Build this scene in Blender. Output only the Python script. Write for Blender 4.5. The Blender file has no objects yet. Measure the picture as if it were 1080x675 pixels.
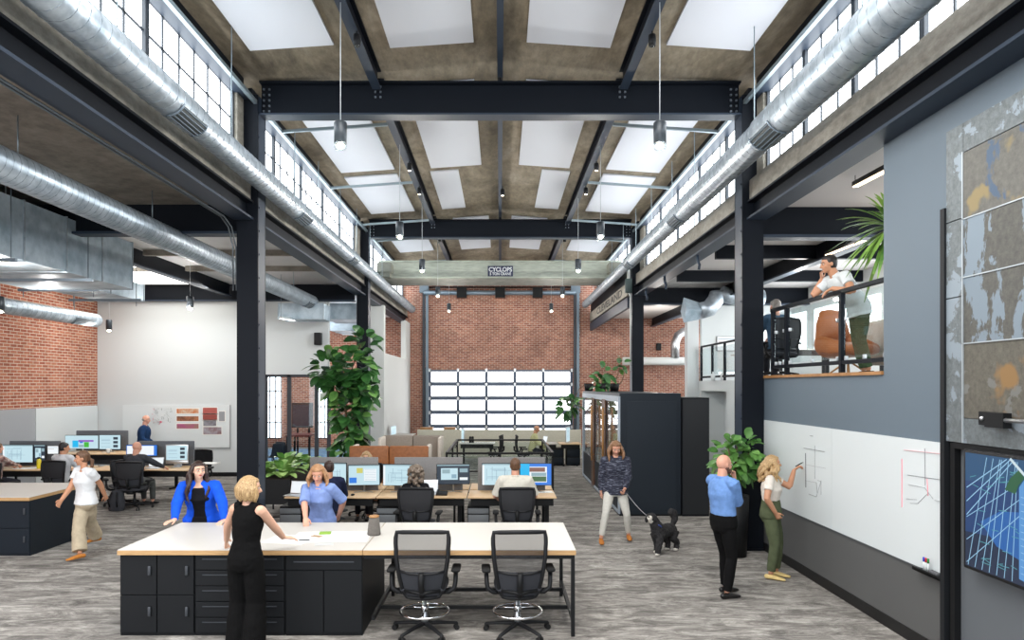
import bpy, bmesh, math, random
from mathutils import Vector, Matrix, Euler
random.seed(7)
SC = bpy.context.scene
COL = SC.collection
R = math.radians
PI = math.pi
CAMZ, FPX, VX, VY = 2.65, 720.0, 527.5, 407.0     # eye height, focal length in pixels, vanishing point

def at(px, py, Y):
    """a point of the real room, from where the photo shows it and its distance Y down the hall"""
    return Vector(((px - VX) * Y / FPX, Y, CAMZ - (py - VY) * Y / FPX))
def ax(px, Y): return (px - VX) * Y / FPX
def az(py, Y): return CAMZ - (py - VY) * Y / FPX

# ---------------------------------------------------------------- materials
MATS = {}
def mat(name, col, rough=0.5, metal=0.0, emit=0.0, ecol=None, spec=0.5):
    if name in MATS: return MATS[name]
    m = bpy.data.materials.new(name); m.use_nodes = True
    b = m.node_tree.nodes['Principled BSDF']
    b.inputs['Base Color'].default_value = (*col, 1)
    b.inputs['Roughness'].default_value = rough
    b.inputs['Metallic'].default_value = metal
    b.inputs['Specular IOR Level'].default_value = spec
    if emit:
        b.inputs['Emission Color'].default_value = (*(ecol or col), 1)
        b.inputs['Emission Strength'].default_value = emit
    MATS[name] = m
    return m
def nodes(m): return m.node_tree.nodes, m.node_tree.links, m.node_tree.nodes['Principled BSDF']
def coords(m, scale=(1, 1, 1), rot=(0, 0, 0), loc=(0, 0, 0)):
    N, L, B = nodes(m)
    tc = N.new('ShaderNodeTexCoord'); mp = N.new('ShaderNodeMapping')
    mp.inputs['Scale'].default_value = scale; mp.inputs['Rotation'].default_value = rot; mp.inputs['Location'].default_value = loc
    L.new(tc.outputs['Object'], mp.inputs['Vector'])
    return mp.outputs['Vector']
def noise(m, vec, scale, detail=4, rough=0.6, dist=0.0):
    N, L, B = nodes(m)
    n = N.new('ShaderNodeTexNoise'); n.inputs['Scale'].default_value = scale
    n.inputs['Detail'].default_value = detail; n.inputs['Roughness'].default_value = rough; n.inputs['Distortion'].default_value = dist
    L.new(vec, n.inputs['Vector']); return n.outputs['Fac']
def ramp(m, fac, stops, interp='LINEAR'):
    N, L, B = nodes(m)
    r = N.new('ShaderNodeValToRGB'); r.color_ramp.interpolation = interp
    e = r.color_ramp.elements
    while len(e) < len(stops): e.new(0.5)
    for i, (p, c) in enumerate(stops):
        e[i].position = p; e[i].color = (*c, 1)
    L.new(fac, r.inputs['Fac']); return r.outputs['Color']
def mix(m, fac, a, b, mode='MIX'):
    N, L, B = nodes(m)
    x = N.new('ShaderNodeMix'); x.data_type = 'RGBA'; x.blend_type = mode
    for s, v in ((x.inputs[0], fac), (x.inputs[6], a), (x.inputs[7], b)):
        if isinstance(v, (int, float)): s.default_value = v
        elif isinstance(v, tuple): s.default_value = (*v, 1)
        else: L.new(v, s)
    return x.outputs[2]
def bump(m, fac, strength=0.3, dist=0.01):
    N, L, B = nodes(m)
    b = N.new('ShaderNodeBump'); b.inputs['Strength'].default_value = strength; b.inputs['Distance'].default_value = dist
    L.new(fac, b.inputs['Height']); L.new(b.outputs['Normal'], B.inputs['Normal'])
def setcol(m, out): nodes(m)[1].new(out, nodes(m)[2].inputs['Base Color'])
def noisy(name, c1, c2, scale=6, rough=0.6, metal=0.0, stretch=(1, 1, 1), detail=4, bmp=0.0, lo=.35, hi=.65):
    if name in MATS: return MATS[name]
    m = mat(name, c1, rough, metal)
    f = noise(m, coords(m, stretch), scale, detail)
    setcol(m, ramp(m, f, [(lo, c1), (hi, c2)]))
    if bmp: bump(m, f, bmp)
    return m
def rgb(r, g, b):
    f = lambda v: ((v / 255 + 0.055) / 1.055) ** 2.4 if v > 10 else v / 255 / 12.92
    return (f(r), f(g), f(b))

# ---------------------------------------------------------------- mesh builder
class MB:
    def __init__(s): s.v = []; s.f = []; s.m = []; s.sm = []
    def add(s, vs, fs, m=0, smooth=False):
        o = len(s.v); s.v += [Vector(v) for v in vs]
        for f in fs: s.f.append([i + o for i in f]); s.m.append(m); s.sm.append(smooth)
        return s
    def box(s, a, b, m=0):
        (x0, y0, z0), (x1, y1, z1) = a, b
        if x0 > x1: x0, x1 = x1, x0
        if y0 > y1: y0, y1 = y1, y0
        if z0 > z1: z0, z1 = z1, z0
        vs = [(x0, y0, z0), (x1, y0, z0), (x1, y1, z0), (x0, y1, z0), (x0, y0, z1), (x1, y0, z1), (x1, y1, z1), (x0, y1, z1)]
        return s.add(vs, [(0, 3, 2, 1), (4, 5, 6, 7), (0, 1, 5, 4), (1, 2, 6, 5), (2, 3, 7, 6), (3, 0, 4, 7)], m)
    def cbox(s, c, size, rot=(0, 0, 0), m=0):
        M = Euler(rot).to_matrix(); c = Vector(c); hx, hy, hz = [q / 2 for q in size]
        vs = [c + M @ Vector(p) for p in [(-hx, -hy, -hz), (hx, -hy, -hz), (hx, hy, -hz), (-hx, hy, -hz), (-hx, -hy, hz), (hx, -hy, hz), (hx, hy, hz), (-hx, hy, hz)]]
        return s.add(vs, [(0, 3, 2, 1), (4, 5, 6, 7), (0, 1, 5, 4), (1, 2, 6, 5), (2, 3, 7, 6), (3, 0, 4, 7)], m)
    def rbox(s, c, size, r=0.02, rot=(0, 0, 0), m=0, seg=2):
        """box with rounded edges"""
        bm = bmesh.new(); bmesh.ops.create_cube(bm, size=1)
        for v in bm.verts: v.co = Vector((v.co.x * size[0], v.co.y * size[1], v.co.z * size[2]))
        bmesh.ops.bevel(bm, geom=bm.edges[:], offset=min(r, min(size) * .49), segments=seg, affect='EDGES', profile=.5)
        M = Euler(rot).to_matrix(); c = Vector(c)
        s.add([c + M @ v.co for v in bm.verts], [[v.index for v in f.verts] for f in bm.faces], m, True); bm.free(); return s
    def quad(s, a, b, c, d, m=0): return s.add([a, b, c, d], [(0, 1, 2, 3)], m)
    def tube(s, pts, r, seg=8, m=0, caps=True, smooth=True, closed=False):
        pts = [Vector(p) for p in pts]; n = len(pts)
        rr = r if isinstance(r, (list, tuple)) else [r] * n
        o = len(s.v); prev = None; rings = []
        for i, p in enumerate(pts):
            if closed: d = pts[(i + 1) % n] - pts[i - 1]
            else: d = (pts[min(i + 1, n - 1)] - pts[max(i - 1, 0)])
            d = d.normalized() if d.length > 1e-9 else Vector((0, 0, 1))
            if prev is None:
                ref = Vector((0, 0, 1)) if abs(d.z) < .9 else Vector((1, 0, 0))
                u = d.cross(ref).normalized()
            else:
                u = (prev - d * prev.dot(d)); u = u.normalized() if u.length > 1e-6 else d.orthogonal().normalized()
            prev = u; w = d.cross(u)
            rings.append([p + (u * math.cos(2 * PI * k / seg) + w * math.sin(2 * PI * k / seg)) * rr[i] for k in range(seg)])
        vs = [v for g in rings for v in g]; fs = []
        for i in range(n if closed else n - 1):
            j = (i + 1) % n
            for k in range(seg):
                k2 = (k + 1) % seg
                fs.append((i * seg + k, i * seg + k2, j * seg + k2, j * seg + k))
        s.add(vs, fs, m, smooth)
        if caps and not closed:
            s.f.append([o + k for k in range(seg)][::-1]); s.m.append(m); s.sm.append(False)
            s.f.append([o + (n - 1) * seg + k for k in range(seg)]); s.m.append(m); s.sm.append(False)
        return s
    def bar(s, a, b, w, h=None, m=0):
        """square bar from a to b"""
        a = Vector(a); b = Vector(b); h = h or w; d = (b - a).normalized()
        ref = Vector((0, 0, 1)) if abs(d.z) < .95 else Vector((0, 1, 0))
        u = d.cross(ref).normalized() * w / 2; v = d.cross(u).normalized() * h / 2
        vs = [a - u - v, a + u - v, a + u + v, a - u + v, b - u - v, b + u - v, b + u + v, b - u + v]
        return s.add(vs, [(0, 3, 2, 1), (4, 5, 6, 7), (0, 1, 5, 4), (1, 2, 6, 5), (2, 3, 7, 6), (3, 0, 4, 7)], m)
    def lathe(s, c, prof, seg=20, m=0, smooth=True):
        c = Vector(c); vs = []; fs = []; n = len(prof)
        for (r, z) in prof:
            for k in range(seg): vs.append(c + Vector((r * math.cos(2 * PI * k / seg), r * math.sin(2 * PI * k / seg), z)))
        for i in range(n - 1):
            for k in range(seg):
                k2 = (k + 1) % seg; fs.append((i * seg + k, i * seg + k2, (i + 1) * seg + k2, (i + 1) * seg + k))
        s.add(vs, fs, m, smooth)
        o = len(s.v) - n * seg
        s.f.append([o + k for k in range(seg)][::-1]); s.m.append(m); s.sm.append(False)
        s.f.append([o + (n - 1) * seg + k for k in range(seg)]); s.m.append(m); s.sm.append(False)
        return s
    def ell(s, c, rad, rot=None, m=0, u=14, v=9):
        c = Vector(c); M = rot if rot is not None else Matrix.Identity(3); vs = []; fs = []
        vs.append(c + M @ Vector((0, 0, -rad[2])))
        for i in range(1, v):
            t = -PI / 2 + PI * i / v
            for k in range(u):
                q = 2 * PI * k / u
                vs.append(c + M @ Vector((rad[0] * math.cos(t) * math.cos(q), rad[1] * math.cos(t) * math.sin(q), rad[2] * math.sin(t))))
        vs.append(c + M @ Vector((0, 0, rad[2]))); top = len(vs) - 1
        for k in range(u):
            k2 = (k + 1) % u
            fs.append((0, 1 + k2, 1 + k)); fs.append((top, 1 + (v - 2) * u + k, 1 + (v - 2) * u + k2))
            for i in range(v - 2): fs.append((1 + i * u + k, 1 + i * u + k2, 1 + (i + 1) * u + k2, 1 + (i + 1) * u + k))
        return s.add(vs, fs, m, True)
    def loft(s, secs, seg=16, m=0, round_ends=(1, 1), smooth=True):
        """secs: (centre, side vector, depth vector); each ring an ellipse; closed body"""
        secs = [(Vector(c), Vector(u), Vector(w)) for c, u, w in secs]
        out = []
        if round_ends[0]:
            c, u, w = secs[0]; d = (c - secs[1][0]).normalized(); r = min(u.length, w.length) * round_ends[0]
            for q in (80, 55, 28): out.append((c + d * r * math.sin(R(q)), u * math.cos(R(q)), w * math.cos(R(q))))
        out += secs
        if round_ends[1]:
            c, u, w = secs[-1]; d = (c - secs[-2][0]).normalized(); r = min(u.length, w.length) * round_ends[1]
            for q in (28, 55, 80): out.append((c + d * r * math.sin(R(q)), u * math.cos(R(q)), w * math.cos(R(q))))
        vs = []; fs = []; n = len(out)
        for c, u, w in out:
            for k in range(seg):
                a = 2 * PI * k / seg; vs.append(c + u * math.cos(a) + w * math.sin(a))
        for i in range(n - 1):
            for k in range(seg):
                k2 = (k + 1) % seg; fs.append((i * seg + k, i * seg + k2, (i + 1) * seg + k2, (i + 1) * seg + k))
        fs.append(tuple(range(seg))[::-1]); fs.append(tuple((n - 1) * seg + k for k in range(seg)))
        return s.add(vs, fs, m, smooth)
    def prism(s, poly, z0, z1, m=0):
        n = len(poly); vs = [(x, y, z0) for x, y in poly] + [(x, y, z1) for x, y in poly]
        fs = [tuple(range(n))[::-1], tuple(range(n, 2 * n))] + [(i, (i + 1) % n, n + (i + 1) % n, n + i) for i in range(n)]
        return s.add(vs, fs, m)
    def mesh(s, name, mats, off=None):
        me = bpy.data.meshes.new(name)
        vs = [v - off for v in s.v] if off is not None else s.v
        me.from_pydata([tuple(v) for v in vs], [], s.f)
        for x in (mats if isinstance(mats, (list, tuple)) else [mats]): me.materials.append(x)
        me.polygons.foreach_set('material_index', s.m); me.polygons.foreach_set('use_smooth', s.sm)
        me.update(); return me
    def build(s, name, mats, parent=None, world=False, bevel=0.0, fixn=True):
        off = None
        if world and parent is not None:
            off = Vector(parent.location)
            if parent.parent is not None: off = off + Vector(parent.parent.location)
        me = s.mesh(name, mats, off)
        if fixn:
            bm = bmesh.new(); bm.from_mesh(me); bmesh.ops.recalc_face_normals(bm, faces=bm.faces[:]); bm.to_mesh(me); bm.free()
        o = bpy.data.objects.new(name, me); COL.objects.link(o)
        if parent is not None: o.parent = parent
        if bevel:
            md = o.modifiers.new('bevel', 'BEVEL'); md.width = bevel; md.segments = 2; md.limit_method = 'ANGLE'
        return o

def tag(o, label=None, cat=None, group=None, kind=None):
    if label: o['label'] = label
    if cat: o['category'] = cat
    if group: o['group'] = group
    if kind: o['kind'] = kind
    return o
def thing(name, label, cat, loc=(0, 0, 0), rz=0.0, group=None):
    o = bpy.data.objects.new(name, None); COL.objects.link(o)
    o.empty_display_size = .1; o.location = loc; o.rotation_euler = (0, 0, rz)
    return tag(o, label, cat, group)
def struct(name, mb, mats, bevel=0.0, label=None):
    o = mb.build(name, mats, bevel=bevel); o['kind'] = 'structure'
    if label: o['label'] = label
    return o
def copy_tree(o, parent=None):
    c = o.copy(); COL.objects.link(c); c.parent = parent
    for ch in list(o.children): copy_tree(ch, c)
    return c
def dup(o, loc, rz=0.0, label=None, group=None):
    c = copy_tree(o); c.location = loc; c.rotation_euler = (0, 0, rz)
    if label: c['label'] = label
    if group: c['group'] = group
    return c
def remesh_build(mb, name, mats, parent, voxel=0.008, smooth=3, off=None, disp=None):
    """fuse the lofts of one body or garment into one continuous surface"""
    me = mb.mesh(name + '_src', mats, off)
    bm = bmesh.new(); bm.from_mesh(me); bmesh.ops.recalc_face_normals(bm, faces=bm.faces[:]); bm.to_mesh(me); bm.free()
    t = bpy.data.objects.new('tmp', me); COL.objects.link(t)
    r = t.modifiers.new('r', 'REMESH'); r.mode = 'VOXEL'; r.voxel_size = voxel; r.adaptivity = 0.0; r.use_smooth_shade = True
    if smooth:
        q = t.modifiers.new('s', 'SMOOTH'); q.factor = .5; q.iterations = smooth
    if disp:
        tx = bpy.data.textures.new('clouds', 'CLOUDS'); tx.noise_scale = disp[1]
        q = t.modifiers.new('d', 'DISPLACE'); q.texture = tx; q.strength = disp[0]; q.mid_level = .5
    dg = bpy.context.evaluated_depsgraph_get(); dg.update()
    out = bpy.data.meshes.new_from_object(t.evaluated_get(dg))
    out.name = name
    bpy.data.objects.remove(t); bpy.data.meshes.remove(me)
    out.materials.clear()
    for x in (mats if isinstance(mats, (list, tuple)) else [mats]): out.materials.append(x)
    for p in out.polygons: p.use_smooth = True
    o = bpy.data.objects.new(name, out); COL.objects.link(o); o.parent = parent
    return o
# ---------------------------------------------------------------- material library
M_steel = mat('dark_steel_paint', rgb(19, 23, 30), .5, 0, spec=.12)
M_steel2 = mat('dark_steel_flange', rgb(46, 56, 70), .45, spec=.25)
M_black = mat('black_metal', rgb(20, 21, 23), .5, spec=.25)
M_blackplastic = mat('black_plastic', rgb(22, 23, 26), .5, spec=.3)
M_rubber = mat('rubber', rgb(18, 18, 19), .8)
M_chrome = mat('chrome', (.75, .76, .78), .18, 1)
M_alu = mat('aluminium', (.62, .64, .67), .35, 1)
M_galv = noisy('galvanised_steel', rgb(152, 165, 176), rgb(194, 205, 214), 5, .36, .6, (1, 1, 1))
M_galv2 = noisy('galvanised_sheet', rgb(158, 178, 192), rgb(202, 217, 228), 3, .5, .2)
M_conduit = mat('conduit', rgb(150, 165, 172), .4, .6)
M_white = mat('white_paint', rgb(210, 215, 216), .7)
M_offwhite = mat('offwhite_paint', rgb(206, 208, 206), .75)
M_panelw = mat('white_ceiling_panel', rgb(218, 221, 229), .9)
M_greypaint_skylit = mat('grey_paint_skylit', rgb(97, 111, 123), .55)  # blue of the window daylight put into the wall colour
M_greypaint_shaded = mat('grey_paint_shaded', rgb(88, 89, 89), .55)  # same wall lower down, away from the sky light, its shade put into colour
M_whiteboard = mat('whiteboard_gloss', rgb(212, 219, 221), .38)
M_basebd = mat('black_baseboard', rgb(16, 16, 17), .5)
M_gasket = mat('grey_post', rgb(70, 74, 78), .5)
M_winglow = mat('frosted_window_glass', (1, 1, 1), .5, 0, 6, (.90, .96, 1))
M_winglow_low = mat('window_glass_low', rgb(150, 195, 205), .4, 0, .8, rgb(150, 200, 212))
M_garglow = mat('garage_door_glass', (1, 1, 1), .5, 0, 3.2, (.97, .98, 1))
M_frame = mat('window_frame_steel', rgb(46, 52, 60), .5)
M_galframe = mat('garage_door_frame', rgb(84, 96, 116), .5)
M_pipe = mat('grey_pipe', rgb(116, 130, 142), .4, .4)
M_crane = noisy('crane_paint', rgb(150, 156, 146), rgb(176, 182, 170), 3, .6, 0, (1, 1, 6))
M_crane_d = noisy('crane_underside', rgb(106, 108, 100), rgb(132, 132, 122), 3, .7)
M_signblue = mat('sign_blue', rgb(28, 36, 74), .5)
M_signwhite = mat('sign_white', rgb(214, 218, 222), .5)
M_top = mat('white_laminate', rgb(200, 197, 191), .45)
M_ply = noisy('plywood_edge', rgb(176, 138, 92), rgb(198, 160, 112), 8, .5, 0, (1, 1, 14))
M_deskwood = noisy('maple_desktop', rgb(206, 172, 130), rgb(222, 190, 150), 4, .45, 0, (1, 8, 8))
M_cab = mat('charcoal_cabinet', rgb(24, 26, 29), .5, spec=.2)
M_cab2 = mat('charcoal_blue_cabinet', rgb(28, 35, 43), .5, spec=.2)
M_seam = mat('dark_seam', rgb(12, 12, 13), .7)
M_handle = mat('dark_handle', rgb(62, 66, 72), .45, .2)
M_felt = noisy('grey_felt', rgb(128, 126, 126), rgb(146, 144, 143), 60, .95)
M_felt_d = noisy('dark_grey_felt', rgb(98, 102, 108), rgb(112, 116, 122), 60, .95)
M_feltbeige = noisy('beige_felt', rgb(202, 198, 180), rgb(216, 212, 196), 40, .95)
M_leather = noisy('brown_leather', rgb(142, 84, 40), rgb(164, 100, 52), 14, .5, 0, (1, 1, 1))
M_tan = noisy('taupe_fabric', rgb(142, 132, 122), rgb(160, 150, 140), 60, .95)
M_cream = noisy('cream_fabric', rgb(206, 196, 184), rgb(222, 214, 204), 40, .95)
M_pod = mat('pod_panel', rgb(33, 40, 48), .45, spec=.25)
M_pod2 = mat('pod_panel_dark', rgb(20, 22, 26), .5, spec=.2)
M_podfr = mat('pod_frame_light', rgb(168, 178, 190), .45)
M_wood = noisy('warm_wood', rgb(150, 106, 62), rgb(176, 130, 82), 5, .5, 0, (1, 1, .2))
M_wooddk = noisy('dark_wood', rgb(84, 56, 40), rgb(110, 76, 54), 6, .5, 0, (1, 1, .2))
M_paper = mat('paper', rgb(238, 238, 234), .8)
M_led = mat('led_strip', (1, 1, 1), .5, 0, 3, (1.0, .74, .48))
M_ledw = mat('led_cool', (1, 1, 1), .5, 0, 4, (.95, .98, 1))
M_bulb = mat('pendant_lens', (1, 1, 1), .4, 0, 7, (1.0, .86, .62))
M_concrete_floor2 = mat('mezzanine_slab', rgb(150, 150, 150), .8)

# concrete deck with board marks and dark stains
def concrete(name, a, b, c, sc=.5, st=(1, 1, 1)):
    m = mat(name, a, .85)
    v = coords(m, st); f = noise(m, v, sc, 8, .65, .6); g = noise(m, v, sc * 9, 6, .7)
    c1 = ramp(m, f, [(.30, a), (.5, b), (.68, c)]); c2 = ramp(m, g, [(.35, (.55, .55, .55)), (.65, (1, 1, 1))])
    setcol(m, mix(m, .75, c1, c2, 'MULTIPLY')); bump(m, g, .3); return m
M_deck = concrete('board_marked_concrete', rgb(96, 86, 72), rgb(146, 134, 114), rgb(176, 164, 146), .9, (1.2, .45, 1))
M_deck_aisle = concrete('aisle_concrete_ceiling', rgb(112, 106, 98), rgb(148, 142, 132), rgb(164, 158, 148), .6, (1, 1, 1))
M_sill = concrete('cast_concrete_sill', rgb(126, 122, 112), rgb(160, 155, 144), rgb(178, 174, 164), 1.5, (1, .5, 1))

def carpet():
    m = mat('streaked_carpet', (.2, .2, .2), .95, 0, spec=.15); N, L, B = nodes(m)
    v = coords(m, (.9, 2.5, 1)); f = noise(m, v, 1.9, 11, .82, .8)
    v2 = coords(m, (1.0, 7, 1)); g = noise(m, v2, 3.4, 7, .85, .5)
    tc = coords(m, (1, 1, 1)); br = N.new('ShaderNodeTexBrick')
    br.inputs['Scale'].default_value = 1; br.inputs['Brick Width'].default_value = 1.0; br.inputs['Row Height'].default_value = .25
    br.inputs['Mortar Size'].default_value = 0.0; br.inputs['Color1'].default_value = (.70, .70, .70, 1); br.inputs['Color2'].default_value = (1.2, 1.2, 1.2, 1)
    L.new(tc, br.inputs['Vector'])
    c = ramp(m, f, [(.28, rgb(70, 67, 65)), (.45, rgb(122, 118, 114)), (.58, rgb(170, 166, 160)), (.72, rgb(212, 208, 202))])
    c2 = ramp(m, g, [(.38, (.58, .58, .58)), (.60, (1.15, 1.15, 1.15))])
    c = mix(m, .8, c, c2, 'MULTIPLY'); c = mix(m, .55, c, br.outputs['Color'], 'MULTIPLY')
    setcol(m, c); bump(m, noise(m, coords(m), 120, 2), .5, .004); return m
M_carpet = carpet()

def brick(name, rot, c1, c2, mortar, stain):
    m = mat(name, c1, .85); N, L, B = nodes(m)
    v = coords(m, (1, 1, 1), rot)
    br = N.new('ShaderNodeTexBrick'); br.inputs['Scale'].default_value = 1
    br.inputs['Brick Width'].default_value = .23; br.inputs['Row Height'].default_value = .078
    br.inputs['Mortar Size'].default_value = .009; br.inputs['Mortar Smooth'].default_value = .2; br.inputs['Bias'].default_value = -.1
    br.inputs['Color1'].default_value = (*c1, 1); br.inputs['Color2'].default_value = (*c2, 1); br.inputs['Mortar'].default_value = (*mortar, 1)
    L.new(v, br.inputs['Vector'])
    f = noise(m, coords(m), .55, 6, .6, .5); g = noise(m, coords(m), 7, 4, .7)
    c = mix(m, .7, br.outputs['Color'], ramp(m, f, [(.33, stain), (.52, (1, 1, 1)), (.7, (1.12, 1.06, 1))]), 'MULTIPLY')
    c = mix(m, .5, c, ramp(m, g, [(.3, (.6, .55, .5)), (.6, (1.1, 1.1, 1.1))]), 'MULTIPLY')
    setcol(m, c); bump(m, br.outputs['Fac'], -.4, .01); return m
M_brick_back = brick('red_brick_back', (R(90), 0, 0), rgb(138, 80, 64), rgb(176, 116, 94), rgb(200, 186, 172), (.50, .48, .48))
M_brick_side = brick('red_brick_side', (R(90), 0, R(90)), rgb(150, 82, 60), rgb(182, 116, 90), rgb(200, 186, 170), (.8, .74, .7))
_mp = [n for n in M_brick_side.node_tree.nodes if n.type == 'MAPPING'][0]
_mp.inputs['Rotation'].default_value = (0, 0, 0)
_N, _L, _B = nodes(M_brick_side)
_sx = _N.new('ShaderNodeSeparateXYZ'); _cx = _N.new('ShaderNodeCombineXYZ')
_L.new(_mp.outputs['Vector'], _sx.inputs[0]); _L.new(_sx.outputs['Y'], _cx.inputs['X']); _L.new(_sx.outputs['Z'], _cx.inputs['Y'])
_L.new(_cx.outputs[0], [n for n in _N if n.type == 'TEX_BRICK'][0].inputs['Vector'])
_mp2 = [n for n in M_brick_back.node_tree.nodes if n.type == 'MAPPING'][0]
_mp2.inputs['Rotation'].default_value = (0, 0, 0)
_N, _L, _B = nodes(M_brick_back)
_sx = _N.new('ShaderNodeSeparateXYZ'); _cx = _N.new('ShaderNodeCombineXYZ')
_L.new(_mp2.outputs['Vector'], _sx.inputs[0]); _L.new(_sx.outputs['X'], _cx.inputs['X']); _L.new(_sx.outputs['Z'], _cx.inputs['Y'])
_L.new(_cx.outputs[0], [n for n in _N if n.type == 'TEX_BRICK'][0].inputs['Vector'])

def glass(name, tint=(.9, .96, .97), a=.12, rough=.02):
    m = bpy.data.materials.new(name); m.use_nodes = True; N = m.node_tree.nodes; L = m.node_tree.links; N.clear()
    o = N.new('ShaderNodeOutputMaterial'); t = N.new('ShaderNodeBsdfTransparent'); g = N.new('ShaderNodeBsdfGlossy'); x = N.new('ShaderNodeMixShader')
    t.inputs['Color'].default_value = (*tint, 1); g.inputs['Roughness'].default_value = rough; g.inputs['Color'].default_value = (1, 1, 1, 1)
    fr = N.new('ShaderNodeLayerWeight'); pw = N.new('ShaderNodeMath'); pw.operation = 'POWER'; pw.inputs[1].default_value = 4; L.new(fr.outputs['Facing'], pw.inputs[0])
    ad = N.new('ShaderNodeMath'); ad.operation = 'MULTIPLY_ADD'; ad.inputs[1].default_value = .5; ad.inputs[2].default_value = a; L.new(pw.outputs[0], ad.inputs[0])
    L.new(ad.outputs[0], x.inputs[0]); L.new(t.outputs[0], x.inputs[1]); L.new(g.outputs[0], x.inputs[2]); L.new(x.outputs[0], o.inputs[0])
    MATS[name] = m; return m
M_glass = glass('clear_glass', (.93, .97, .97), .03)
M_glass2 = glass('pod_glass', (.88, .93, .95), .05)

def mesh_fabric():
    m = bpy.data.materials.new('chair_mesh_fabric'); m.use_nodes = True; N = m.node_tree.nodes; L = m.node_tree.links
    B = N['Principled BSDF']; B.inputs['Base Color'].default_value = (*rgb(40, 41, 45), 1); B.inputs['Roughness'].default_value = .8
    t = N.new('ShaderNodeBsdfTransparent'); x = N.new('ShaderNodeMixShader'); x.inputs[0].default_value = .62
    o = N['Material Output']; L.new(t.outputs[0], x.inputs[1]); L.new(B.outputs[0], x.inputs[2]); L.new(x.outputs[0], o.inputs[0]); return m
M_mesh = mesh_fabric()
M_mesh_task = mat('task_chair_mesh', rgb(34, 35, 39), .8)
M_mesh2 = mat('chair_dark_fabric', rgb(48, 50, 56), .9)

# galvanised reclaimed sheet: grey metal with paler worn patches
def patchy(name, base, dark, patch, sc=3.0, thr=.52, st=(1, 1, 1), warm=None):
    m = mat(name, base, .5, .35)
    v = coords(m, st); f = noise(m, v, sc, 5, .6, .3); g = noise(m, coords(m), 16, 6, .75)
    c = ramp(m, g, [(.3, dark), (.65, base)])
    c = mix(m, ramp(m, f, [(thr, (0, 0, 0)), (thr + .03, (1, 1, 1))]), c, patch)
    if warm:
        w = noise(m, coords(m, (1, 1, 1), (0, 0, 0), (3, 5, 1)), 2.6, 3, .5)
        c = mix(m, ramp(m, w, [(.56, (0, 0, 0)), (.62, (1, 1, 1))]), c, warm)
    setcol(m, c); return m
M_zincA = patchy('worn_zinc_strip', rgb(118, 126, 130), rgb(88, 93, 94), rgb(140, 152, 162), 3.5, .55)
M_zincB = patchy('worn_zinc_drips', rgb(98, 97, 92), rgb(72, 72, 70), rgb(124, 138, 150), 3.0, .50, (1, 1.6, .8))
M_zincC = patchy('rusty_zinc', rgb(108, 105, 96), rgb(80, 77, 70), rgb(118, 119, 116), 3.0, .62, (1, 1, 1), rgb(140, 110, 72))
M_zincD = patchy('painted_zinc', rgb(106, 105, 100), rgb(84, 83, 80), rgb(72, 90, 112), 2.2, .58, (1, 1, 1), rgb(134, 120, 86))
M_zincSeam = mat('zinc_seam', rgb(176, 184, 190), .4, .4)

def emis(name, c, s=1.0):
    return mat(name, (0.02, 0.02, 0.02), .3, 0, s, c)
S_bg = emis('screen_pale', rgb(196, 226, 236), .85); S_white = emis('screen_white', rgb(236, 242, 246), .9)
S_blue = emis('screen_blue', rgb(40, 120, 220), .9); S_cyan = emis('screen_cyan', rgb(20, 180, 236), .9)
S_dark = emis('screen_dark', rgb(40, 56, 72), .8); S_yel = emis('screen_yellow', rgb(214, 210, 110), .8)
S_green = emis('screen_green', rgb(70, 190, 60), .8); S_purp = emis('screen_purple', rgb(150, 90, 200), .8)
S_grey = emis('screen_grey', rgb(150, 180, 190), .8); S_brown = emis('screen_brown', rgb(140, 96, 84), .8); S_dgreen = emis('screen_leaf', rgb(70, 110, 70), .8)
S_line = emis('screen_line', rgb(140, 176, 196), .8)
# ================================================================ the hall
XC, CW = 4.08, .17            # column line, half width
Y1, Y2, YB = 11.2, 20.4, 29.6 # two bay lines and the end wall
XL, XR = -11.8, 9.2
struct('floor', MB().box((XL - .2, -4, -.1), (XR + .2, YB + .2, 0)), M_carpet)
# end wall of brick with the garage door opening
dx0, dx1, dz = ax(453, YB) , ax(603, YB), az(390, YB)
w = MB(); w.box((XL, YB, 0), (dx0 - .05, YB + .3, 8.0)); w.box((dx1 + .05, YB, 0), (XR, YB + .3, 8.0)); w.box((dx0 - .05, YB, dz), (dx1 + .05, YB + .3, 8.0))
struct('wall_back', w, M_brick_back)
# left brick wall: brick above painted and white dado panels
struct('wall_left', MB().box((XL - .25, -2, 0), (XL, YB, 5.7)), M_brick_side)
zd = az(427.5, 20.0)
struct('trim_1', MB().box((XL, 14.0, 0), (XL + .03, 720 * 11.77 / (VX - 37), zd)), mat('dado_grey', rgb(158, 160, 164), .6))
struct('trim_2', MB().box((XL, 720 * 11.77 / (VX - 37) + .02, 0), (XL + .04, 19.95, zd)), M_white)
# white wall across the left aisle, with the glazed meeting room opening in it
YW = 20.0; gx0, gx1, gz = ax(279, YW), ax(346, YW), az(395, YW)
w = MB(); w.box((XL, YW, 0), (gx0, YW + .2, 5.15)); w.box((gx0, YW, gz), (gx1, YW + .2, 5.15))
struct('wall_meeting_room', w, M_white)
struct('baseboard_meeting_room', MB().box((XL + .04, YW - .02, 0), (gx0, YW, .12)), M_black)
# side wall of the back bay, white, left of the garage door
zz = 3.76
w = MB(); w.box((-4.44, 22.9, 0), (-3.9, 23.2, 5.36)); w.box((-4.1, 23.2, 0), (-3.9, YB, zz)); w.box((-4.1, 28.2, zz), (-3.9, YB - .01, 5.36))
struct('wall_white_bay', w, M_offwhite)
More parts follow.
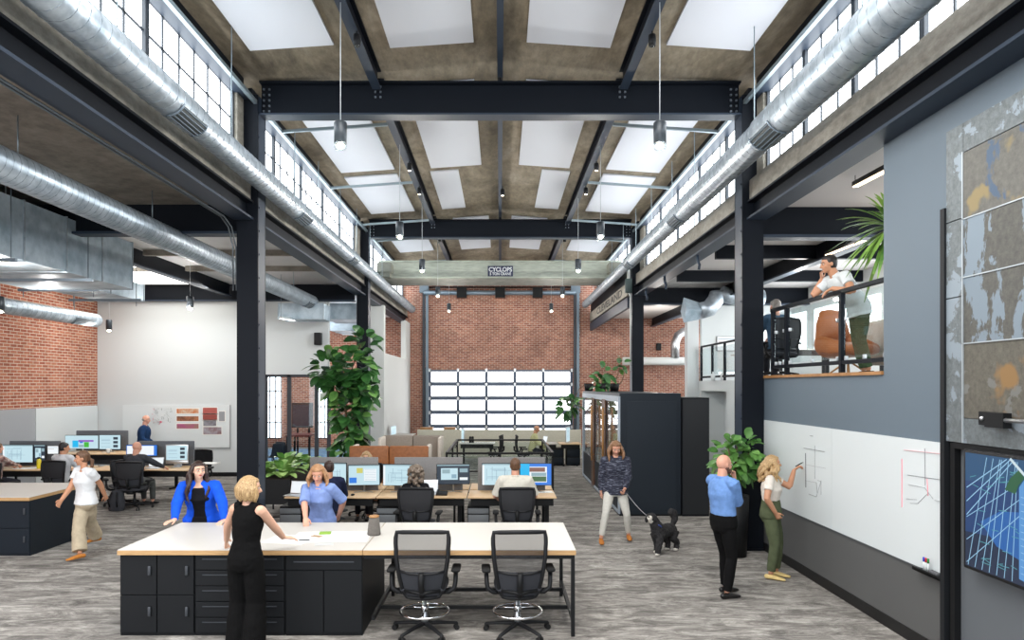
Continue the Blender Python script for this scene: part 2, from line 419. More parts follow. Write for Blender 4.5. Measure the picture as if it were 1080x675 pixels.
# ---- right hand grey wall
XG = 4.27
w = MB(); w.box((XG, -2, 0), (XG + .2, Y1 + .15, 2.78)); w.box((XG, -2, 2.78), (XG + .2, 7.6, 5.36))
struct('wall_right', w, [M_greypaint_skylit])
struct('baseboard_right', MB().box((XG - .025, 6.6, 0), (XG, Y1 - .2, .13)), M_basebd)
m_low = MB().box((XG - .012, 6.56, .13), (XG, Y1 - .18, .80))
struct('trim_3', m_low, M_greypaint_shaded)  # thin sheet giving the lower wall its painted-in shade
# mezzanine structure
struct('trim_4', MB().box((XG + .2, -2, 2.5), (XR, 12.0, 2.78)).box((6.36, 12.0, 2.5), (XR, 21.5, 2.78)), M_concrete_floor2, label='mezzanine floor slab')
struct('trim_5', MB().box((XG - .03, 7.6, 2.775), (XG + .25, Y1 - .2, 2.815)), M_wood, label='wooden nosing along the mezzanine edge')
w = MB(); w.box((5.84, 21.3, 0), (6.2, 21.6, 5.3))
ya, yb, zt = 18.7, 21.0, az(413, 20)
w.box((6.2, 12, 0), (6.35, ya, 2.8)); w.box((6.2, yb, 0), (6.35, 21.6, 2.8)); w.box((6.2, ya, 2.5), (6.35, yb, 2.8)); w.box((6.9, ya - .3, 0), (7.0, yb + .3, 2.6))
w.box((6.35, ya - .2, 0), (6.9, ya - .02, 2.6)); w.box((6.35, yb + .02, 0), (6.9, yb + .2, 2.6))
struct('wall_mezzanine_pier', w, M_white)
struct('wall_mezzanine_back', MB().box((6.35, 21.5, 2.8), (XR, 21.7, 5.3)), M_white)
w = MB(); w.box((XR, -2, 0), (XR + .2, YB, 3.6)); w.box((XR, -2, 4.9), (XR + .2, YB, 5.6)); 
for y in (4, 8, 12, 16, 20, 24, 28): w.box((XR, y, 3.6), (XR + .2, y + .5, 4.9))
struct('wall_right_outer', w, M_white)
struct('window_1', MB().box((XR + .1, -2, 3.6), (XR + .14, YB, 4.9)), M_winglow)

# ---------------------------------------------------------------- the roof of the nave
ZE, ZR = 7.62, 7.90
def deckz(x): return ZR - (ZR - ZE) / 4.1 * abs(x)
c = MB()
for sx in (-1, 1):
    a = [(0, -2, ZR), (sx * 4.5, -2, deckz(4.5)), (sx * 4.5, YB + .2, deckz(4.5)), (0, YB + .2, ZR)]
    b = [(p[0], p[1], p[2] + .15) for p in a]
    c.add(a + b, [(0, 1, 2, 3), (4, 5, 6, 7), (0, 1, 5, 4), (1, 2, 6, 5), (2, 3, 7, 6), (3, 0, 4, 7)])
struct('ceiling', c, M_deck)
# bare deck steps between the panels
def deckpanel(x0, x1, y0, y1, name='ceiling_panel', label=None, d=.035):
    t = MB(); z0, z1 = deckz(x0) - .005, deckz(x1) - .005
    a = [(x0, y0, z0), (x1, y0, z1), (x1, y1, z1), (x0, y1, z0)]
    b = [(p[0], p[1], p[2] - d) for p in a]
    t.add(a + b, [(0, 1, 2, 3), (4, 5, 6, 7), (0, 1, 5, 4), (1, 2, 6, 5), (2, 3, 7, 6), (3, 0, 4, 7)])
    o = t.build(name, M_panelw); tag(o, label, 'ceiling panel', 'white panels on the roof deck'); return o
side = {-1: 'left', 1: 'right'}
for sx in (-1, 1):
    s_ = side[sx]
    deckpanel(sx * .40, sx * 1.66, 5.0, 10.3, label=f'big white ceiling panel just {s_} of the roof ridge, nearest bay')
    deckpanel(sx * 2.46, sx * 3.70, 5.0, 10.1, label=f'big white ceiling panel by the {s_} clerestory, nearest bay')
    deckpanel(sx * .44, sx * 1.62, 11.6, 16.0, label=f'long white ceiling panel just {s_} of the ridge, behind the first cross beam')
    deckpanel(sx * 2.46, sx * 3.70, 11.6, 15.9, label=f'long white ceiling panel by the {s_} clerestory, behind the first cross beam')
    deckpanel(sx * 1.0, sx * 1.67, 16.3, 19.7, label=f'narrow white ceiling panel {s_} of the ridge, before the second cross beam')
    deckpanel(sx * 2.46, sx * 3.72, 16.3, 19.7, label=f'white ceiling panel by the {s_} clerestory, before the second cross beam')
    deckpanel(sx * .35, sx * 1.45, 20.9, 25.6, label=f'far white ceiling panel {s_} of the ridge, above the crane')
    deckpanel(sx * 2.46, sx * 3.72, 20.9, 25.4, label=f'far white ceiling panel by the {s_} clerestory, above the crane')

def ibeam(mb, a, b, h, wd, t=.03, m=0, mf=1):
    """I section between a and b (top centre line), web vertical"""
    a = Vector(a); b = Vector(b); d = (b - a).normalized(); u = Vector((-d.y, d.x, 0)).normalized()
    def slab(z0, z1, hw, mm):
        vs = []
        for p in (a, b):
            for s, z in ((-1, z0), (1, z0), (1, z1), (-1, z1)): vs.append(p + u * hw * s + Vector((0, 0, z)))
        mb.add(vs, [(0, 1, 2, 3), (4, 5, 6, 7), (0, 1, 5, 4), (1, 2, 6, 5), (2, 3, 7, 6), (3, 0, 4, 7)], mm)
    slab(-h, -h + t, wd / 2, mf); slab(-t, 0, wd / 2, m); slab(-h + t, -t, .012, m)
def bolts(mb, c, u, v, nu, nv, gap, m=0):
    for i in range(nu):
        for j in range(nv): mb.cbox(Vector(c) + Vector(u) * gap * (i - (nu - 1) / 2) + Vector(v) * gap * (j - (nv - 1) / 2), (.028, .028, .028), m=m)
M_bolt = mat('bolt_heads', rgb(110, 118, 128), .4, .4)
for i, y in enumerate((Y1, Y2)):
    b = MB(); ibeam(b, (-XC + CW, y, 7.60), (XC - CW, y, 7.60), .55, .26)
    t = struct('trim_%d' % (10 + i), b, [M_steel, M_steel2], label='dark steel cross beam under the roof')
    g = MB()
    for sx in (-1, 1):
        bolts(g, (sx * 2.0, y - .03, 7.46), (1, 0, 0), (0, 0, 1), 2, 3, .085)
        bolts(g, (sx * 3.82, y - .03, 7.32), (1, 0, 0), (0, 0, 1), 2, 5, .09)
    o = g.build('bolts', M_bolt, t)
# purlins along the hall, ridge purlin
for i, x in enumerate((-2.0, 0, 2.0)):
    b = MB()
    for ya_, yb_ in ((2, Y1 - .14), (Y1 + .14, Y2 - .14), (Y2 + .14, YB)):
        z = deckz(x) - .01; h = .30 if x else .24
        ibeam(b, (x, ya_, z), (x, yb_, z), h, .14 if x else .09, .02)
    struct('trim_%d' % (12 + i), b, [M_steel, M_steel2], label='dark steel roof purlin')
# columns
k = 20
for sx in (-1, 1):
    for y in (2.0, Y1, Y2):
        b = MB()
        for s in (-1, 1): b.box((sx * XC - CW, y + s * .17 - .015, 0), (sx * XC + CW, y + s * .17 + .015, 7.35))
        b.box((sx * XC - .012, y - .17, 0), (sx * XC + .012, y + .17, 7.35))
        b.box((sx * XC - CW, y - .17, 0), (sx * XC - CW + .02, y + .17, 7.35), 1); b.box((sx * XC + CW - .02, y - .17, 0), (sx * XC + CW, y + .17, 7.35), 1)
        b.box((sx * XC - .24, y - .24, 0), (sx * XC + .24, y + .24, .03))
        for j in range(18): b.cbox((sx * XC - sx * CW, y - .12, .6 + j * .38), (.02, .03, .03), m=1)
        struct('trim_%d' % k, b, [M_steel, M_steel2], label='dark steel column'); k += 1
# clerestories: sill, crane rail beam, windows, eave beam
win_n = 2
for sx in (-1, 1):
    sl = MB(); x0 = sx * 4.02; x1 = sx * 4.42
    for a, b in ((-2, Y1 - .18), (Y1 + .18, Y2 - .18), (Y2 + .18, YB)): sl.box((x0, a, 5.62), (x1, b, 5.97))
    sl.box((sx * 4.14, Y1 - .45, 5.9), (sx * 4.4, Y1 - .17, 7.3)); sl.box((sx * 4.14, Y2 - .75, 5.9), (sx * 4.4, Y2 - .17, 7.3)); sl.box((sx * 4.14, Y2 + .17, 5.9), (sx * 4.4, Y2 + .5, 7.3))
    struct('trim_%d' % k, sl, M_sill, bevel=.01, label='cast concrete sill under the clerestory'); k += 1
    rb = MB()
    for a, b in ((-2, Y1 - .18), (Y1 + .18, Y2 - .18), (Y2 + .18, YB - .02)):
        rb.box((sx * 4.10, a, 5.36), (sx * 4.16, b, 5.62)); rb.box((sx * 3.98, a, 5.33), (sx * 4.30, b, 5.365), 1); rb.box((sx * 3.98, a, 5.60), (sx * 4.34, b, 5.63))
    struct('trim_%d' % k, rb, [M_steel, M_steel2], label='dark steel rail beam along the hall'); k += 1
    eb = MB()
    for a, b in ((-2, Y1 - .18), (Y1 + .18, Y2 - .18), (Y2 + .18, YB - .02)):
        eb.box((sx * 4.14, a, 7.30), (sx * 4.20, b, 7.62)); eb.box((sx * 4.02, a, 7.27), (sx * 4.30, b, 7.31), 1)
        eb.box((sx * 3.92, a, 7.20), (sx * 3.98, b, 7.26), 2)
    struct('trim_%d' % k, eb, [M_steel, M_steel2, M_conduit], label='dark steel eaves beam with a conduit'); k += 1
    pane = .44; xw = sx * 4.24
    for a, b, grp in ((Y1 - .45 - pane * 24, Y1 - .45, 6 if sx < 0 else 3), (Y1 + .18, Y2 - .75, 4), (Y2 + .5, YB - .1, 4)):
        gl = MB(); zl = 6.42 if sx < 0 else 6.05; gl.box((xw, a, zl), (xw + sx * .02, b, 7.3)); gl.box((xw, a, 5.97), (xw + sx * .02, b, zl), 1)
        wname = struct('window_%d' % win_n, gl, [M_winglow, M_winglow_low], label='steel framed clerestory window strip'); win_n += 1
        fr = MB(); n = round((b - a) / pane); p = (b - a) / n
        for j in range(n + 1):
            t = .045 if j % grp == 0 else .014
            if sx > 0 and b < Y1: y = b - (j * p)
            else: y = a + (n - j) * p
            fr.box((xw - sx * (.05 if j % grp == 0 else .02), y - t, 5.97), (xw, y + t, 7.3))
        for z, t in ((5.985, .015), (6.42, .014), (6.86, .014), (7.285, .02)): fr.box((xw - sx * .02, a, z - t), (xw, b, z + t))
        fr.build('window_frame', M_frame, wname)

# ---------------------------------------------------------------- aisles
# left aisle roof
struct('ceiling_left_aisle', MB().box((XL, -2, 5.62), (-4.42, Y1, 5.8)).box((XL, Y1, 5.62), (-4.42, YB, 5.8), 1), [M_deck_aisle, noisy('aisle_white_ceiling', rgb(212, 212, 214), rgb(224, 224, 226), 1)])
b = MB()
for y in (Y1, 20.0): b.box((XL, y - .02, 5.15), (-4.26, y + .02, 5.62)); b.box((XL, y - .13, 5.12), (-4.26, y + .13, 5.16), 1)
for x in (-7.9,):
    for a, e in ((-2, Y1 - .14), (Y1 + .14, 19.86), (20.14, YB)): b.box((x - .02, a, 5.28), (x + .02, e, 5.62)); b.box((x - .09, a, 5.26), (x + .09, e, 5.29), 1)
struct('trim_%d' % k, b, [M_steel, M_steel2], label='dark steel beams of the left aisle roof'); k += 1
b = MB()
for y in (12.9, 14.9, 16.9): b.box((-7.8, y, 5.5), (-4.5, y + .1, 5.62)); b.box((XL, y, 5.5), (-8.0, y + .1, 5.62))
struct('trim_%d' % k, b, M_deck_aisle, label='concrete ribs of the left aisle roof'); k += 1
# skylight in the left aisle
sky = MB().box((-10.6, 16.2, 5.585), (-8.1, 19.7, 5.615)); struct('window_%d' % win_n, sky, mat('skylight_glow', (1, 1, 1), .5, 0, 3, (1, .98, .92))); win_n += 1
# right aisle roof
struct('ceiling_right_aisle', MB().box((4.42, -2, 5.58), (XR, YB, 5.75)), mat('mezzanine_ceiling', rgb(196, 192, 190), .8))
b = MB()
for y in (Y1, Y2): b.box((4.26, y - .02, 5.10), (XR, y + .02, 5.58)); b.box((4.26, y - .13, 5.06), (XR, y + .13, 5.11), 1)
for x in (6.6,):
    for a, e in ((4, Y1 - .14), (Y1 + .14, Y2 - .14), (Y2 + .14, YB)): b.box((x - .02, a, 5.24), (x + .02, e, 5.58)); b.box((x - .1, a, 5.21), (x + .1, e, 5.25), 1)
for y in (14.2, 17.3): b.box((4.5, y, 5.3), (XR, y + .12, 5.58))
struct('trim_%d' % k, b, [M_steel, M_steel2], label='dark steel beams of the right aisle roof'); k += 1

# ---------------------------------------------------------------- garage door in the end wall
gd = thing('door_1', None, None, ((dx0 + dx1) / 2, YB, 0)); gd['kind'] = 'structure'
MB().box((dx0, YB + .10, 0), (dx1, YB + .12, dz)).build('glass_panes', M_garglow, gd, world=True)
fr = MB(); pw = (dx1 - dx0) / 5
for i in range(6): x = dx0 + pw * i; fr.box((x - .07, YB + .02, 0), (x + .07, YB + .10, dz))
nrow = 6; 
for j in range(nrow + 1):
    z = dz - j * .615
    fr.box((dx0, YB + .02, z - .085), (dx1, YB + .10, z + .0 if j == 0 else z + .085))
    for i in range(6): x = dx0 + pw * i; fr.cbox((x, YB + .0, z - .02), (.10, .05, .14), m=1)
fr.build('door_frame', [M_galframe, M_alu], gd, world=True)
tr = MB()
for x in (dx0 - .18, dx1 + .18): tr.box((x - .10, YB - .06, 0), (x + .10, YB, dz + .1))
tr.build('side_jamb', M_frame, gd, world=True)
# tall guide rails and the torsion tube above
zt = az(309, YB - .2)
for px in (447.5, 607):
    x = ax(px, YB - .2); q = MB(); q.box((x - .08, YB - .22, 0), (x + .02, YB - .12, zt + .15)); q.box((x + .05, YB - .18, 0), (x + .17, YB - .05, zt + .1), 1)
    q.cbox((x, YB - .2, zt + .15), (.4, .2, .3), m=1)
    q.build('lift_rail', [M_frame, M_pipe], gd, world=True)
q = MB(); xa, xb = ax(447, YB - .2), ax(607, YB - .2)
q.tube([(xa, YB - .25, zt), (xb, YB - .25, zt)], .10, 12); q.tube([(xa, YB - .2, zt + .25), (xb, YB - .2, zt + .25)], .035, 8, m=1)
for px in (487, 527.5, 567): q.cbox((ax(px, YB - .2), YB - .22, zt), (.42, .3, .42), m=1)
q.build('torsion_tube', [M_pipe, M_black], gd, world=True)

# ---------------------------------------------------------------- meeting room behind the glass
mz = 2.98
struct('wall_meeting_right', MB().box((-4.95, 20.2, 0), (-4.85, 22.8, 5.1)), M_white) if False else None
YWN = YB - .02
for i, (a, b_) in enumerate(((279, 297), (334, 347))):
    x0, x1 = ax(a, YWN), ax(b_, YWN); z0, z1 = az(462, YWN), az(396, YWN)
    wn = struct('window_%d' % win_n, MB().box((x0, YWN - .02, z0), (x1, YWN, z1)), M_winglow, label='meeting room window with dark mullions'); win_n += 1
    f = MB()
    for j in range(4): xx = x0 + (x1 - x0) * j / 3; f.box((xx - .025, YWN - .06, z0), (xx + .025, YWN - .02, z1))
    for j in range(5): z_ = z0 + (z1 - z0) * j / 4; f.box((x0, YWN - .06, z_ - .025), (x1, YWN - .02, z_ + .025))
    f.build('window_frame', M_frame, wn)
gp = thing('door_2', None, None, ((gx0 + gx1) / 2, YW + .1, 0)); gp['kind'] = 'structure'
MB().box((gx0, YW + .09, .04), (gx1, YW + .10, gz - .06)).build('glass_pane', M_glass2, gp, world=True)
f = MB()
for px in (279, 304, 333, 346): x = ax(px, YW); f.box((x - .05, YW + .05, 0), (x + .05, YW + .15, gz))
f.box((gx0, YW + .05, gz - .08), (gx1, YW + .15, gz)); f.box((gx0, YW + .05, 0), (gx1, YW + .15, .06))
f.build('door_frame', M_frame, gp, world=True)
struct('trim_%d' % k, MB().box((-10.5, 21, 0.001), (-4.6, 28.5, .02)), noisy('blue_rug_carpet', rgb(70, 104, 138), rgb(120, 150, 176), 2.2, .95, 0, (1, 4, 1))); k += 1
# ================================================================ ducts, pipes, crane, lights
def spiral_duct(name, label, pts, rad, seam_step=.16, group=None, vents=(), m=None, seams=True):
    """a straight spiral duct along Y from pts[0] to pts[-1]; rad: [(y, r)] in steps"""
    x, z = pts; y0, y1 = rad[0][0], rad[-1][0]
    t = thing(name, label, 'duct', (x, y0, z), 0, group)
    b = MB(); path = []; rr = []
    for i, (y, r) in enumerate(rad):
        path.append((x, y, z)); rr.append(r)
    b.tube(path, rr, 28)
    b.build('duct_pipe', m or M_galv, t, world=True)
    if seams:
        h = MB(); P = []; RR = []
        n = int((y1 - y0) / seam_step * 14)
        for i in range(n + 1):
            y = y0 + (y1 - y0) * i / n; a = 2 * PI * (y - y0) / seam_step
            j = max(q for q in range(len(rad)) if rad[q][0] <= y + 1e-6); r0 = rad[j][1]; r = r0
            if j + 1 < len(rad):
                ya, yb = rad[j][0], rad[j + 1][0]; r = r0 + (rad[j + 1][1] - r0) * (y - ya) / max(yb - ya, 1e-6)
            P.append((x + (r + .002) * math.cos(a), y, z + (r + .002) * math.sin(a)))
        h.tube(P, .004, 4, smooth=False); h.build('spiral_seam', M_galv2 if False else mat('duct_seam', rgb(132, 143, 152), .4, .4), t, world=True)
    for (yv, r, ang, ln) in vents:
        v = MB(); n = 5
        for k_ in range(n):
            for e in range(8):
                a0 = R(ang - 32 + 64 * e / 8); a1 = R(ang - 32 + 64 * (e + 1) / 8); ya = yv - ln / 2; yb = yv + ln / 2
                if k_ == 0:
                    rr_ = r + .012
                    v.quad((x + rr_ * math.cos(a0), ya, z + rr_ * math.sin(a0)), (x + rr_ * math.cos(a1), ya, z + rr_ * math.sin(a1)), (x + rr_ * math.cos(a1), yb, z + rr_ * math.sin(a1)), (x + rr_ * math.cos(a0), yb, z + rr_ * math.sin(a0)), 0)
            a = R(ang - 26 + 52 * k_ / (n - 1)); rr_ = r + .02
            v.bar((x + rr_ * math.cos(a), yv - ln / 2, z + rr_ * math.sin(a)), (x + rr_ * math.cos(a), yv + ln / 2, z + rr_ * math.sin(a)), .012, m=1)
        for e in (-1, 1):
            v.tube([(x + (r + .015) * math.cos(R(q)), yv + e * ln / 2, z + (r + .015) * math.sin(R(q))) for q in range(ang - 36, ang + 37, 9)], .012, 5, m=1)
        v.build('air_grille', [mat('grille_dark', rgb(60, 66, 68), .6), M_pipe], t, world=True)
    return t
spiral_duct('spiral_duct', 'long shiny spiral duct crossing the hall just inside the left clerestory', (-3.7, 5.86),
            [(2.5, .19), (8.2, .19), (8.25, .175), (13.0, .175), (13.05, .165), (17.3, .165), (17.35, .15), (28.6, .15)],
            group=None, vents=((7.9, .19, -58, .62), (12.6, .175, -58, .55), (16.9, .165, -58, .5)))
spiral_duct('spiral_duct', 'long shiny spiral duct crossing the hall just inside the right clerestory', (3.5, 6.0),
            [(2.5, .225), (9.0, .225), (9.05, .2), (13.6, .2), (13.65, .18), (18.5, .18), (18.55, .14), (28.1, .14)],
            vents=((8.7, .225, 238, .62), (13.3, .2, 238, .55), (18.2, .18, 238, .5)))
spiral_duct('spiral_duct', 'spiral duct hanging under the left aisle ceiling above the desks', (-5.3, 5.0), [(3, .19), (19.2, .19)], seam_step=.11,
            vents=((18.6, .19, -58, .5),))
spiral_duct('spiral_duct', 'short spiral duct running along the left brick wall', (-10.6, 4.36), [(9, .17), (17.9, .17), (18.0, .12)], seam_step=.16,
            vents=((17.2, .17, -40, .8),))
# hanger rods
h = MB()
# rectangular ducts of the left aisle
def rect_duct(label, a, b, mats=None):
    a = Vector(a); b = Vector(b); t = thing('rectangular_duct', label, 'duct', (a + b) / 2)
    t.location = ((a.x + b.x) / 2, (a.y + b.y) / 2, min(a.z, b.z))
    MB().box(a, b).build('duct_box', M_galv2, t, world=True)
    g = MB(); n = max(1, int(abs(b.y - a.y) / .9))
    for i in range(n + 1):
        y = a.y + (b.y - a.y) * i / n; e = .015
        for q in ((min(a.x, b.x) - e, max(a.x, b.x) + e),):
            g.box((q[0], y - .012, min(a.z, b.z) - e), (q[1], y + .012, min(a.z, b.z))); g.box((q[0], y - .012, max(a.z, b.z)), (q[1], y + .012, max(a.z, b.z) + e))
            g.box((q[0], y - .012, min(a.z, b.z)), (q[0] + e, y + .012, max(a.z, b.z))); g.box((q[1] - e, y - .012, min(a.z, b.z)), (q[1], y + .012, max(a.z, b.z)))
    g.build('duct_flange', M_galv, t, world=True); return t
rect_duct('deep galvanised rectangular duct behind the left aisle spiral duct', (-8.9, 8.0, 4.48), (-6.95, 12.9, 5.35))
rect_duct('flat galvanised rectangular duct beyond the deep one in the left aisle', (-9.3, 13.2, 4.62), (-8.3, 15.9, 5.0))
rect_duct('flat galvanised duct box over the meeting room wall', (ax(296, 19.2), 19.0, az(337, 19.2)), (ax(343, 19.2), 19.75, az(321, 19.2)))
rect_duct('pale duct box left of the second column on the left', (ax(344, 20.8), 20.6, az(337, 20.8)), (ax(377, 20.8), 22.0, az(321, 20.8)))
rect_duct('horizontal duct in the back corner left of the white pier', (ax(352, 24), 23.4, az(350, 24)), (ax(384, 24), 25.4, az(341, 24)))
# strut rail frames hanging below the ducts
t = thing('strut_rack', 'hanging strut frame under the rectangular ducts, left aisle', 'strut rack', (-9, 10, 4.3))
q = MB()
for y in (9.6, 11.4): MB().bar((-9.6, y, 4.42), (-6.8, y, 4.42), .04, .05).build('strut_rail', M_pipe, t, world=True)
for y in (13.6, 15.2): MB().bar((-9.6, y, 4.56), (-8.0, y, 4.56), .04, .05).build('strut_rail', M_pipe, t, world=True)
for x, y in ((-9.5, 9.6), (-6.88, 9.6), (-9.5, 11.4), (-6.88, 11.4), (-9.5, 13.6), (-8.1, 13.6), (-9.5, 15.2), (-8.1, 15.2)): MB().tube([(x, y, 4.42), (x, y, 5.62)], .008, 5).build('hanging_rod', M_pipe, t, world=True)
# aisle tube lights
for i, (a, b_, lab) in enumerate((((ax(33, 12.2), 12.2, az(263, 12.2)), (ax(84, 14.0), 14.0, az(278, 14.0)), 'slim white strip light below the deep duct, left aisle'),
                             ((ax(28, 14.2), 14.2, az(286, 14.2)), (ax(76, 16.2), 16.2, az(297, 16.2)), 'slim white strip light above the brick wall, left aisle'),
                             ((ax(300, 18.5), 18.2, az(336, 18.5)), (ax(310, 19.3), 19.3, az(337, 19.3)), 'slim white strip light by the meeting room wall'))):
    a = Vector(a); b_ = Vector(b_); b_.x = a.x + (b_.x - a.x)
    t = thing('strip_light', lab, 'strip light', (a + b_) / 2)
    MB().bar(a, b_, .10, .05).build('light_housing', M_white, t, world=True)
    MB().bar(a - Vector((0, 0, .035)), b_ - Vector((0, 0, .035)), .07, .012).build('light_diffuser', M_ledw, t, world=True)
    MB().tube([a, (a.x, a.y, 5.62)], .006, 4).tube([b_, (b_.x, b_.y, 5.62)], .006, 4).build('hanging_wire', M_pipe, t, world=True)
# curved metal elbow duct on the right before the white pier
t = thing('elbow_duct', 'shiny elbow duct turning down above the white pier on the right', 'duct', (ax(745, 19.5), 19.5, az(333, 19.5)))
Y = 19.5; K = lambda px, py, y=Y: at(px, py, y)
q = MB(); q.tube([K(805, 314), K(776, 314), K(768, 312), K(760, 309)], .22, 20); q.build('side_branch', M_galv, t, world=True)
q = MB(); q.tube([K(757, 307), K(757, 309), K(755, 316), K(748, 325), K(738, 328)], [.2, .22, .23, .24, .24], 20)
for p in (K(757, 300), K(755, 313), K(748, 324)): pass
q.build('elbow_pipe', M_galv, t, world=True)
q = MB(); a = K(720, 328); q.loft([(K(738, 328), Vector((0, .24, 0)), Vector((0, 0, .24))), (K(721, 327), Vector((0, .34, 0)), Vector((0, 0, .36)))], 4, round_ends=(0, 0), smooth=False); q.build('duct_boot', M_galv2, t, world=True)
# white insulated pipe on the back brick wall
t = thing('insulated_duct', 'white duct with a rising bend on the right back brick wall', 'duct', (ax(695, 28.8), 28.8, az(380, 28.8)))
q = MB(); K2 = lambda px, py: at(px, py, 28.8)
q.tube([K2(657, 381), K2(726, 381)], .17, 16); q.build('horizontal_run', M_offwhite, t, world=True)
q = MB(); q.tube([K2(712, 378), K2(712, 362), K2(715, 354), K2(721, 350), K2(730, 349)], .18, 16); q.build('bend', M_alu, t, world=True)

# ---------------------------------------------------------------- travelling crane
t = thing('overhead_crane', 'grey-green overhead travelling crane girder spanning the hall', 'crane', (0, 22.4, 5.96))
q = MB(); zb, ztp = 6.19, 6.70
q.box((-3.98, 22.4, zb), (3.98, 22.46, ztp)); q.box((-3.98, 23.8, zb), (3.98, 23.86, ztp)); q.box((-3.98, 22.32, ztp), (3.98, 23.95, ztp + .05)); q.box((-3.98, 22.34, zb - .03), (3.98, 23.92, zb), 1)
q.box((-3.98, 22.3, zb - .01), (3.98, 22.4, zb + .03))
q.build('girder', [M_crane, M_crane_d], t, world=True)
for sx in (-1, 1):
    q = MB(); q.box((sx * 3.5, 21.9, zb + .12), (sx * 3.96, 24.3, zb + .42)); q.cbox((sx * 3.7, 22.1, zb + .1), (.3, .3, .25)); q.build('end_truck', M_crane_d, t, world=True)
cs = MB(); x0, x1 = ax(514.5, 22.38), ax(541, 22.38); z0, z1 = az(291.5, 22.38), az(280.5, 22.38)
cs.box((x0, 22.36, z0), (x1, 22.395, z1)); sign = cs.build('crane_sign', M_signblue, t, world=True)
def text_mesh(txt, size, loc, rot, m, parent, name='lettering', ext=.003, width=None, font_scale_y=1.0, bold=0.0):
    cu = bpy.data.curves.new('txt', 'FONT'); cu.body = txt; cu.size = size; cu.extrude = ext; cu.offset = bold; cu.align_x = 'CENTER'; cu.align_y = 'CENTER'
    o = bpy.data.objects.new('txt', cu); COL.objects.link(o)
    dg = bpy.context.evaluated_depsgraph_get(); me = bpy.data.meshes.new_from_object(o.evaluated_get(dg)); bpy.data.objects.remove(o)
    me.materials.clear(); me.materials.append(m)
    xs = [v.co.x for v in me.vertices]; sc = 1.0
    if width and xs: sc = width / (max(xs) - min(xs))
    Mx = Matrix.Translation(Vector(loc)) @ Euler(rot).to_matrix().to_4x4() @ Matrix.Diagonal((sc, font_scale_y, 1, 1))
    off = Vector((0, 0, 0)); p = parent
    while p is not None: off += Vector(p.location); p = p.parent
    me.transform(Matrix.Translation(-off) @ Mx)
    ob = bpy.data.objects.new(name, me); COL.objects.link(ob); ob.parent = parent; return ob
text_mesh('CYCLOPS', .20, ((x0 + x1) / 2, 22.355, z0 + .215), (R(90), 0, 0), M_signwhite, sign, width=.76, bold=.006)
text_mesh('5 TON CRANE', .12, ((x0 + x1) / 2, 22.355, z0 + .075), (R(90), 0, 0), M_signwhite, sign, width=.70, bold=.004)
# lettered runway beam beyond the right second column
t = thing('lettered_beam', 'weathered concrete beam with worn block lettering, right of the crane', 'beam', (4.0, 22, 5.4))
q = MB(); q.box((3.86, 20.7, 5.40), (3.975, 29.4, 5.78)); q.build('beam', M_sill, t, world=True)
MB().box((3.90, 20.7, 5.79), (3.96, 29.4, 6.45)).build('upper_plate', M_steel, t, world=True); MB().box((3.86, 20.7, 5.02), (3.96, 29.4, 5.34)).build('lower_plate', M_steel2, t, world=True)
text_mesh('CLEVELAND', .34, (3.855, 24.4, 5.59), (R(90), 0, R(-90)), mat('worn_letter', rgb(72, 70, 68), .8), t, width=5.6, bold=.006)

# ---------------------------------------------------------------- struts and rods
ti = thing('strut_bracket', '', 'bracket', (0, 0, 0)); bpy.data.objects.remove(ti)
rows = ['nearest the camera, behind the first beam', 'second from the first cross beam', 'at the second cross beam', 'over the crane girder', 'furthest, near the brick end wall']
for sx in (-1, 1):
    for i, y in enumerate((12.3, 15.8, 19.4, 21.6, 25.6)):
        o = MB().bar((sx * 3.92, y, 7.23), (sx * 2.03, y, 7.36), .045, .05).build('roof_strut', M_conduit)
        tag(o, f'{side[sx]} hand pale strut arm from purlin to eaves, {rows[i]}', 'strut', 'strut arms under the roof')
for sx, dx_, dz_ in ((-1, -3.7, 5.86), (1, 3.5, 6.0)):
    for i, y in enumerate((6.6, 9.4, 12.3, 13.9, 15.8, 17.6, 19.4, 21.4, 25.6)):
        if abs(y - 23) < 1: continue
        o = MB().tube([(dx_, y, dz_ + .1), (dx_, y, 7.22 if y > Y1 else 7.6)], .008, 5).build('hanger_rod', M_conduit)
        tag(o, f'thin hanger rod holding the {side[sx]} nave duct, number {i + 1} counted from the camera', 'hanger rod', 'rods holding the nave ducts')
for i, y in enumerate((7.5, 10.4, 14, 17.5)):
    o = MB().tube([(-5.3, y, 5.15), (-5.3, y, 5.62)], .008, 5).build('hanger_rod', M_conduit); tag(o, f'short rod holding the aisle spiral duct, number {i + 1} counted from the camera', 'hanger rod', 'rods holding the aisle duct')
for i, y in enumerate((13.4, 17.0)):
    o = MB().tube([(-10.6, y, 4.5), (-10.6, y, 5.62)], .008, 5).build('hanger_rod', M_conduit); tag(o, 'rod holding the ' + ('near' if i == 0 else 'far') + ' end of the duct along the left brick wall', 'hanger rod', 'rods holding the brick wall duct')
# conduits along the left aisle rail beam
t = thing('conduit_run', 'pair of thin conduits under the left rail beam dropping down the first column', 'conduit', (-4.5, 6, 5.2))
q = MB()
for dx_ in (0, -.05): q.tube([(-4.33 + dx_, 2, 5.31), (-4.33 + dx_, 10.7, 5.31), (-4.31 + dx_, 10.95, 5.2), (-4.28 + dx_, 11.06, 4.9), (-4.28 + dx_, 11.08, 4.2)], .013, 6)
q.build('conduit_pipe', mat('dull_conduit', rgb(96, 104, 110), .5, .3), t, world=True)
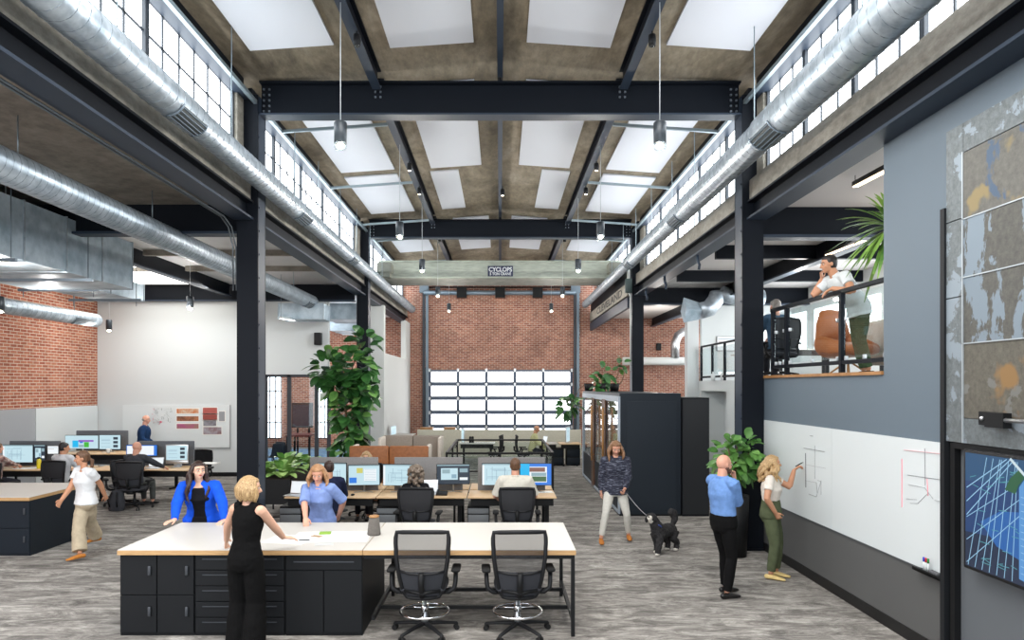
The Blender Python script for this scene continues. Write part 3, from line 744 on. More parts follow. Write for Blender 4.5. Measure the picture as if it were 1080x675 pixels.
# ---------------------------------------------------------------- pendants
def make_pendant(px_label, loc, top, k_=1.0):
    t = thing('pendant_light', px_label, 'pendant light', loc)
    MB().lathe((0, 0, 0), [(.062 * k_, -.10 * k_), (.078 * k_, -.09 * k_), (.08 * k_, .16 * k_), (.07 * k_, .175 * k_), (.02, .18 * k_)], 20).build('lamp_shade', mat('pendant_dark', rgb(52, 58, 64), .35, .3), t)
    MB().lathe((0, 0, 0), [(.03, -.175 * k_), (.066 * k_, -.165 * k_), (.078 * k_, -.135 * k_), (.078 * k_, -.095 * k_)], 20).build('glass_collar', M_glass, t)
    MB().ell((0, 0, -.125 * k_), (.052 * k_, .052 * k_, .035 * k_)).build('bulb', M_bulb, t)
    MB().tube([(0, 0, .17 * k_), (0, 0, top - loc[2])], .006, 5).build('hanging_cord', mat('pale_cord', rgb(190, 196, 200), .5), t)
    return t
ppos = [(8.55, 5.78), (13.6, 5.74), (17.5, 5.72), (22.0, 5.70), (26.7, 5.70)]
wh = ['nearest the camera', 'second from the camera', 'third from the camera, in front of the crane', 'fourth, in front of the end wall brick', 'furthest, in front of the end wall brick']
for sx in (-1, 1):
    for i, (y, z) in enumerate(ppos):
        if i == 3: y, z = 21.9, 5.66
        make_pendant(f'cylinder pendant in the {side[sx]} row, {wh[i]}', (sx * 2.0, y, z), deckz(2) - .3)
for (px, py, y, lab) in ((6, 267, 10.0, 'dark cylinder pendant at the far left, below the rectangular duct'), (200.5, 320, 16.6, 'cylinder pendant in front of the white wall, left of the first column'),
                         (115, 344, 18.8, 'small cylinder pendant in front of the corner of brick and white wall'), (0, 322, 13.5, 'dark cylinder pendant cut by the left edge, by the wall duct')):
    p = at(px, py, y); make_pendant(lab, tuple(p), 5.62)
t = thing('wall_speaker', 'small black speaker box on the white wall above the glass room', 'speaker', (ax(335, YW - .15), YW - .1, az(362, YW)))
MB().rbox((0, 0, .12), (.2, .18, .36), .02).build('speaker_box', M_blackplastic, t); MB().cbox((0, .07, .12), (.06, .1, .06)).build('bracket', M_black, t)
t = thing('wall_speaker', 'small black speaker on the right back brick wall', 'speaker', (ax(694.5, YB - .1), YB - .12, az(366, YB)))
MB().rbox((0, 0, 0), (.2, .18, .3), .02).build('speaker_box', M_blackplastic, t); MB().cbox((0, .08, 0), (.06, .1, .06)).build('bracket', M_black, t)
# track heads on the purlins
th = [(-2.0, 14.6, 'left purlin, upper of the near pair'), (-2.0, 16.4, 'left purlin, lower of the near pair'), (-2.0, 21.8, 'left purlin beyond the second beam'), (0, 17.0, 'ridge purlin before the second beam'),
      (0, 21.9, 'ridge purlin beyond the second beam'), (2.0, 14.6, 'right purlin, upper of the near pair'), (2.0, 16.4, 'right purlin, lower of the near pair'), (2.0, 21.8, 'right purlin beyond the second beam'),
      (-2.0, 9.25, 'left purlin above the nearest pendant'), (2.0, 9.25, 'right purlin above the nearest pendant')]
for x, y, lab in th:
    z = deckz(x) - .32
    t = thing('track_spotlight', 'small spotlight head on the ' + lab, 'spotlight', (x + .06, y, z))
    MB().lathe((0, 0, -.12), [(.045, -.07), (.055, 0), (.05, .08), (.02, .1)], 12).build('lamp_head', M_black, t)
    MB().tube([(0, 0, -.03), (0, 0, .05)], .012, 6).build('bracket', M_black, t)
    MB().ell((0, 0, -.19), (.035, .035, .012)).build('lens', M_bulb if y > 14 and y < 21 else M_glass, t)
# mezzanine linear lights
for i, (a, b_, lab) in enumerate((((ax(902, 9.5), 9.5, az(194, 9.5)), (ax(936, 8.4), 8.4, az(176, 8.4)), 'warm linear light nearest the camera over the mezzanine'),
                             ((ax(872, 13.5), 13.5, az(267, 13.5)), (ax(915, 11.5), 11.5, az(250, 11.5)), 'warm linear light above the leaning man, mezzanine'),
                             ((ax(822, 19), 19, az(289, 19)), (ax(840, 17), 17, az(283, 17)), 'small far warm linear light, mezzanine'))):
    a = Vector(a); b_ = Vector(b_); t = thing('linear_light', lab, 'linear light', (a + b_) / 2)
    MB().bar(a, b_, .09, .06).build('light_housing', M_black, t, world=True)
    MB().bar(a - Vector((0, 0, .04)), b_ - Vector((0, 0, .04)), .07, .015).build('light_diffuser', M_led, t, world=True)
    MB().tube([a, (a.x, a.y, 5.58)], .006, 4).tube([b_, (b_.x, b_.y, 5.58)], .006, 4).build('hanging_wire', M_black, t, world=True)
# rail clamps hanging under the right rail beam
for y, lab in ((14.0, 'near'), (16.8, 'middle'), (19.0, 'far')):
    t = thing('conduit_hanger', f'dark conduit hanger under the right rail beam, {lab} one of three', 'conduit hanger', (4.05, y, 5.33))
    MB().tube([(0, 0, 0), (0, 0, -.12), (.03, -.03, -.2), (.02, -.02, -.3)], .03, 8).build('hanger_hook', M_steel2, t)
t = thing('electrical_box', 'green-grey electrical box on the second column on the right', 'electrical box', (ax(663, 20.1), 20.12, az(305, 20.1)))
MB().rbox((0, 0, .1), (.2, .14, .42), .02).build('enclosure', mat('box_green', rgb(50, 66, 66), .5), t)
MB().tube([(0, 0, -.1), (.05, 0, -.2), (.05, 0, -2.4)], .018, 6).tube([(0, 0, .3), (0, 0, .8)], .05, 8).build('conduit_pipe', M_offwhite, t)
# ================================================================ chairs
def make_chair(name, label, ring, seat, top, group=None, mm=None):
    t = thing(name, label, 'chair', (0, 0, 0), 0, group)
    for i in range(5):
        a = 2 * PI * i / 5 + R(90); d = Vector((math.cos(a), math.sin(a), 0))
        l = MB(); l.loft([(Vector((0, 0, .11)) + d * .02, Vector((-d.y, d.x, 0)) * .032, Vector((0, 0, .025))), (Vector((0, 0, .10)) + d * .16, Vector((-d.y, d.x, 0)) * .026, Vector((0, 0, .02))), (Vector((0, 0, .075)) + d * .35, Vector((-d.y, d.x, 0)) * .020, Vector((0, 0, .016)))], 8)
        lo = l.build('leg', M_blackplastic, t)
        c = MB(); p = d * .35; q = Vector((-d.y, d.x, 0))
        for s in (-1, 1): c.tube([Vector((p.x, p.y, .03)) + q * (s * .012), Vector((p.x, p.y, .03)) + q * (s * .03)], .028, 12)
        c.tube([Vector((p.x, p.y, .05)), Vector((p.x, p.y, .075))], .02, 8); c.build('caster', M_rubber, lo)
    MB().lathe((0, 0, 0), [(.035, .08), (.035, .2), (.026, .21), (.026, seat - .08)], 14).build('gas_column', M_alu if ring else M_black, t)
    if ring:
        b = MB(); b.tube([(.26 * math.cos(2 * PI * i / 40), .26 * math.sin(2 * PI * i / 40), .24) for i in range(40)], .013, 8, closed=True)
        for i in range(3): a = R(30 + 120 * i); b.tube([(.03 * math.cos(a), .03 * math.sin(a), .27), (.26 * math.cos(a), .26 * math.sin(a), .24)], .010, 6)
        b.tube([(0, 0, .24), (0, 0, .31)], .042, 12); b.build('foot_ring', M_chrome, t)
    b = MB(); b.rbox((0, .02, seat - .07), (.26, .30, .06), .02); b.rbox((0, -.16, seat - .09), (.16, .14, .07), .03); b.build('tilt_mechanism', M_black, t)
    s = MB(); n = 9
    secs = []
    for i in range(n):
        y = -.22 + .46 * i / (n - 1); wd = .235 + .02 * math.sin(PI * i / (n - 1)); dz_ = -.02 * math.cos(PI * i / (n - 1)) - (.03 if i == n - 1 else 0)
        secs.append(((0, y, seat - .02 + dz_ * .4), (wd, 0, 0), (0, 0, .035)))
    s.loft(secs, 20); s.build('seat', M_mesh2, t)
    zb = seat - .11 if ring else seat - .02
    def P(u, v, off=0):
        z = zb + (top - zb) * v
        wv = .165 + .105 * min(1, v * 1.5) ** .55 + (.005 if v > .8 else 0)
        wv = wv if v < .93 else wv * (1 - (v - .93) * .5)
        return Vector((u * wv, -.235 - .05 * v - .05 * math.sin(v * PI) + .055 * u * u + off, z + .012 * (1 - u * u) * (v > .95)))
    def grid(v0, v1, m_, name_, nu=10, nv=8):
        g = MB(); vs = [P(-1 + 2 * i / nu, v0 + (v1 - v0) * j / nv) for j in range(nv + 1) for i in range(nu + 1)]
        g.add(vs, [(j * (nu + 1) + i, j * (nu + 1) + i + 1, (j + 1) * (nu + 1) + i + 1, (j + 1) * (nu + 1) + i) for j in range(nv) for i in range(nu)], 0, True)
        return g.build(name_, m_, t, fixn=False)
    grid(.42, .985, mm or M_mesh, 'mesh_back'); grid(.03, .42, M_mesh2, 'lumbar_panel')
    fr = [P(-1, v / 12) for v in range(13)] + [P(-1 + 2 * i / 8, 1) for i in range(1, 8)] + [P(1, 1 - v / 12) for v in range(13)] + [P(1 - 2 * i / 8, 0) for i in range(1, 8)]
    f = MB(); f.tube(fr, .023, 8, closed=True)
    f.tube([P(-.96, .42), P(-.5, .39), P(0, .38), P(.5, .39), P(.96, .42)], .013, 8)
    f.build('back_frame', M_blackplastic, t)
    f = MB(); f.tube([P(0, .42, -.03), P(0, .2, -.05), (0, -.24, zb + .03), (0, -.14, seat - .09)], [.03, .03, .035, .04], 10)
    f.tube([P(-.9, .12, -.01), (0, -.29, zb + .06), P(.9, .12, -.01)], .02, 8); f.build('back_spine', M_black, t)
    for s_ in (-1, 1):
        a = MB(); a.tube([(s_ * .12, -.10, seat - .09), (s_ * .27, -.14, seat - .07), (s_ * .325, -.14, seat - .03), (s_ * .335, -.12, seat + .02), (s_ * .34, -.08, seat + .14)], [.022, .025, .025, .024, .024], 8)
        ar = a.build('armrest', M_blackplastic, t)
        MB().rbox((s_ * .34, -.04, seat + .155), (.095, .25, .04), .018).build('arm_pad', M_rubber, ar)
    return t
chair_hi = make_chair('drafting_chair', 'black mesh drafting chair with chrome foot ring, left of the two at the white table', True, .555, 1.13, 'drafting chairs at the white table')
yc = 7.32
chair_hi.location = (ax(448, yc) , yc, 0)
dup(chair_hi, (ax(546, yc), yc, 0), R(3), 'black mesh drafting chair with chrome foot ring, right of the two, nearer the table end')
chair_lo = make_chair('task_chair', 'dark mesh task chair of the curly haired woman at the centre bench', False, .46, 1.02, 'task chairs in the office', M_mesh_task)
chair_lo.location = (ax(441.5, 11.05), 11.05, 0); chair_lo.rotation_euler = (0, 0, R(-4))

# ================================================================ the island counter and table
ct = .92
def doors_unit(label, x0, x1, y0, y1, z1, kind, right_side=None, mt=None):
    t = thing('cabinet', label, 'cabinet', ((x0 + x1) / 2, (y0 + y1) / 2, 0), 0, None)
    mt = mt or M_cab
    MB().box((x0, y0 + .02, .0), (x1, y1, z1)).build('carcass', [mt], t, world=True)
    g = .006; yf = y0
    if kind == 'doors4':
        xm = (x0 + x1) / 2; zm = z1 * .5
        for a, b in ((x0, xm), (xm, x1)):
            for c, d in ((.03, zm), (zm, z1)):
                o = MB().box((a + g, yf, c + g), (b - g, yf + .018, d - g)).build('door', mt, t, world=True, bevel=.003)
                h = MB(); h.rbox((b - .075, yf - .012, d - .17), (.032, .02, .10), .008); h2 = h.build('handle', M_handle, o)
                for v in h2.data.vertices: v.co -= Vector(t.location)
    elif kind == 'drawers5':
        for i in range(5):
            c, d = .03 + (z1 - .03) * i / 5, .03 + (z1 - .03) * (i + 1) / 5
            o = MB().box((x0 + g, yf, c + g), (x1 - g, yf + .018, d - g)).build('drawer', mt, t, world=True, bevel=.003)
            h = MB().box((x0 + .08, yf - .006, d - .055), (x1 - .08, yf, d - .045)); h2 = h.build('handle', M_handle, o)
            for v in h2.data.vertices: v.co -= Vector(t.location)
    elif kind == 'drawer_doors':
        zt_ = z1 - .17; xm = (x0 + x1) / 2
        o = MB().box((x0 + g, yf, zt_ + g), (x1 - g, yf + .018, z1 - g)).build('drawer', mt, t, world=True, bevel=.003)
        h2 = MB().box((x0 + .09, yf - .006, z1 - .085), (x1 - .09, yf, z1 - .073)).build('handle', M_handle, o)
        for v in h2.data.vertices: v.co -= Vector(t.location)
        for a, b in ((x0, xm), (xm, x1)): MB().box((a + g, yf, .03 + g), (b - g, yf + .018, zt_ - g)).build('door', mt, t, world=True, bevel=.003)
    return t
ya_, yb_ = 7.2, 8.65; xl, xm_, xr = -4.04, -1.45, .80; zc = ct - .055
def worktop(label, x0, x1, y0, y1, z):
    t = thing('worktop', label, 'worktop', ((x0 + x1) / 2, (y0 + y1) / 2, z - .055))
    MB().box((x0, y0, z - .055), (x1, y1, z - .008)).build('plywood_edge', M_ply, t, world=True)
    MB().box((x0 + .002, y0 + .002, z - .008), (x1 - .002, y1 - .002, z)).build('laminate_surface', M_top, t, world=True)
    return t
worktop('white laminate counter top with plywood edge on the charcoal cabinets, front centre', xl, xm_ - .006, ya_, yb_, ct)
x1 = ax(206, 7.25); x2 = ax(301, 7.25)
doors_unit('charcoal four-door cabinet at the left end of the front counter', xl + .01, x1 - .004, ya_ + .03, yb_ - .03, zc, 'doors4')
doors_unit('charcoal five-drawer cabinet behind the woman in black', x1 + .004, x2 - .004, ya_ + .03, yb_ - .03, zc, 'drawers5')
doors_unit('charcoal cabinet with one wide drawer above two doors, beside the open table', x2 + .004, xm_ - .01, ya_ + .03, yb_ - .03, zc, 'drawer_doors')
t = thing('work_table', 'open white work table with black steel frame and plywood edge, right half of the island', 'table', ((xm_ + xr) / 2, 7.9, 0))
MB().box((xm_, ya_, ct - .055), (xr, yb_, ct - .008)).build('plywood_edge', M_ply, t, world=True)
MB().box((xm_ + .002, ya_ + .002, ct - .008), (xr - .002, yb_ - .002, ct)).build('tabletop', M_top, t, world=True)
b = MB(); zz_ = ct - .055
for y in (ya_ + .04, yb_ - .04): b.box((xm_ + .01, y - .02, zz_ - .045), (xr - .01, y + .02, zz_))
for x in (xm_ + .04, xr - .03): b.box((x - .02, ya_ + .06, zz_ - .045), (x + .02, yb_ - .06, zz_))
b.build('apron_frame', M_black, t, world=True)
for x in (xm_ + .10, xr - .03):
    for y in ((ya_ + .03, yb_ - .03) if x > 0 else (yb_ - .03,)): MB().box((x - .02, y - .02, 0), (x + .02, y + .02, zz_ - .045)).build('leg', M_black, t, world=True)
    MB().box((x - .018, ya_ + .05, .16), (x + .018, yb_ - .05, .205)).build('side_stretcher', M_black, t, world=True)
for y in (7.62, 8.28): MB().box((xm_ + .12, y - .018, .162), (xr - .05, y + .018, .203)).build('cross_stretcher', M_black, t, world=True)
# things on the island
t = thing('smart_speaker', 'grey cone-shaped container with a round wooden lid on the counter', 'speaker', (ax(394.5, 7.93), 7.93, ct))
MB().lathe((0, 0, 0), [(.072, 0), (.078, .01), (.076, .03), (.058, .20), (.052, .205)], 28).build('cone_body', noisy('speaker_fabric', rgb(92, 88, 84), rgb(108, 103, 98), 80, .9), t)
MB().lathe((0, 0, 0), [(.05, .205), (.06, .208), (.06, .222), (.052, .226)], 28).build('wooden_lid', M_wood, t)
def flat(name, label, cat, px, py, sx, sy, rz, m, h=.002, z=ct, grp=None):
    Y = 720 * (CAMZ - z) / (py - VY); t = MB().rbox((0, 0, h / 2), (sx, sy, h), min(.002, h * .4)).build(name, m); t.location = (ax(px, Y), Y, z + .0005); t.rotation_euler = (0, 0, R(rz)); tag(t, label, cat, grp); return t
M_plan = noisy('printed_plan', rgb(222, 222, 218), rgb(240, 240, 238), 26, .8)
flat('drawing_sheet', 'large printed plan sheet lying on the counter in front of the woman in light blue', 'paper', 350, 566, .86, .56, 4, M_plan)
flat('drawing_sheet', 'printed plan sheet on the counter by the black-dressed woman’s hand', 'paper', 306, 569, .5, .42, -12, mat('plan_sheet_b', rgb(228, 228, 226), .8), .003)
flat('sketch_sheet', 'small grey sketch sheet at the front of the counter plans', 'paper', 342, 574, .2, .12, 10, mat('sketch_grey', rgb(196, 198, 198), .8), .004)
flat('sticky_note_pad', 'bright green sticky note pad on the plans', 'notepad', 343, 563, .13, .10, 8, mat('sticky_green', rgb(132, 170, 60), .7), .018)
flat('wood_sample', 'small tan wood sample beside the green pad', 'sample', 334, 566, .12, .07, -20, mat('sample_tan', rgb(168, 140, 104), .6), .008)
t = thing('marker_pen', 'dark marker pen lying by the black-dressed woman’s fingers', 'pen', (ax(321, 7.62), 7.62, ct)); MB().tube([(-.06, 0, .008), (.03, .01, .008)], .007, 8).build('barrel', M_blackplastic, t); MB().tube([(.03, .01, .008), (.055, .013, .008)], .0085, 8).build('cap', M_handle, t)

# left island
xr2 = ax(31, 10.6)
worktop('white counter top with plywood edge at the left edge of the photo', -9.6, xr2, 10.6, 12.2, ct)
for i, (a, b_) in enumerate(((-9.55, -8.45), (-8.44, xr2 - .02))):
    doors_unit(('charcoal four-door cabinet of the left counter, ' + ('cut by the photo edge', 'by the walking woman')[i]), a, b_, 10.63, 12.17, zc, 'doors4', mt=M_cab2)

# ================================================================ desks, screens, monitors
def make_desk(label, x0, x1, y0, y1, z=.74, group=None, feet=True, mt=None):
    t = thing('desk', label, 'desk', ((x0 + x1) / 2, (y0 + y1) / 2, 0), 0, group)
    MB().rbox(((x0 + x1) / 2, (y0 + y1) / 2, z - .014), (x1 - x0, y1 - y0, .028), .006).build('desktop', mt or M_deskwood, t, world=True)
    MB().box((x0 + .1, (y0 + y1) / 2 - .05, z - .12), (x1 - .1, (y0 + y1) / 2 + .05, z - .03)).build('crossbeam', M_black, t, world=True)
    for x in (x0 + .14, x1 - .14):
        b = MB(); b.box((x - .035, (y0 + y1) / 2 - .03, .04), (x + .035, (y0 + y1) / 2 + .03, z - .03)); b.box((x - .03, y0 + .05, 0), (x + .03, y1 - .05, .04)); b.build('leg', M_black, t, world=True)
    MB().box((x0 + .05, y0 + .05, z - .16), (x1 - .05, y0 + .07, z - .03)).build('cable_tray', M_black, t, world=True)
    return t
def desk_screen(label, x0, x1, y, z0=.55, z1=1.33, m=None, group='felt desk screens'):
    t = thing('desk_screen', label, 'desk screen', ((x0 + x1) / 2, y, 0), 0, group)
    MB().rbox(((x0 + x1) / 2, y, (z0 + z1) / 2), (x1 - x0, .035, z1 - z0), .015).build('felt_panel', m or M_felt, t, world=True)
    b = MB()
    for x in (x0 + .15, x1 - .15): b.box((x - .02, y - .02, 0), (x + .02, y + .02, z0 + .01))
    b.build('support_post', M_black, t, world=True); return t
def make_monitor(label, loc, w_, h_, yaw=0, ui='plans', bez=M_blackplastic, lift=.12, group=None, tilt=0, iso=False, cat='monitor', name='monitor'):
    """a screen on a foot; the display faces -Y before it is turned by yaw"""
    t = thing(name, label, cat, loc, R(yaw), group)
    zc_ = lift + h_ / 2
    MB().rbox((0, .012, zc_), (w_, .03, h_), .008).build('housing', bez if not iso else M_alu, t)
    b = MB(); e = .010 if not iso else .018; y = -.0045
    def rect(u0, v0, u1, v1, m, k_=1):
        x0_, x1_ = -w_ / 2 + e + (w_ - 2 * e) * u0, -w_ / 2 + e + (w_ - 2 * e) * u1
        z0_, z1_ = lift + e + (h_ - 2 * e) * v0, lift + e + (h_ - 2 * e) * v1
        b.quad((x0_, y - .0004 * k_, z0_), (x1_, y - .0004 * k_, z0_), (x1_, y - .0004 * k_, z1_), (x0_, y - .0004 * k_, z1_), m)
    mats = [S_bg, S_white, S_blue, S_dark, S_yel, S_line, S_green, S_cyan, S_purp, S_brown, S_dgreen, S_grey]
    rn = random.Random(hash(label) % 1000 if False else len(label))
    if ui == 'plans':
        rect(0, 0, 1, 1, 0, 0); rect(0, .94, 1, 1, 11); rect(0, 0, .06, .94, 1)
        for i in range(7):
            u = .1 + .8 * rn.random(); rect(u, .12 + .1 * rn.random(), u + .012, .5 + .38 * rn.random(), 5, 2)
        for i in range(6):
            v = .15 + .7 * rn.random(); u = .1 + .4 * rn.random(); rect(u, v, u + .3 + .2 * rn.random(), v + .015, 5, 2)
    elif ui == 'blueyellow':
        rect(0, 0, 1, 1, 0, 0); rect(.02, .1, .26, .38, 2); rect(.26, .6, .46, .86, 4); rect(.5, .2, .9, .8, 1); rect(0, .95, 1, 1, 11)
        for i in range(8): v = .2 + .08 * i; rect(.52, v, .88, v + .012, 5, 2)
    elif ui == 'dark':
        rect(0, 0, 1, 1, 3, 0); rect(.12, .22, .64, .82, 0); rect(.16, .55, .4, .76, 11, 2); rect(.45, .3, .6, .5, 5, 2); rect(.7, .6, .95, .8, 11); rect(.7, .2, .95, .34, 1); rect(0, .94, 1, 1, 11)
    elif ui == 'blue':
        rect(0, 0, 1, 1, 2, 0); rect(.0, .0, .30, 1, 7); rect(.30, .12, .86, .86, 1, 2); rect(.30, .62, .8, .82, 9, 3); rect(.30, .16, .84, .40, 10, 3); rect(.36, .42, .84, .58, 11, 3)
    elif ui == 'blocks':
        rect(0, 0, 1, 1, 0, 0); rect(.22, .1, .4, .62, 7); rect(.41, .1, .56, .3, 11); rect(.57, .1, .72, .5, 6); rect(.40, .52, .86, .66, 8); rect(.44, .42, .54, .54, 2, 2)
    elif ui == 'list':
        rect(0, 0, 1, 1, 0, 0)
        for i in range(3): rect(.1, .15 + .27 * i, .52, .17 + .27 * i, 5); rect(.66, .12 + .28 * i, .88, .3 + .28 * i, 3)
        rect(.1, .6, .5, .63, 5)
    elif ui == 'bluewin':
        rect(0, 0, 1, 1, 2, 0); rect(.02, .06, .90, .93, 1)
    elif ui == 'white': rect(0, 0, 1, 1, 1, 0); rect(.05, .8, .9, .84, 5); rect(.05, .6, .6, .63, 9)
    b.build('display', mats, t, fixn=False)
    if lift > .03:
        if iso:
            MB().rbox((0, .012, lift - .03), (w_, .02, .07), .006).build('chin', M_alu, t)
            MB().add([(-.09, .03, lift + .1), (.09, .03, lift + .1), (.09, .06, .01), (-.09, .06, .01), (-.09, .04, lift + .1), (.09, .04, lift + .1), (.09, .07, .01), (-.09, .07, .01)], [(0, 1, 2, 3), (4, 5, 6, 7), (0, 1, 5, 4), (2, 3, 7, 6), (0, 3, 7, 4), (1, 2, 6, 5)]).build('stand', M_alu, t)
            MB().rbox((0, -.02, .006), (.2, .17, .012), .005).build('foot', M_alu, t)
        else:
            MB().tube([(0, .05, .012), (0, .05, zc_ * .9), (0, .03, zc_)], .017, 8).build('stand', M_alu, t)
            b = MB()
            for s in (-1, 1): b.bar((0, .05, .008), (s * .16, -.08, .008), .03, .014)
            b.build('foot', M_alu, t)
    return t
def laptop(label, loc, yaw, group=None, ui='white'):
    t = thing('laptop', label, 'laptop', loc, R(yaw), group)
    MB().rbox((0, -.11, .009), (.33, .22, .016), .004).build('keyboard_base', M_alu, t)
    MB().rbox((0, .035, .125), (.33, .008, .225), .003, rot=(R(-14), 0, 0)).build('lid', M_alu, t)
    n = Vector((0, -math.cos(R(14)), -math.sin(R(14)))) * -1
    b = MB(); c = Vector((0, .035, .125)); up = Vector((0, math.sin(R(14)), math.cos(R(14)))); f = Vector((0, -math.cos(R(14)), math.sin(R(14)))) * .0055
    b.quad(*[c + f + Vector((sx * .155, 0, 0)) + up * sz * .1 for sx, sz in ((-1, -1), (1, -1), (1, 1), (-1, 1))]); b.build('display', S_white, t, fixn=False)
    return t
DX = [-3.72, -2.14, -.57, .98]; DY0, DY1 = 11.72, 12.5; DZ = .74
for i in range(3):
    make_desk(['maple desk of the centre bench at its left end, behind the woman in light blue', 'middle maple desk of the centre bench, where the curly haired woman sits', 'maple desk at the right end of the centre bench, where the man in white sits'][i], DX[i] + .01, DX[i + 1] - .01, DY0, DY1, DZ, 'centre bench desks, near row')
    make_desk(['left', 'middle', 'right'][i] + ' maple desk in the row behind the centre felt screens', DX[i] + .01, DX[i + 1] - .01, 12.62, 13.4, DZ, 'centre bench desks, far row')
sp = 12.56
for a, b_, l in ((327, 399, 'left'), (416, 488, 'middle'), (504, 575, 'right')):
    desk_screen(f'light grey felt desk screen, {l} of the three along the centre bench', ax(a, sp), ax(b_, sp), sp, z1=1.34)
MY = 12.30
def mon(px0, px1, py0, py1, Y, label, ui, yaw=0, z=DZ, group=None, **kw):
    w_ = (px1 - px0) * Y / 720 / max(.3, math.cos(R(yaw))); h_ = (py1 - py0) * Y / 720; zt_ = az(py0, Y)
    return make_monitor(label, (ax((px0 + px1) / 2, Y), Y, z), w_, h_, yaw, ui, lift=max(.0, zt_ - h_ - z), group=group, **kw)
mon(334, 366, 488, 511, MY, 'pale monitor right of the dark haired man in navy', 'plans', -6)
mon(367.5, 400.5, 490, 512, MY, 'black framed monitor with a blue block and a yellow patch on screen', 'blueyellow', 6)
mon(403.5, 441, 489.5, 512.5, MY, 'thin pale monitor left of the curly haired woman', 'plans', -4)
mon(460.5, 495.5, 489.5, 511, MY, 'dark screened monitor right of the curly haired woman', 'dark', 5)
mon(508, 546, 488.5, 512, MY, 'pale plan-filled monitor left of the man in the white shirt', 'plans', 0)
mon(548, 582, 488.5, 512, MY - .01, 'vivid blue monitor showing a building picture, right of the man in white', 'blue', 0)
laptop('open laptop with white screen beside the dark monitor on the centre bench', (ax(452, 12.1), 12.12, DZ), 5)
laptop('open laptop at the left end of the centre bench', (ax(315, 12.0), 11.98, DZ), -14)
for px, lab, Y in ((372, 'dark mouse on the desk right of the man in navy', 11.9), (363, 'black phone on the desk beside the man in navy', 11.88), (466, 'black desk phone in front of the dark monitor', 11.95)):
    nm = 'computer_mouse' if 'mouse' in lab else ('mobile_phone' if 'beside' in lab else 'desk_phone')
    if nm == 'desk_phone':
        o = MB(); o.rbox((0, 0, .03), (.2, .17, .04), .012, rot=(R(12), 0, 0)); o.rbox((-.07, 0, .055), (.045, .19, .035), .014, rot=(R(12), 0, 0)); o = o.build(nm, M_blackplastic)
    elif nm == 'computer_mouse': o = MB().ell((0, 0, .014), (.032, .055, .018)).build(nm, M_blackplastic)
    else: o = MB().rbox((0, 0, .005), (.075, .15, .009), .004).build(nm, M_blackplastic)
    o.location = (ax(px, Y), Y, DZ + .001); tag(o, lab, nm.split('_')[-1])
p = flat('notepad', 'white sheet of notes at the right end of the centre bench', 'paper', 574, 519, .3, .2, 8, M_paper, .004, DZ)
for px, lab in ((311, 'grey under-desk drawer pedestal at the left of the centre bench'), (411, 'grey under-desk drawer pedestal below the pale monitor'), (505, 'grey under-desk drawer pedestal between the two near chairs')):
    t = thing('pedestal', lab, 'drawer pedestal', (ax(px, 12.1), 12.1, 0), 0, 'under-desk pedestals')
    MB().rbox((0, 0, .31), (.38, .5, .5), .01).build('carcass', M_black, t)
    for z, h in ((.13, .2), (.34, .16), (.48, .1)): MB().rbox((0, -.26, z), (.36, .02, h - .01), .004).build('drawer', mat('pedestal_grey', rgb(110, 114, 118), .5), t)
    for sx in (-1, 1):
        for sy in (-1, 1): MB().tube([(sx * .14 - .015, sy * .2, .03), (sx * .14 + .015, sy * .2, .03)], .028, 10).build('caster', M_rubber, t)
# more task chairs
CH = [(545, 11.05, 0, 'dark mesh task chair of the man in the white shirt at the centre bench'), (303 + 40, 11.25, -20, 'task chair of the man in navy behind the woman in light blue'),
      (479, 13.9, 170, 'empty task chair in the far row of the centre bench')]
for px, Y, rz, lab in CH[:2]: dup(chair_lo, (ax(px, Y), Y, 0), R(rz), lab)

# ================================================================ left aisle desks
LZ = .76
make_desk('maple desk of the man in dark grey, left aisle', -9.35, -6.95, 15.35, 16.2, LZ, 'left aisle desks')
make_desk('maple desk with the yellow bottle at the far left', -11.6, -9.5, 15.35, 16.2, LZ, 'left aisle desks')
make_desk('raised maple desk beyond the white-shirted man, left aisle', -11.3, -8.3, 17.4, 18.2, .92, 'left aisle desks')
desk_screen('dark grey felt screen behind the desk of the man in dark grey', ax(146, 16.25), ax(205, 16.25), 16.26, z1=1.34, m=M_felt_d)
desk_screen('dark grey felt screen at the far left desk', ax(10, 16.25), ax(64, 16.25), 16.26, z1=1.34, m=M_felt_d)
desk_screen('dark grey felt screen behind the colourful monitor, left aisle', ax(80, 18.24), ax(135, 18.24), 18.26, z1=1.46, m=M_felt_d)
mon(2.5, 35, 469, 488, 15.95, 'wide pale monitor at the far left desk', 'plans', 0, LZ)
mon(35.5, 48, 469, 487, 15.97, 'narrow grey-blue monitor beside the wide one, far left', 'dark', 0, LZ)
mon(50, 62, 470, 479, 15.97, 'small screen behind the white-shirted man, far left', 'white', 0, LZ)
mon(68.5, 104, 459, 473.5, 17.9, 'monitor showing coloured blocks, left aisle back desk', 'blocks', 0, .92)
mon(104.5, 127.5, 458.5, 474, 17.9, 'monitor right of the colourful one, left aisle back desk', 'list', 0, .92)
mon(133, 166, 469, 481, 16.0, 'blue bordered monitor behind the bald man in dark grey', 'bluewin', 0, LZ)
mon(175, 198, 469, 486, 15.9, 'silver all-in-one computer right of the man in dark grey', 'list', 4, LZ, iso=True)
laptop('open laptop in front of the bald man in dark grey', (ax(164, 15.75), 15.75, LZ), 0)
t = thing('water_bottle', 'yellow bottle with dark lid on the far left desk', 'bottle', (ax(41, 15.6), 15.6, LZ))
MB().lathe((0, 0, 0), [(.04, 0), (.045, .01), (.045, .2), (.03, .225)], 16).build('bottle_body', mat('bottle_yellow', rgb(222, 206, 40), .35), t); MB().lathe((0, 0, 0), [(.03, .225), (.032, .23), (.032, .26), (.02, .265)], 14).build('lid', M_black, t)
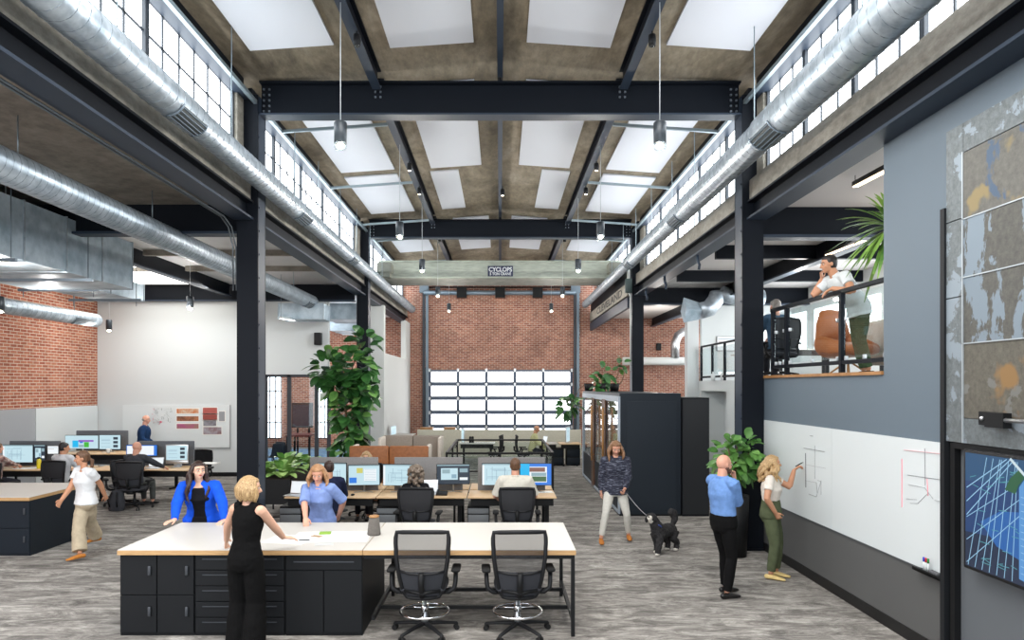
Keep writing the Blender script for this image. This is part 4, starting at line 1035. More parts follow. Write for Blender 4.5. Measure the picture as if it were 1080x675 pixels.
t = thing('mug', 'white mug on the back desk of the left aisle', 'mug', (ax(114, 17.6), 17.6, .92))
MB().lathe((0, 0, 0), [(.035, 0), (.045, .01), (.05, .11), (.045, .11), (.04, .02)], 16).build('cup', M_white, t); MB().tube([(.045, 0, .09), (.08, 0, .08), (.08, 0, .04), (.045, 0, .03)], .007, 6).build('mug_handle', M_white, t)
flat('notepad', 'white sheets on the far left desk by the plaid sleeve', 'paper', 28, 494, .5, .3, 5, M_paper, .006, LZ)
flat('paper_stack', 'stack of papers at the right end of the left aisle desk', 'paper', 221, 489, .4, .3, -8, M_paper, .02, LZ)
dup(chair_lo, (ax(142, 14.75), 14.75, 0), R(2), 'dark task chair of the bald man in dark grey, left aisle')
dup(chair_lo, (ax(65.5, 14.95), 14.95, 0), R(-8), 'task chair of the man in white shirt, left aisle')
dup(chair_lo, (ax(207, 16.95), 16.95, 0), R(172), 'empty task chair behind the silver computer, left aisle')
dup(chair_lo, (ax(4, 14.5), 14.6, 0), R(-30), 'task chair of the plaid-shirted person, cut by the left edge')
dup(chair_lo, (ax(124, 14.9), 15.1, 0), R(40), 'empty task chair left of the bald man')

# backpacks on the floor
t = thing('backpack', 'black backpack on the floor left of the bald man’s chair', 'backpack', (ax(120, 14.4), 14.5, 0))
b = MB(); b.loft([((0, 0, .05), (.17, 0, 0), (0, .11, 0)), ((0, 0, .2), (.18, 0, 0), (0, .13, 0)), ((0, .02, .36), (.14, 0, 0), (0, .09, 0))], 14); b.build('bag_body', M_mesh2, t)
MB().tube([(-.08, -.12, .1), (-.09, -.17, .25), (-.05, -.08, .4)], .014, 6).build('strap', M_black, t)
MB().tube([(.08, -.12, .1), (.09, -.17, .25), (.05, -.08, .4)], .014, 6).build('strap', M_black, t)

# prints on the white wall
t = thing('pin_board', 'large white magnetic board with prints, left of the first column', 'whiteboard', (ax(200, YW - .03), YW - .03, az(472, YW)))
pinb = t
MB().box((ax(130, YW), YW - .03, az(472, YW)), (ax(242.5, YW), YW - .005, az(427, YW))).build('board_panel', mat('magnetic_board', rgb(220, 226, 227), .6), t, world=True)
MB().box((ax(242.5, YW), YW - .035, az(472, YW)), (ax(243, YW), YW - .005, az(427, YW))).box((ax(130, YW), YW - .035, az(472.4, YW)), (ax(243, YW), YW - .005, az(472, YW))).build('board_edge', M_alu, t, world=True)
M_p1 = noisy('print_orange_figures', rgb(214, 196, 170), rgb(206, 120, 70), 9, .8); M_p2 = noisy('print_dark_orange', rgb(104, 66, 50), rgb(200, 130, 90), 4, .8); M_p3 = noisy('print_magenta', rgb(176, 80, 130), rgb(150, 130, 100), 4, .8, 0, (1, 1, 1))
M_red = mat('print_terracotta', rgb(178, 92, 84), .8); M_red2 = mat('print_dark_terracotta', rgb(150, 74, 66), .8); M_greyp = mat('print_grey', rgb(150, 152, 156), .8)
M_p5 = noisy('print_street', rgb(150, 150, 156), rgb(96, 84, 92), 7, .8); M_p6 = noisy('print_interior', rgb(170, 170, 178), rgb(120, 60, 60), 5, .8)
pr = [('long print strip of small orange figures, topmost of three', 187, 210, 431, 436, M_p1), ('long dark orange print strip, middle of three', 187, 210, 439, 444, M_p2), ('long magenta and green print strip, lowest of three', 187, 210, 447, 452, M_p3),
      ('terracotta colour print, upper half', 214.5, 229.5, 430, 436, M_red), ('darker terracotta print below the other', 214.5, 229.5, 437, 442.5, M_red2), ('grey swatch print on white sheet', 231.5, 237.5, 434, 444, M_greyp),
      ('small street scene print under the terracotta ones', 215, 228.5, 443.5, 449, M_p5), ('wide interior print at the bottom right of the board', 215, 234, 450.5, 458, M_p6)]
for lab, a, b_, c, d, m_ in pr:
    t = thing('pinned_print', lab, 'print', (ax((a + b_) / 2, YW), YW - .036, az(d, YW)), 0, 'prints on the white board')
    MB().box((ax(a - .9, YW), YW - .034, az(d + .9, YW)), (ax(b_ + .9, YW), YW - .031, az(c - .9, YW))).build('sheet', M_paper, t, world=True)
    MB().box((ax(a, YW), YW - .036, az(d, YW)), (ax(b_, YW), YW - .034, az(c, YW))).build('image_area', m_, t, world=True)
b = MB(); rn = random.Random(4)
for i in range(46):
    cx, cy = 160 + 21 * rn.random(), 431 + 15 * rn.random(); l = 1 + 3 * rn.random(); a = rn.choice((0, 90, 30, -30, 60)); dx_, dy_ = l * math.cos(R(a)) / 2, l * math.sin(R(a)) / 2
    m_ = 0 if cx > 164 or rn.random() < .3 else 1
    p0 = at(cx - dx_, cy - dy_, YW - .032); p1 = at(cx + dx_, cy + dy_, YW - .032); b.bar(p0, p1, .012, .002, m=m_)
for q in ((166, 445), (170, 446), (168, 448)): b.bar(at(q[0], q[1], YW - .032), at(169.5, 444, YW - .032), .05, .003, m=1)
o = b.build('marker_sketch', [mat('marker_grey', rgb(150, 158, 156), .8), mat('marker_pink', rgb(226, 130, 150), .8)], pinb, world=True); o['label'] = 'faint grey and pink marker sketch'

# meeting room furniture
Ym = 23.5
t = thing('meeting_screen', 'large dark screen on a stand inside the glass meeting room', 'screen', (ax(318, Ym), Ym, 0))
MB().rbox((ax(319, Ym), Ym, az(438, Ym)), (.72, .06, .86), .01).build('housing', M_black, t, world=True)
MB().box((ax(309, Ym), Ym - .036, az(450, Ym)), (ax(328, Ym), Ym - .031, az(427, Ym))).build('display', mat('screen_off_bluegrey', rgb(44, 54, 70), .7, spec=.1), t, world=True)
b = MB(); b.bar((ax(314, Ym), Ym, az(450, Ym)), (ax(314, Ym), Ym, 0), .05); b.bar((ax(326, Ym), Ym, az(450, Ym)), (ax(326, Ym), Ym, 0), .05); b.build('stand', M_black, t, world=True)
t = thing('meeting_table', 'dark red-brown high table inside the glass meeting room', 'table', (ax(316, 22.3), 22.3, 0))
MB().box((ax(305, 22.3), 21.9, 1.02), (ax(330, 22.3), 22.9, 1.07)).build('tabletop', mat('red_brown_wood', rgb(112, 48, 40), .3), t, world=True)
for px in (306, 329):
    for y in (22.0, 22.8): MB().box((ax(px, 22.3) - .03, y - .03, 0), (ax(px, 22.3) + .03, y + .03, 1.02)).build('leg', M_black, t, world=True)
def lounge_chair(label, loc, rz, m_seat=None, legs=M_wood):
    t = thing('shell_chair', label, 'chair', loc, R(rz))
    b = MB()
    secs = []
    for i in range(9):
        a = i / 8; y = .24 - .42 * min(1, a * 1.6) - .08 * max(0, a - .6) * 2; z = .44 + (.0 if a < .5 else (a - .5) * .84); w_ = .24 - .03 * abs(a - .5)
        secs.append(((0, y, z), (w_, 0, 0), (0, .012 if a > .55 else .004, .022 if a <= .55 else .01)))
    b.loft(secs, 12); b.build('seat_shell', m_seat or mat('dark_navy_shell', rgb(34, 40, 52), .6), t)
    for sx in (-1, 1):
        for sy in (-1, 1): MB().tube([(sx * .14, sy * .12, .43), (sx * .21, sy * .2, 0)], [.018, .012], 8).build('leg', legs, t)
    return t
lounge_chair('dark shell chair with wooden legs by the tree, left of the second column', (ax(350, 18.6), 18.6, 0), 110)
lounge_chair('dark shell chair inside the meeting room, by the left glass edge', (ax(288, 21.3), 21.3, 0), 60, legs=M_black)
lounge_chair('dark shell chair inside the meeting room, under the window', (ax(299, 21.6), 21.9, 0), -30, legs=M_black)

# ================================================================ booth sofas
def booth(label, x0, x1, y0, y1, h, m_out, m_in, face, name='booth_sofa'):
    """high backed sofa; face=+1 looks away from the camera"""
    t = thing(name, label, 'sofa', ((x0 + x1) / 2, (y0 + y1) / 2, 0))
    yb_ = y0 if face > 0 else y1
    n = 2; wd = (x1 - x0) / n
    for i in range(n): MB().rbox((x0 + wd * (i + .5), yb_ + face * .06, h / 2 + .05), (wd - .01, .12, h - .1), .03).build('back_panel', m_out, t, world=True)
    MB().rbox(((x0 + x1) / 2, yb_ + face * .42, .36), (x1 - x0 - .2, .58, .18), .05).build('seat_cushion', m_in, t, world=True)
    MB().box((x0 + .05, yb_ + face * .12, .06), (x1 - .05, yb_ + face * .68, .27)).build('base', m_out, t, world=True)
    for x in (x0 + .045, x1 - .045): MB().rbox((x, yb_ + face * .38, h / 2), (.09, .72, h - .02), .03).build('side_wing', M_cream, t, world=True)
    return t
booth('brown leather high-backed booth sofa seen from behind', ax(368, 15.3), ax(452, 15.3), 15.3, 16.0, 1.30, M_leather, M_cream, 1)
booth('taupe fabric high-backed booth sofa facing the camera, behind the brown one', ax(404, 17.6), ax(468, 17.6), 16.9, 17.6, 1.38, M_tan, M_tan, -1)
for px, py, Y, m_, lab, rz in ((452, 481, 15.75, M_cream, 'cream cushion at the right end of the brown booth sofa', 20), (461, 480, 16.1, M_tan, 'taupe cushion leaning beside the cream one', -24)):
    c = MB(); c.ell((0, 0, 0), (.22, .09, .22), Euler((R(-12), 0, R(rz))).to_matrix()); o = c.build('cushion', m_); p = at(px, py, Y); o.location = (ax(444 if m_ is M_cream else 457, Y), Y - .0, .62 if m_ is M_cream else .64); tag(o, lab, 'cushion')

# ================================================================ stair railing
t = thing('stair_railing', 'black steel railing with glass around the stair opening, mid hall', 'railing', (0, 18.2, 0))
x0, x1, y0, y1, hz_ = -1.27, 1.25, 16.2, 20.2, 1.05
b = MB()
for p, q in (((x0, y0), (x1, y0)), ((x1, y0), (x1, y1)), ((x1, y1), (x0, y1)), ((x0, y1), (x0, y0))):
    b.bar((p[0], p[1], hz_), (q[0], q[1], hz_), .06, .045); b.bar((p[0], p[1], .12), (q[0], q[1], .12), .03, .04)
b.build('handrail', M_black, t, world=True)
for x, y in ((x0, y0), (x1, y0), (0, y0), (x0, y1), (0, y1), (x1, y1), (x0, 18.2), (x1, 18.2)): MB().box((x - .025, y - .025, 0), (x + .025, y + .025, hz_)).build('post', M_black, t, world=True)
for a, b_ in (((x0, y0), (0, y0)), ((0, y0), (x1, y0)), ((x0, y1), (0, y1)), ((0, y1), (x1, y1)), ((x0, y0), (x0, 18.2)), ((x0, 18.2), (x0, y1)), ((x1, y0), (x1, 18.2)), ((x1, 18.2), (x1, y1))):
    d = (Vector((*b_, 0)) - Vector((*a, 0))).normalized() * .06
    MB().bar((a[0] + d.x, a[1] + d.y, .58), (b_[0] - d.x, b_[1] - d.y, .58), .012, .82).build('glass_panel', M_glass, t, world=True)
# second low rail towards the camera
# ================================================================ far desks
fy = 24.5
o = desk_screen('long beige felt partition in front of the garage door', ax(440, fy), ax(613, fy), fy, .05, 1.08, M_feltbeige, None); 
make_desk('far pale desk left of the yellow-shirted man', ax(484, 22.6), ax(522, 22.6), 22.6, 23.4, .74, 'far desks', mt=M_top)
make_desk('far pale desk in front of the yellow-shirted man', ax(567, 22.6), ax(588, 22.6), 22.5, 23.3, .74, 'far desks', mt=M_top)
make_desk('far desk right of the white monitor by the booths', ax(590, 22.6), ax(613, 22.6), 22.5, 23.3, .74, 'far desks')
for px, lab in ((586, 'dark pedestal under the far desk by the aisle'), (604, 'wide black pedestal under the far desk beside the booths')):
    t = thing('pedestal', lab, 'drawer pedestal', (ax(px, 22.9), 22.9, 0), 0, 'far pedestals')
    MB().rbox((0, 0, .3), (.45, .5, .56), .01).build('carcass', M_black, t)
    for z in (.15, .42): MB().rbox((0, -.26, z), (.42, .02, .24), .004).build('drawer', M_cab2, t)
def edge_monitor(px, py0, py1, Y, lab, yaw, z=.74):
    h_ = (py1 - py0) * Y / 720; return make_monitor(lab, (ax(px, Y), Y, z), .56, h_, yaw, 'plans', bez=M_alu, lift=az(py1, Y) - z)
edge_monitor(599, 450, 466, 22.9, 'white backed monitor seen edge-on by the yellow-shirted man', 72)
edge_monitor(488, 452, 466, 23.0, 'white monitor seen edge-on at the left far desk', -78)
laptop('laptop seen from behind in front of the yellow-shirted man', (ax(574, 22.7), 22.75, .74), -70)
dup(chair_lo, (ax(521, 22.4), 22.4, 0), R(80), 'empty task chair at the left far desk'); dup(chair_lo, (ax(553, 22.3), 22.3, 0), R(-88), 'task chair of the far man in yellow')
make_desk('far left desk against the white bay wall', ax(412, 23.6), ax(436, 23.6), 23.5, 24.3, .96, 'far desks', mt=M_top)
edge_monitor(415, 449, 459, 23.8, 'dark monitor seen edge-on against the white bay wall', 80, .96); edge_monitor(440, 448, 458, 24.0, 'second dark monitor seen edge-on left of the garage door', 70, .96) if False else None
for a, b_, lab in ((443, 456, 'low wooden box on the beige partition, left one'), (468, 480, 'low wooden box on the beige partition, right one')):
    o = MB().box((ax(a, 25), 25.0, 0), (ax(b_, 25), 25.4, az(451, 25))).build('wooden_crate', M_wood); tag(o, lab.replace('on the', 'rising behind the'), 'crate')
for px in (496, 498.6):
    o = MB().lathe((ax(px, 22.9), 22.9, .74), [(.04, 0), (.04, .2), (.02, .22)], 12).build('bottle', M_black); tag(o, 'small dark bottle on the left far desk, ' + ('left one' if px < 497 else 'right one'), 'bottle')

# ================================================================ phone booths
PZ = 2.44
t = thing('office_pod', 'large charcoal office pod with blank near wall and glazed left side', 'pod', (3.0, 17, 0))
px0, px1, py0, py1 = 2.43, 3.68, 13.9, 20.0
MB().box((px0 + .02, py0, .04), (px1, py0 + .08, PZ)).build('near_wall', M_pod, t, world=True)
MB().box((px0 + .14, py0 - .012, .12), (px1 - .1, py0, PZ - .1)).build('wall_panel', mat('pod_panel_inset', rgb(36, 43, 51), .45, spec=.25), t, world=True, bevel=.004)
MB().box((px0, py0, PZ), (px1, py1, PZ + .06)).build('roof', M_pod, t, world=True)
MB().box((px1 - .06, py0 + .08, 0), (px1, py1, PZ)).build('far_side_wall', M_offwhite, t, world=True)
MB().box((px0, py0, 0), (px1, py1, .04)).build('plinth', M_black, t, world=True)
yy = [py0 + .02, 15.9, 17.8, py1]
for i in range(3):
    a, b_ = yy[i], yy[i + 1]
    f = MB()
    for y in (a, b_ - .09): f.box((px0 - .02, y, .04), (px0 + .05, y + .09, PZ))
    f.box((px0 - .02, a + .09, PZ - .12), (px0 + .05, b_ - .09, PZ)); f.box((px0 - .02, a + .09, .04), (px0 + .05, b_ - .09, .10))
    fo = f.build('side_frame', M_podfr, t, world=True)
    MB().box((px0 + .01, a + .09, .10), (px0 + .02, b_ - .09, PZ - .12)).build('glass_pane', M_glass2, t, world=True)
    MB().box((px0 + .0, a + .09, .10), (px0 + .03, b_ - .09, .75)).build('lower_panel', M_pod, t, world=True)
    if i < 2:
        MB().box((px0 + .08, b_ - .06, .04), (px1 - .06, b_ + .02, PZ)).build('partition_wall', M_glass2, t, world=True)
        MB().tube([(px0 - .09, b_ - .35, .75), (px0 - .09, b_ - .35, 2.15)], .028, 10).tube([(px0 - .02, b_ - .35, .9), (px0 - .09, b_ - .35, .9)], .012, 6).tube([(px0 - .02, b_ - .35, 2.0), (px0 - .09, b_ - .35, 2.0)], .012, 6).build('wooden_door_handle', M_wood, t, world=True)
        MB().box((px0 - .03, b_ - .25, .06), (px0 - .0, b_ + .2, PZ - .1)).build('door_leaf', M_wooddk, t, world=True)
t = thing('storage_tower', 'black blank tower unit standing right of the office pod', 'storage unit', (4.1, 14.4, 0))
MB().box((3.70, 13.88, 0), (ax(748, 13.88), 15.0, PZ - .03)).build('carcass', M_pod2, t, world=True)
MB().box((3.715, 13.868, .04), (ax(748, 13.88) - .015, 13.88, PZ - .06)).build('front_panel', mat('tower_front', rgb(26, 29, 33), .5), t, world=True)
# sliding barn door, tv, whiteboard on the right
t = thing('metal_panel_door', 'tall patchwork door of worn galvanised sheets on the right wall', 'sliding door', (4.2, 5.0, 2.14))
XA = 4.14; yA = 720 * XA / (998 - VX); z0, z1 = 2.14, 5.0
def face(name, ya, yb, za, zb_, m_, d=0.0): return MB().box((XA - d, ya, za), (XA + .06, yb, zb_)).build(name, m_, t, world=True)
sw = .23
face('edge_strip', yA - sw, yA, z0, 3.45, M_zincA); face('edge_strip', yA - sw, yA, 3.46, 4.15, M_zincA); face('edge_strip', yA - sw, yA, 4.16, z1, M_zincA)
face('top_strip', yA - 1.2, yA - sw - .006, 4.74, z1, M_zincA); face('top_strip', yA - 3.2, yA - 1.21, 4.74, z1, M_zincB)
face('bottom_strip', yA - 3.2, yA - sw - .006, z0, 2.36, M_zincA)
zs = [2.365, 3.03, 3.62, 4.14, 4.735]; ms = [M_zincC, M_zincB, M_zincB, M_zincD]
for i in range(4):
    for j in range(3):
        a = yA - sw - .006 - j * 1.02; face('metal_sheet', a - 1.01, a, zs[i], zs[i + 1] - .006, ms[i] if j == 0 else ms[(i + j) % 4], 0.002 * i)
s = MB()
for z in zs[1:4]: s.box((XA - .012, yA - 3.2, z - .008), (XA, yA - sw, z + .002))
s.box((XA - .012, yA - sw - .01, z0, ), (XA, yA - sw + .002, 4.74)); s.build('raised_seam', M_zincSeam, t, world=True)
t = thing('door_bracket', 'black steel bracket with round bar fixed low on the metal door', 'bracket', (XA - .03, 5.9, 2.3))
yk = 720 * (XA - .03) / (1032 - VX); b = MB()
b.box((XA - .03, yk - .17, az(448, yk)), (XA - .005, yk, az(434, yk))); b.box((XA - .1, yk - .38, az(449, yk)), (XA - .03, yk - .17, az(434, yk)))
b.build('bracket_plate', M_black, t, world=True); MB().ell((XA - .035, yk - .05, az(441, yk)), (.02, .02, .02)).build('bolt_head', M_alu, t, world=True)
MB().tube([(XA - .08, yk - .2, az(441, yk)), (XA - .08, yk - 2.5, az(441, yk))], .018, 8).build('round_bar', M_alu, t, world=True)
struct('trim_%d' % k, MB().box((4.12, yA, 0), (XG, yA + .06, 4.3)), mat('dark_post', rgb(30, 32, 35), .5, spec=.2), label='dark vertical wall edge post'); k += 1
struct('trim_%d' % k, MB().box((4.21, 3, 0), (XG, yA - .01, 2.13)), mat('tv_recess_grey', rgb(92, 97, 102), .6), label='grey recess panel behind the television'); k += 1
b = MB(); b.box((4.15, yA - .10, 0), (4.22, yA - .04, 2.13)); b.box((4.15, yA - 3.2, 2.08), (4.22, yA - .1, 2.135)); struct('trim_%d' % k, b, M_black, label='black frame around the television recess'); k += 1
t = thing('television', 'large wall television showing blue wireframe building drawing', 'television', (4.15, 5.2, 1.0))
TX = 4.08; ty1 = 720 * TX / (1016 - VX); ty0 = ty1 - 1.95; tz0, tz1 = az(598, ty1), az(473, ty1)
MB().rbox((TX + .03, (ty0 + ty1) / 2, (tz0 + tz1) / 2), (.06, ty1 - ty0, tz1 - tz0), .01).build('housing', M_blackplastic, t, world=True)
b = MB(); ry0, ry1, rz0, rz1 = ty0 + .03, ty1 - .03, tz0 + .03, tz1 - .03
def TP(u, v, d=0): return Vector((TX - .002 - .0006 * d, ry1 + (ry0 - ry1) * u, rz0 + (rz1 - rz0) * v))
def TR(u0, v0, u1, v1, m, d=1): b.quad(TP(u0, v0, d), TP(u1, v0, d), TP(u1, v1, d), TP(u0, v1, d), m)
def TPoly(pts, m, d=1): b.add([TP(u, v, d) for u, v in pts], [tuple(range(len(pts)))], m)
def TL(u0, v0, u1, v1, m, wd=.004, d=3):
    p, q = Vector((u0 * 1.9, v0)), Vector((u1 * 1.9, v1)); n_ = (q - p).normalized(); n_ = Vector((-n_.y, n_.x)) * wd
    TPoly([((p.x + n_.x) / 1.9, p.y + n_.y), ((p.x - n_.x) / 1.9, p.y - n_.y), ((q.x - n_.x) / 1.9, q.y - n_.y), ((q.x + n_.x) / 1.9, q.y + n_.y)], m, d)
TR(0, 0, 1, 1, 0, 0); TPoly([(0, 0), (.5, 0), (.5, .35), (0, .3)], 1, 1); TPoly([(0, .75), (.3, .8), (.5, .7), (.55, 1), (0, 1)], 2, 1)
TPoly([(.10, .42), (.22, .55), (.33, .58), (.33, .2), (.2, .25)], 3, 2)
for i in range(6): TL(.01, .45 + .12 * i, .30 - .02 * i, .99, 4, .004, 4) if i < 3 else TL(.01, .03 + .2 * (i - 3), .33, .55 + .13 * (i - 3), 4, .003, 4)
for i in range(7): TL(.02 + .045 * i, .01, .14 + .03 * i + .01 * (i % 3), .98, 4, .0035, 4)
rn = random.Random(3)
for i in range(26):
    u, v = .02 + .3 * rn.random(), .05 + .85 * rn.random(); TL(u, v, min(.33, u + .03 + .03 * rn.random()), v + .05 * (rn.random() - .5), 5, .003, 5)
TPoly([(.33, .05), (.33, .78), (.40, .95), (.7, .9), (1, .7), (1, 0), (.5, 0)], 6, 6)
for i in range(12): TL(.34, .1 + .055 * i, 1.0, .02 + .06 * i, 7, .0025, 7)
TPoly([(.25, .74), (.31, .72), (.33, .80), (.36, .86), (.33, .92), (.28, .84)], 8, 7); TPoly([(.38, .88), (.48, 1), (.6, 1), (.5, .8)], 8, 8); TL(.28, 1, .42, .8, 9, .012, 8)
sm = [emis('tv_deep', rgb(14, 58, 112), .85), emis('tv_darker', rgb(10, 34, 66), .85), emis('tv_teal', rgb(18, 74, 116), .85), emis('tv_mid', rgb(24, 92, 164), .9), emis('tv_wire', rgb(150, 196, 226), .9), emis('tv_teal_wire', rgb(86, 160, 170), .8), emis('tv_building', rgb(86, 146, 206), .9), emis('tv_building_line', rgb(150, 190, 226), .9), emis('tv_tree', rgb(28, 92, 56), .8), emis('tv_edge', rgb(196, 214, 222), .9)]
b.build('display', sm, t, world=True, fixn=False)
MB().rbox((TX + .1, ty1 + .07, az(546, ty1)), (.03, .05, .14), .01).build('control_box', M_black, t, world=True)
# white board
t = thing('whiteboard', 'long wall whiteboard with pink and grey marker sketches on the right wall', 'whiteboard', (XG - .01, 8.8, .8))
XW = XG - .014; wy0, wy1, wym = yA + .07, Y1 - .19, 720 * XW / (877 - VX)
MB().box((XW, wy0, .81), (XG, wym - .003, 2.10)).build('board_panel', M_whiteboard, t, world=True); MB().box((XW, wym + .003, .81), (XG, wy1, 2.10)).build('board_panel', M_whiteboard, t, world=True)
MB().box((XW - .01, wy0, .795), (XG, wy1, .81)).build('bottom_rail', M_gasket, t, world=True)
def WP(px, py): Y = 720 * (XW - .002) / (px - VX); return Vector((XW - .002, Y, az(py, Y)))
def sketch(lab, segs, ms_):
    b = MB()
    for (x0_, y0_, x1_, y1_, m_, wd) in segs: b.bar(WP(x0_, y0_), WP(x1_, y1_), wd, .0025, m=m_)
    o = b.build('marker_sketch', ms_, t, world=True); o['label'] = lab
MG, MPk, MD = mat('ink_grey', rgb(150, 152, 156), .7), mat('ink_pink', rgb(240, 166, 178), .7), mat('ink_dark', rgb(84, 84, 92), .7)
sketch('dark and grey marker diagram where the woman draws', [(848, 472.5, 869.5, 476.5, 2, .014), (849.8, 478, 850, 514, 2, .012), (859.5, 470, 859.5, 505, 0, .006), (850, 490, 871, 494, 0, .006), (849.5, 507, 861, 509, 0, .006), (861, 509, 862, 520, 0, .006), (853, 521, 861, 524, 0, .012), (861, 524, 866, 507, 0, .005), (862, 506.5, 866, 508, 0, .006), (866, 508, 866, 522, 0, .006), (855, 459.5, 857.5, 460, 2, .03)], [MG, MPk, MD])
sketch('pink and grey marker diagram at the right end of the whiteboard', [(953.5, 474.5, 996, 479, 1, .012), (951.5, 484, 951.5, 535, 1, .016), (975.5, 473, 976, 512, 0, .01), (957, 501, 996, 506.5, 2, .007), (958, 511, 975, 514.5, 0, .008), (978, 505, 979, 523, 1, .014), (975, 514, 981, 522, 0, .007), (960, 530.5, 969, 531, 0, .006), (968, 531, 979, 520, 0, .005), (981, 522, 984, 526, 0, .006), (986, 527.5, 996, 530, 0, .012), (956, 526, 967, 527, 0, .008)], [MG, MPk, MD])
tr = thing('marker_tray', 'black marker tray at the lower right corner of the whiteboard', 'tray', (XW - .05, 6.9, .8))
yt1, yt0 = 720 * (XW - .05) / (966 - VX), yA + .08
MB().box((XW - .09, yt0, az(600, yt1) - .0), (XW - .002, yt1, az(600, yt1) + .015)).box((XW - .09, yt0, az(600, yt1)), (XW - .08, yt1, az(600, yt1) + .035)).build('tray_shelf', M_black, tr, world=True)
zt_ = az(600, yt1) + .016
for i, (c, nme) in enumerate(((rgb(40, 60, 190), 'blue'), (rgb(200, 40, 50), 'red'), (rgb(40, 130, 60), 'green'))):
    m_ = thing('marker', f'{nme} capped marker standing in the whiteboard tray', 'marker', (XW - .045, yt1 - .12 - .035 * i, zt_), 0, None)
    MB().lathe((0, 0, 0), [(.009, 0), (.009, .09)], 10).build('barrel', M_white, m_); MB().lathe((0, 0, 0), [(.010, .09), (.010, .13), (.006, .135)], 10).build('cap', mat('cap_' + nme, c, .4), m_)
o = MB().rbox((XW - .045, yt0 + .2, zt_ + .02), (.05, .14, .035), .008).build('board_eraser', mat('eraser_grey', rgb(90, 92, 96), .8)); tag(o, 'grey board eraser in the marker tray', 'eraser')
o = MB().rbox((XW - .01, yt0 - .0, az(521, yt0)), (.03, .07, .17), .008).build('wall_controller', M_black); tag(o, 'small black control unit on the dark post at the whiteboard edge', 'control unit')

# ================================================================ mezzanine railing and furniture
t = thing('mezzanine_railing', 'black railing with glass panels along the near mezzanine edge', 'railing', (4.38, 9.3, 2.815))
XM = 4.38; b = MB(); rzt = 3.86
b.bar((XM, 7.62, rzt), (XM, Y1 - .2, rzt), .06, .05); b.bar((XM, 7.62, 2.95), (XM, Y1 - .2, 2.95), .045, .05); b.build('handrail', M_steel, t, world=True)
posts = [7.66, 720 * XM / (888 - VX), 720 * XM / (830 - VX), Y1 - .25]
for y in posts: MB().box((XM - .03, y - .03, 2.815), (XM + .03, y + .03, rzt)).build('post', M_steel, t, world=True)
for i in range(3):
    a, b_ = posts[i] + .06, posts[i + 1] - .06
    MB().box((XM + .0, a, 3.0), (XM + .012, b_, 3.80)).build('glass_panel', M_glass, t, world=True)
    c = MB()
    for y in (a + .05, b_ - .05, (a + b_) / 2):
        c.rbox((XM, y, 3.0), (.04, .035, .06), .006)
        if y != (a + b_) / 2: c.rbox((XM, y, 3.5), (.04, .035, .05), .006)
    c.build('glass_clamp', M_alu, t, world=True)
t = thing('mezzanine_railing', 'black railing with glass panels in the white pier opening', 'railing', (6.25, 19.5, 2.8))
b = MB(); b.bar((6.25, 17.9, 3.86), (6.25, 21.2, 3.86), .06, .05); b.bar((6.25, 17.9, 2.92), (6.25, 21.2, 2.92), .05, .06); b.build('handrail', M_steel, t, world=True)
for y in (17.9, 19.0, 20.1, 21.2): MB().box((6.22, y - .03, 2.8), (6.28, y + .03, 3.86)).build('post', M_steel, t, world=True)
for a in (17.9, 19.0, 20.1): MB().box((6.25, a + .06, 2.98), (6.26, a + 1.04, 3.78)).build('glass_panel', M_glass, t, world=True)
make_monitor('wall screen on the white mezzanine wall past the pier', (ax(768, 21.3), 21.44, 3.0), .62, .46, 0, 'white', lift=.75, cat='monitor', name='wall_screen')
t = thing('armchair', 'tan leather swivel armchair behind the mezzanine glass', 'armchair', (5.2, 10.2, 2.78), R(200))
b = MB(); b.loft([((0, -.28, .62), (.36, 0, 0), (0, .06, .05)), ((0, -.3, .8), (.33, 0, 0), (0, .05, .02)), ((0, -.32, 1.0), (.24, 0, 0), (0, .045, 0))], 14)
for s in (-1, 1): b.loft([((s * .32, -.26, .5), (.06, 0, 0), (0, 0, .14)), ((s * .35, 0, .46), (.06, 0, 0), (0, 0, .13)), ((s * .32, .22, .42), (.05, 0, 0), (0, 0, .08))], 10)
b.loft([((0, -.28, .42), (.32, 0, 0), (0, 0, .14)), ((0, .24, .40), (.34, 0, 0), (0, 0, .10))], 14)
remesh_build(b, 'upholstered_shell', mat('caramel_leather', rgb(176, 100, 48), .5), t, .02, 4)
for i in range(4): a = R(45 + 90 * i); MB().tube([(0, 0, .25), (.3 * math.cos(a), .3 * math.sin(a), .02)], .015, 6).build('leg', M_wood, t)
t = thing('lounge_sofa', 'cream sofa on the mezzanine right of the armchair', 'sofa', (6.1, 10.0, 2.78), R(-90))
MB().rbox((0, .0, .32), (1.6, .8, .26), .06).build('seat_cushion', M_cream, t); MB().rbox((0, -.34, .62), (1.6, .18, .5), .07).build('backrest', M_cream, t)
for s in (-1, 1): MB().rbox((s * .8, 0, .42), (.16, .8, .42), .06).build('armrest', M_cream, t)
for sx in (-1, 1):
    for sy in (-1, 1): MB().tube([(sx * .7, sy * .3, .2), (sx * .72, sy * .33, 0)], .02, 6).build('leg', M_wood, t)
t = thing('round_table', 'small round dark table on the mezzanine beside the sofa', 'table', (5.35, 8.9, 2.78))
MB().lathe((0, 0, 0), [(.26, .68), (.27, .70), (.26, .71)], 24).build('tabletop', M_black, t); MB().lathe((0, 0, 0), [(.16, 0), (.16, .015), (.02, .03), (.02, .68)], 18).build('pedestal_foot', M_black, t)
for i, (y, x) in enumerate(((13.5, 7.2), (16.0, 7.2), (18.5, 7.2))):
    make_desk(f'white desk on the mezzanine, number {i + 1} back from the railing', x - .7, x + .7, y, y + .75, 2.78 + .74, 'mezzanine desks', mt=M_top)
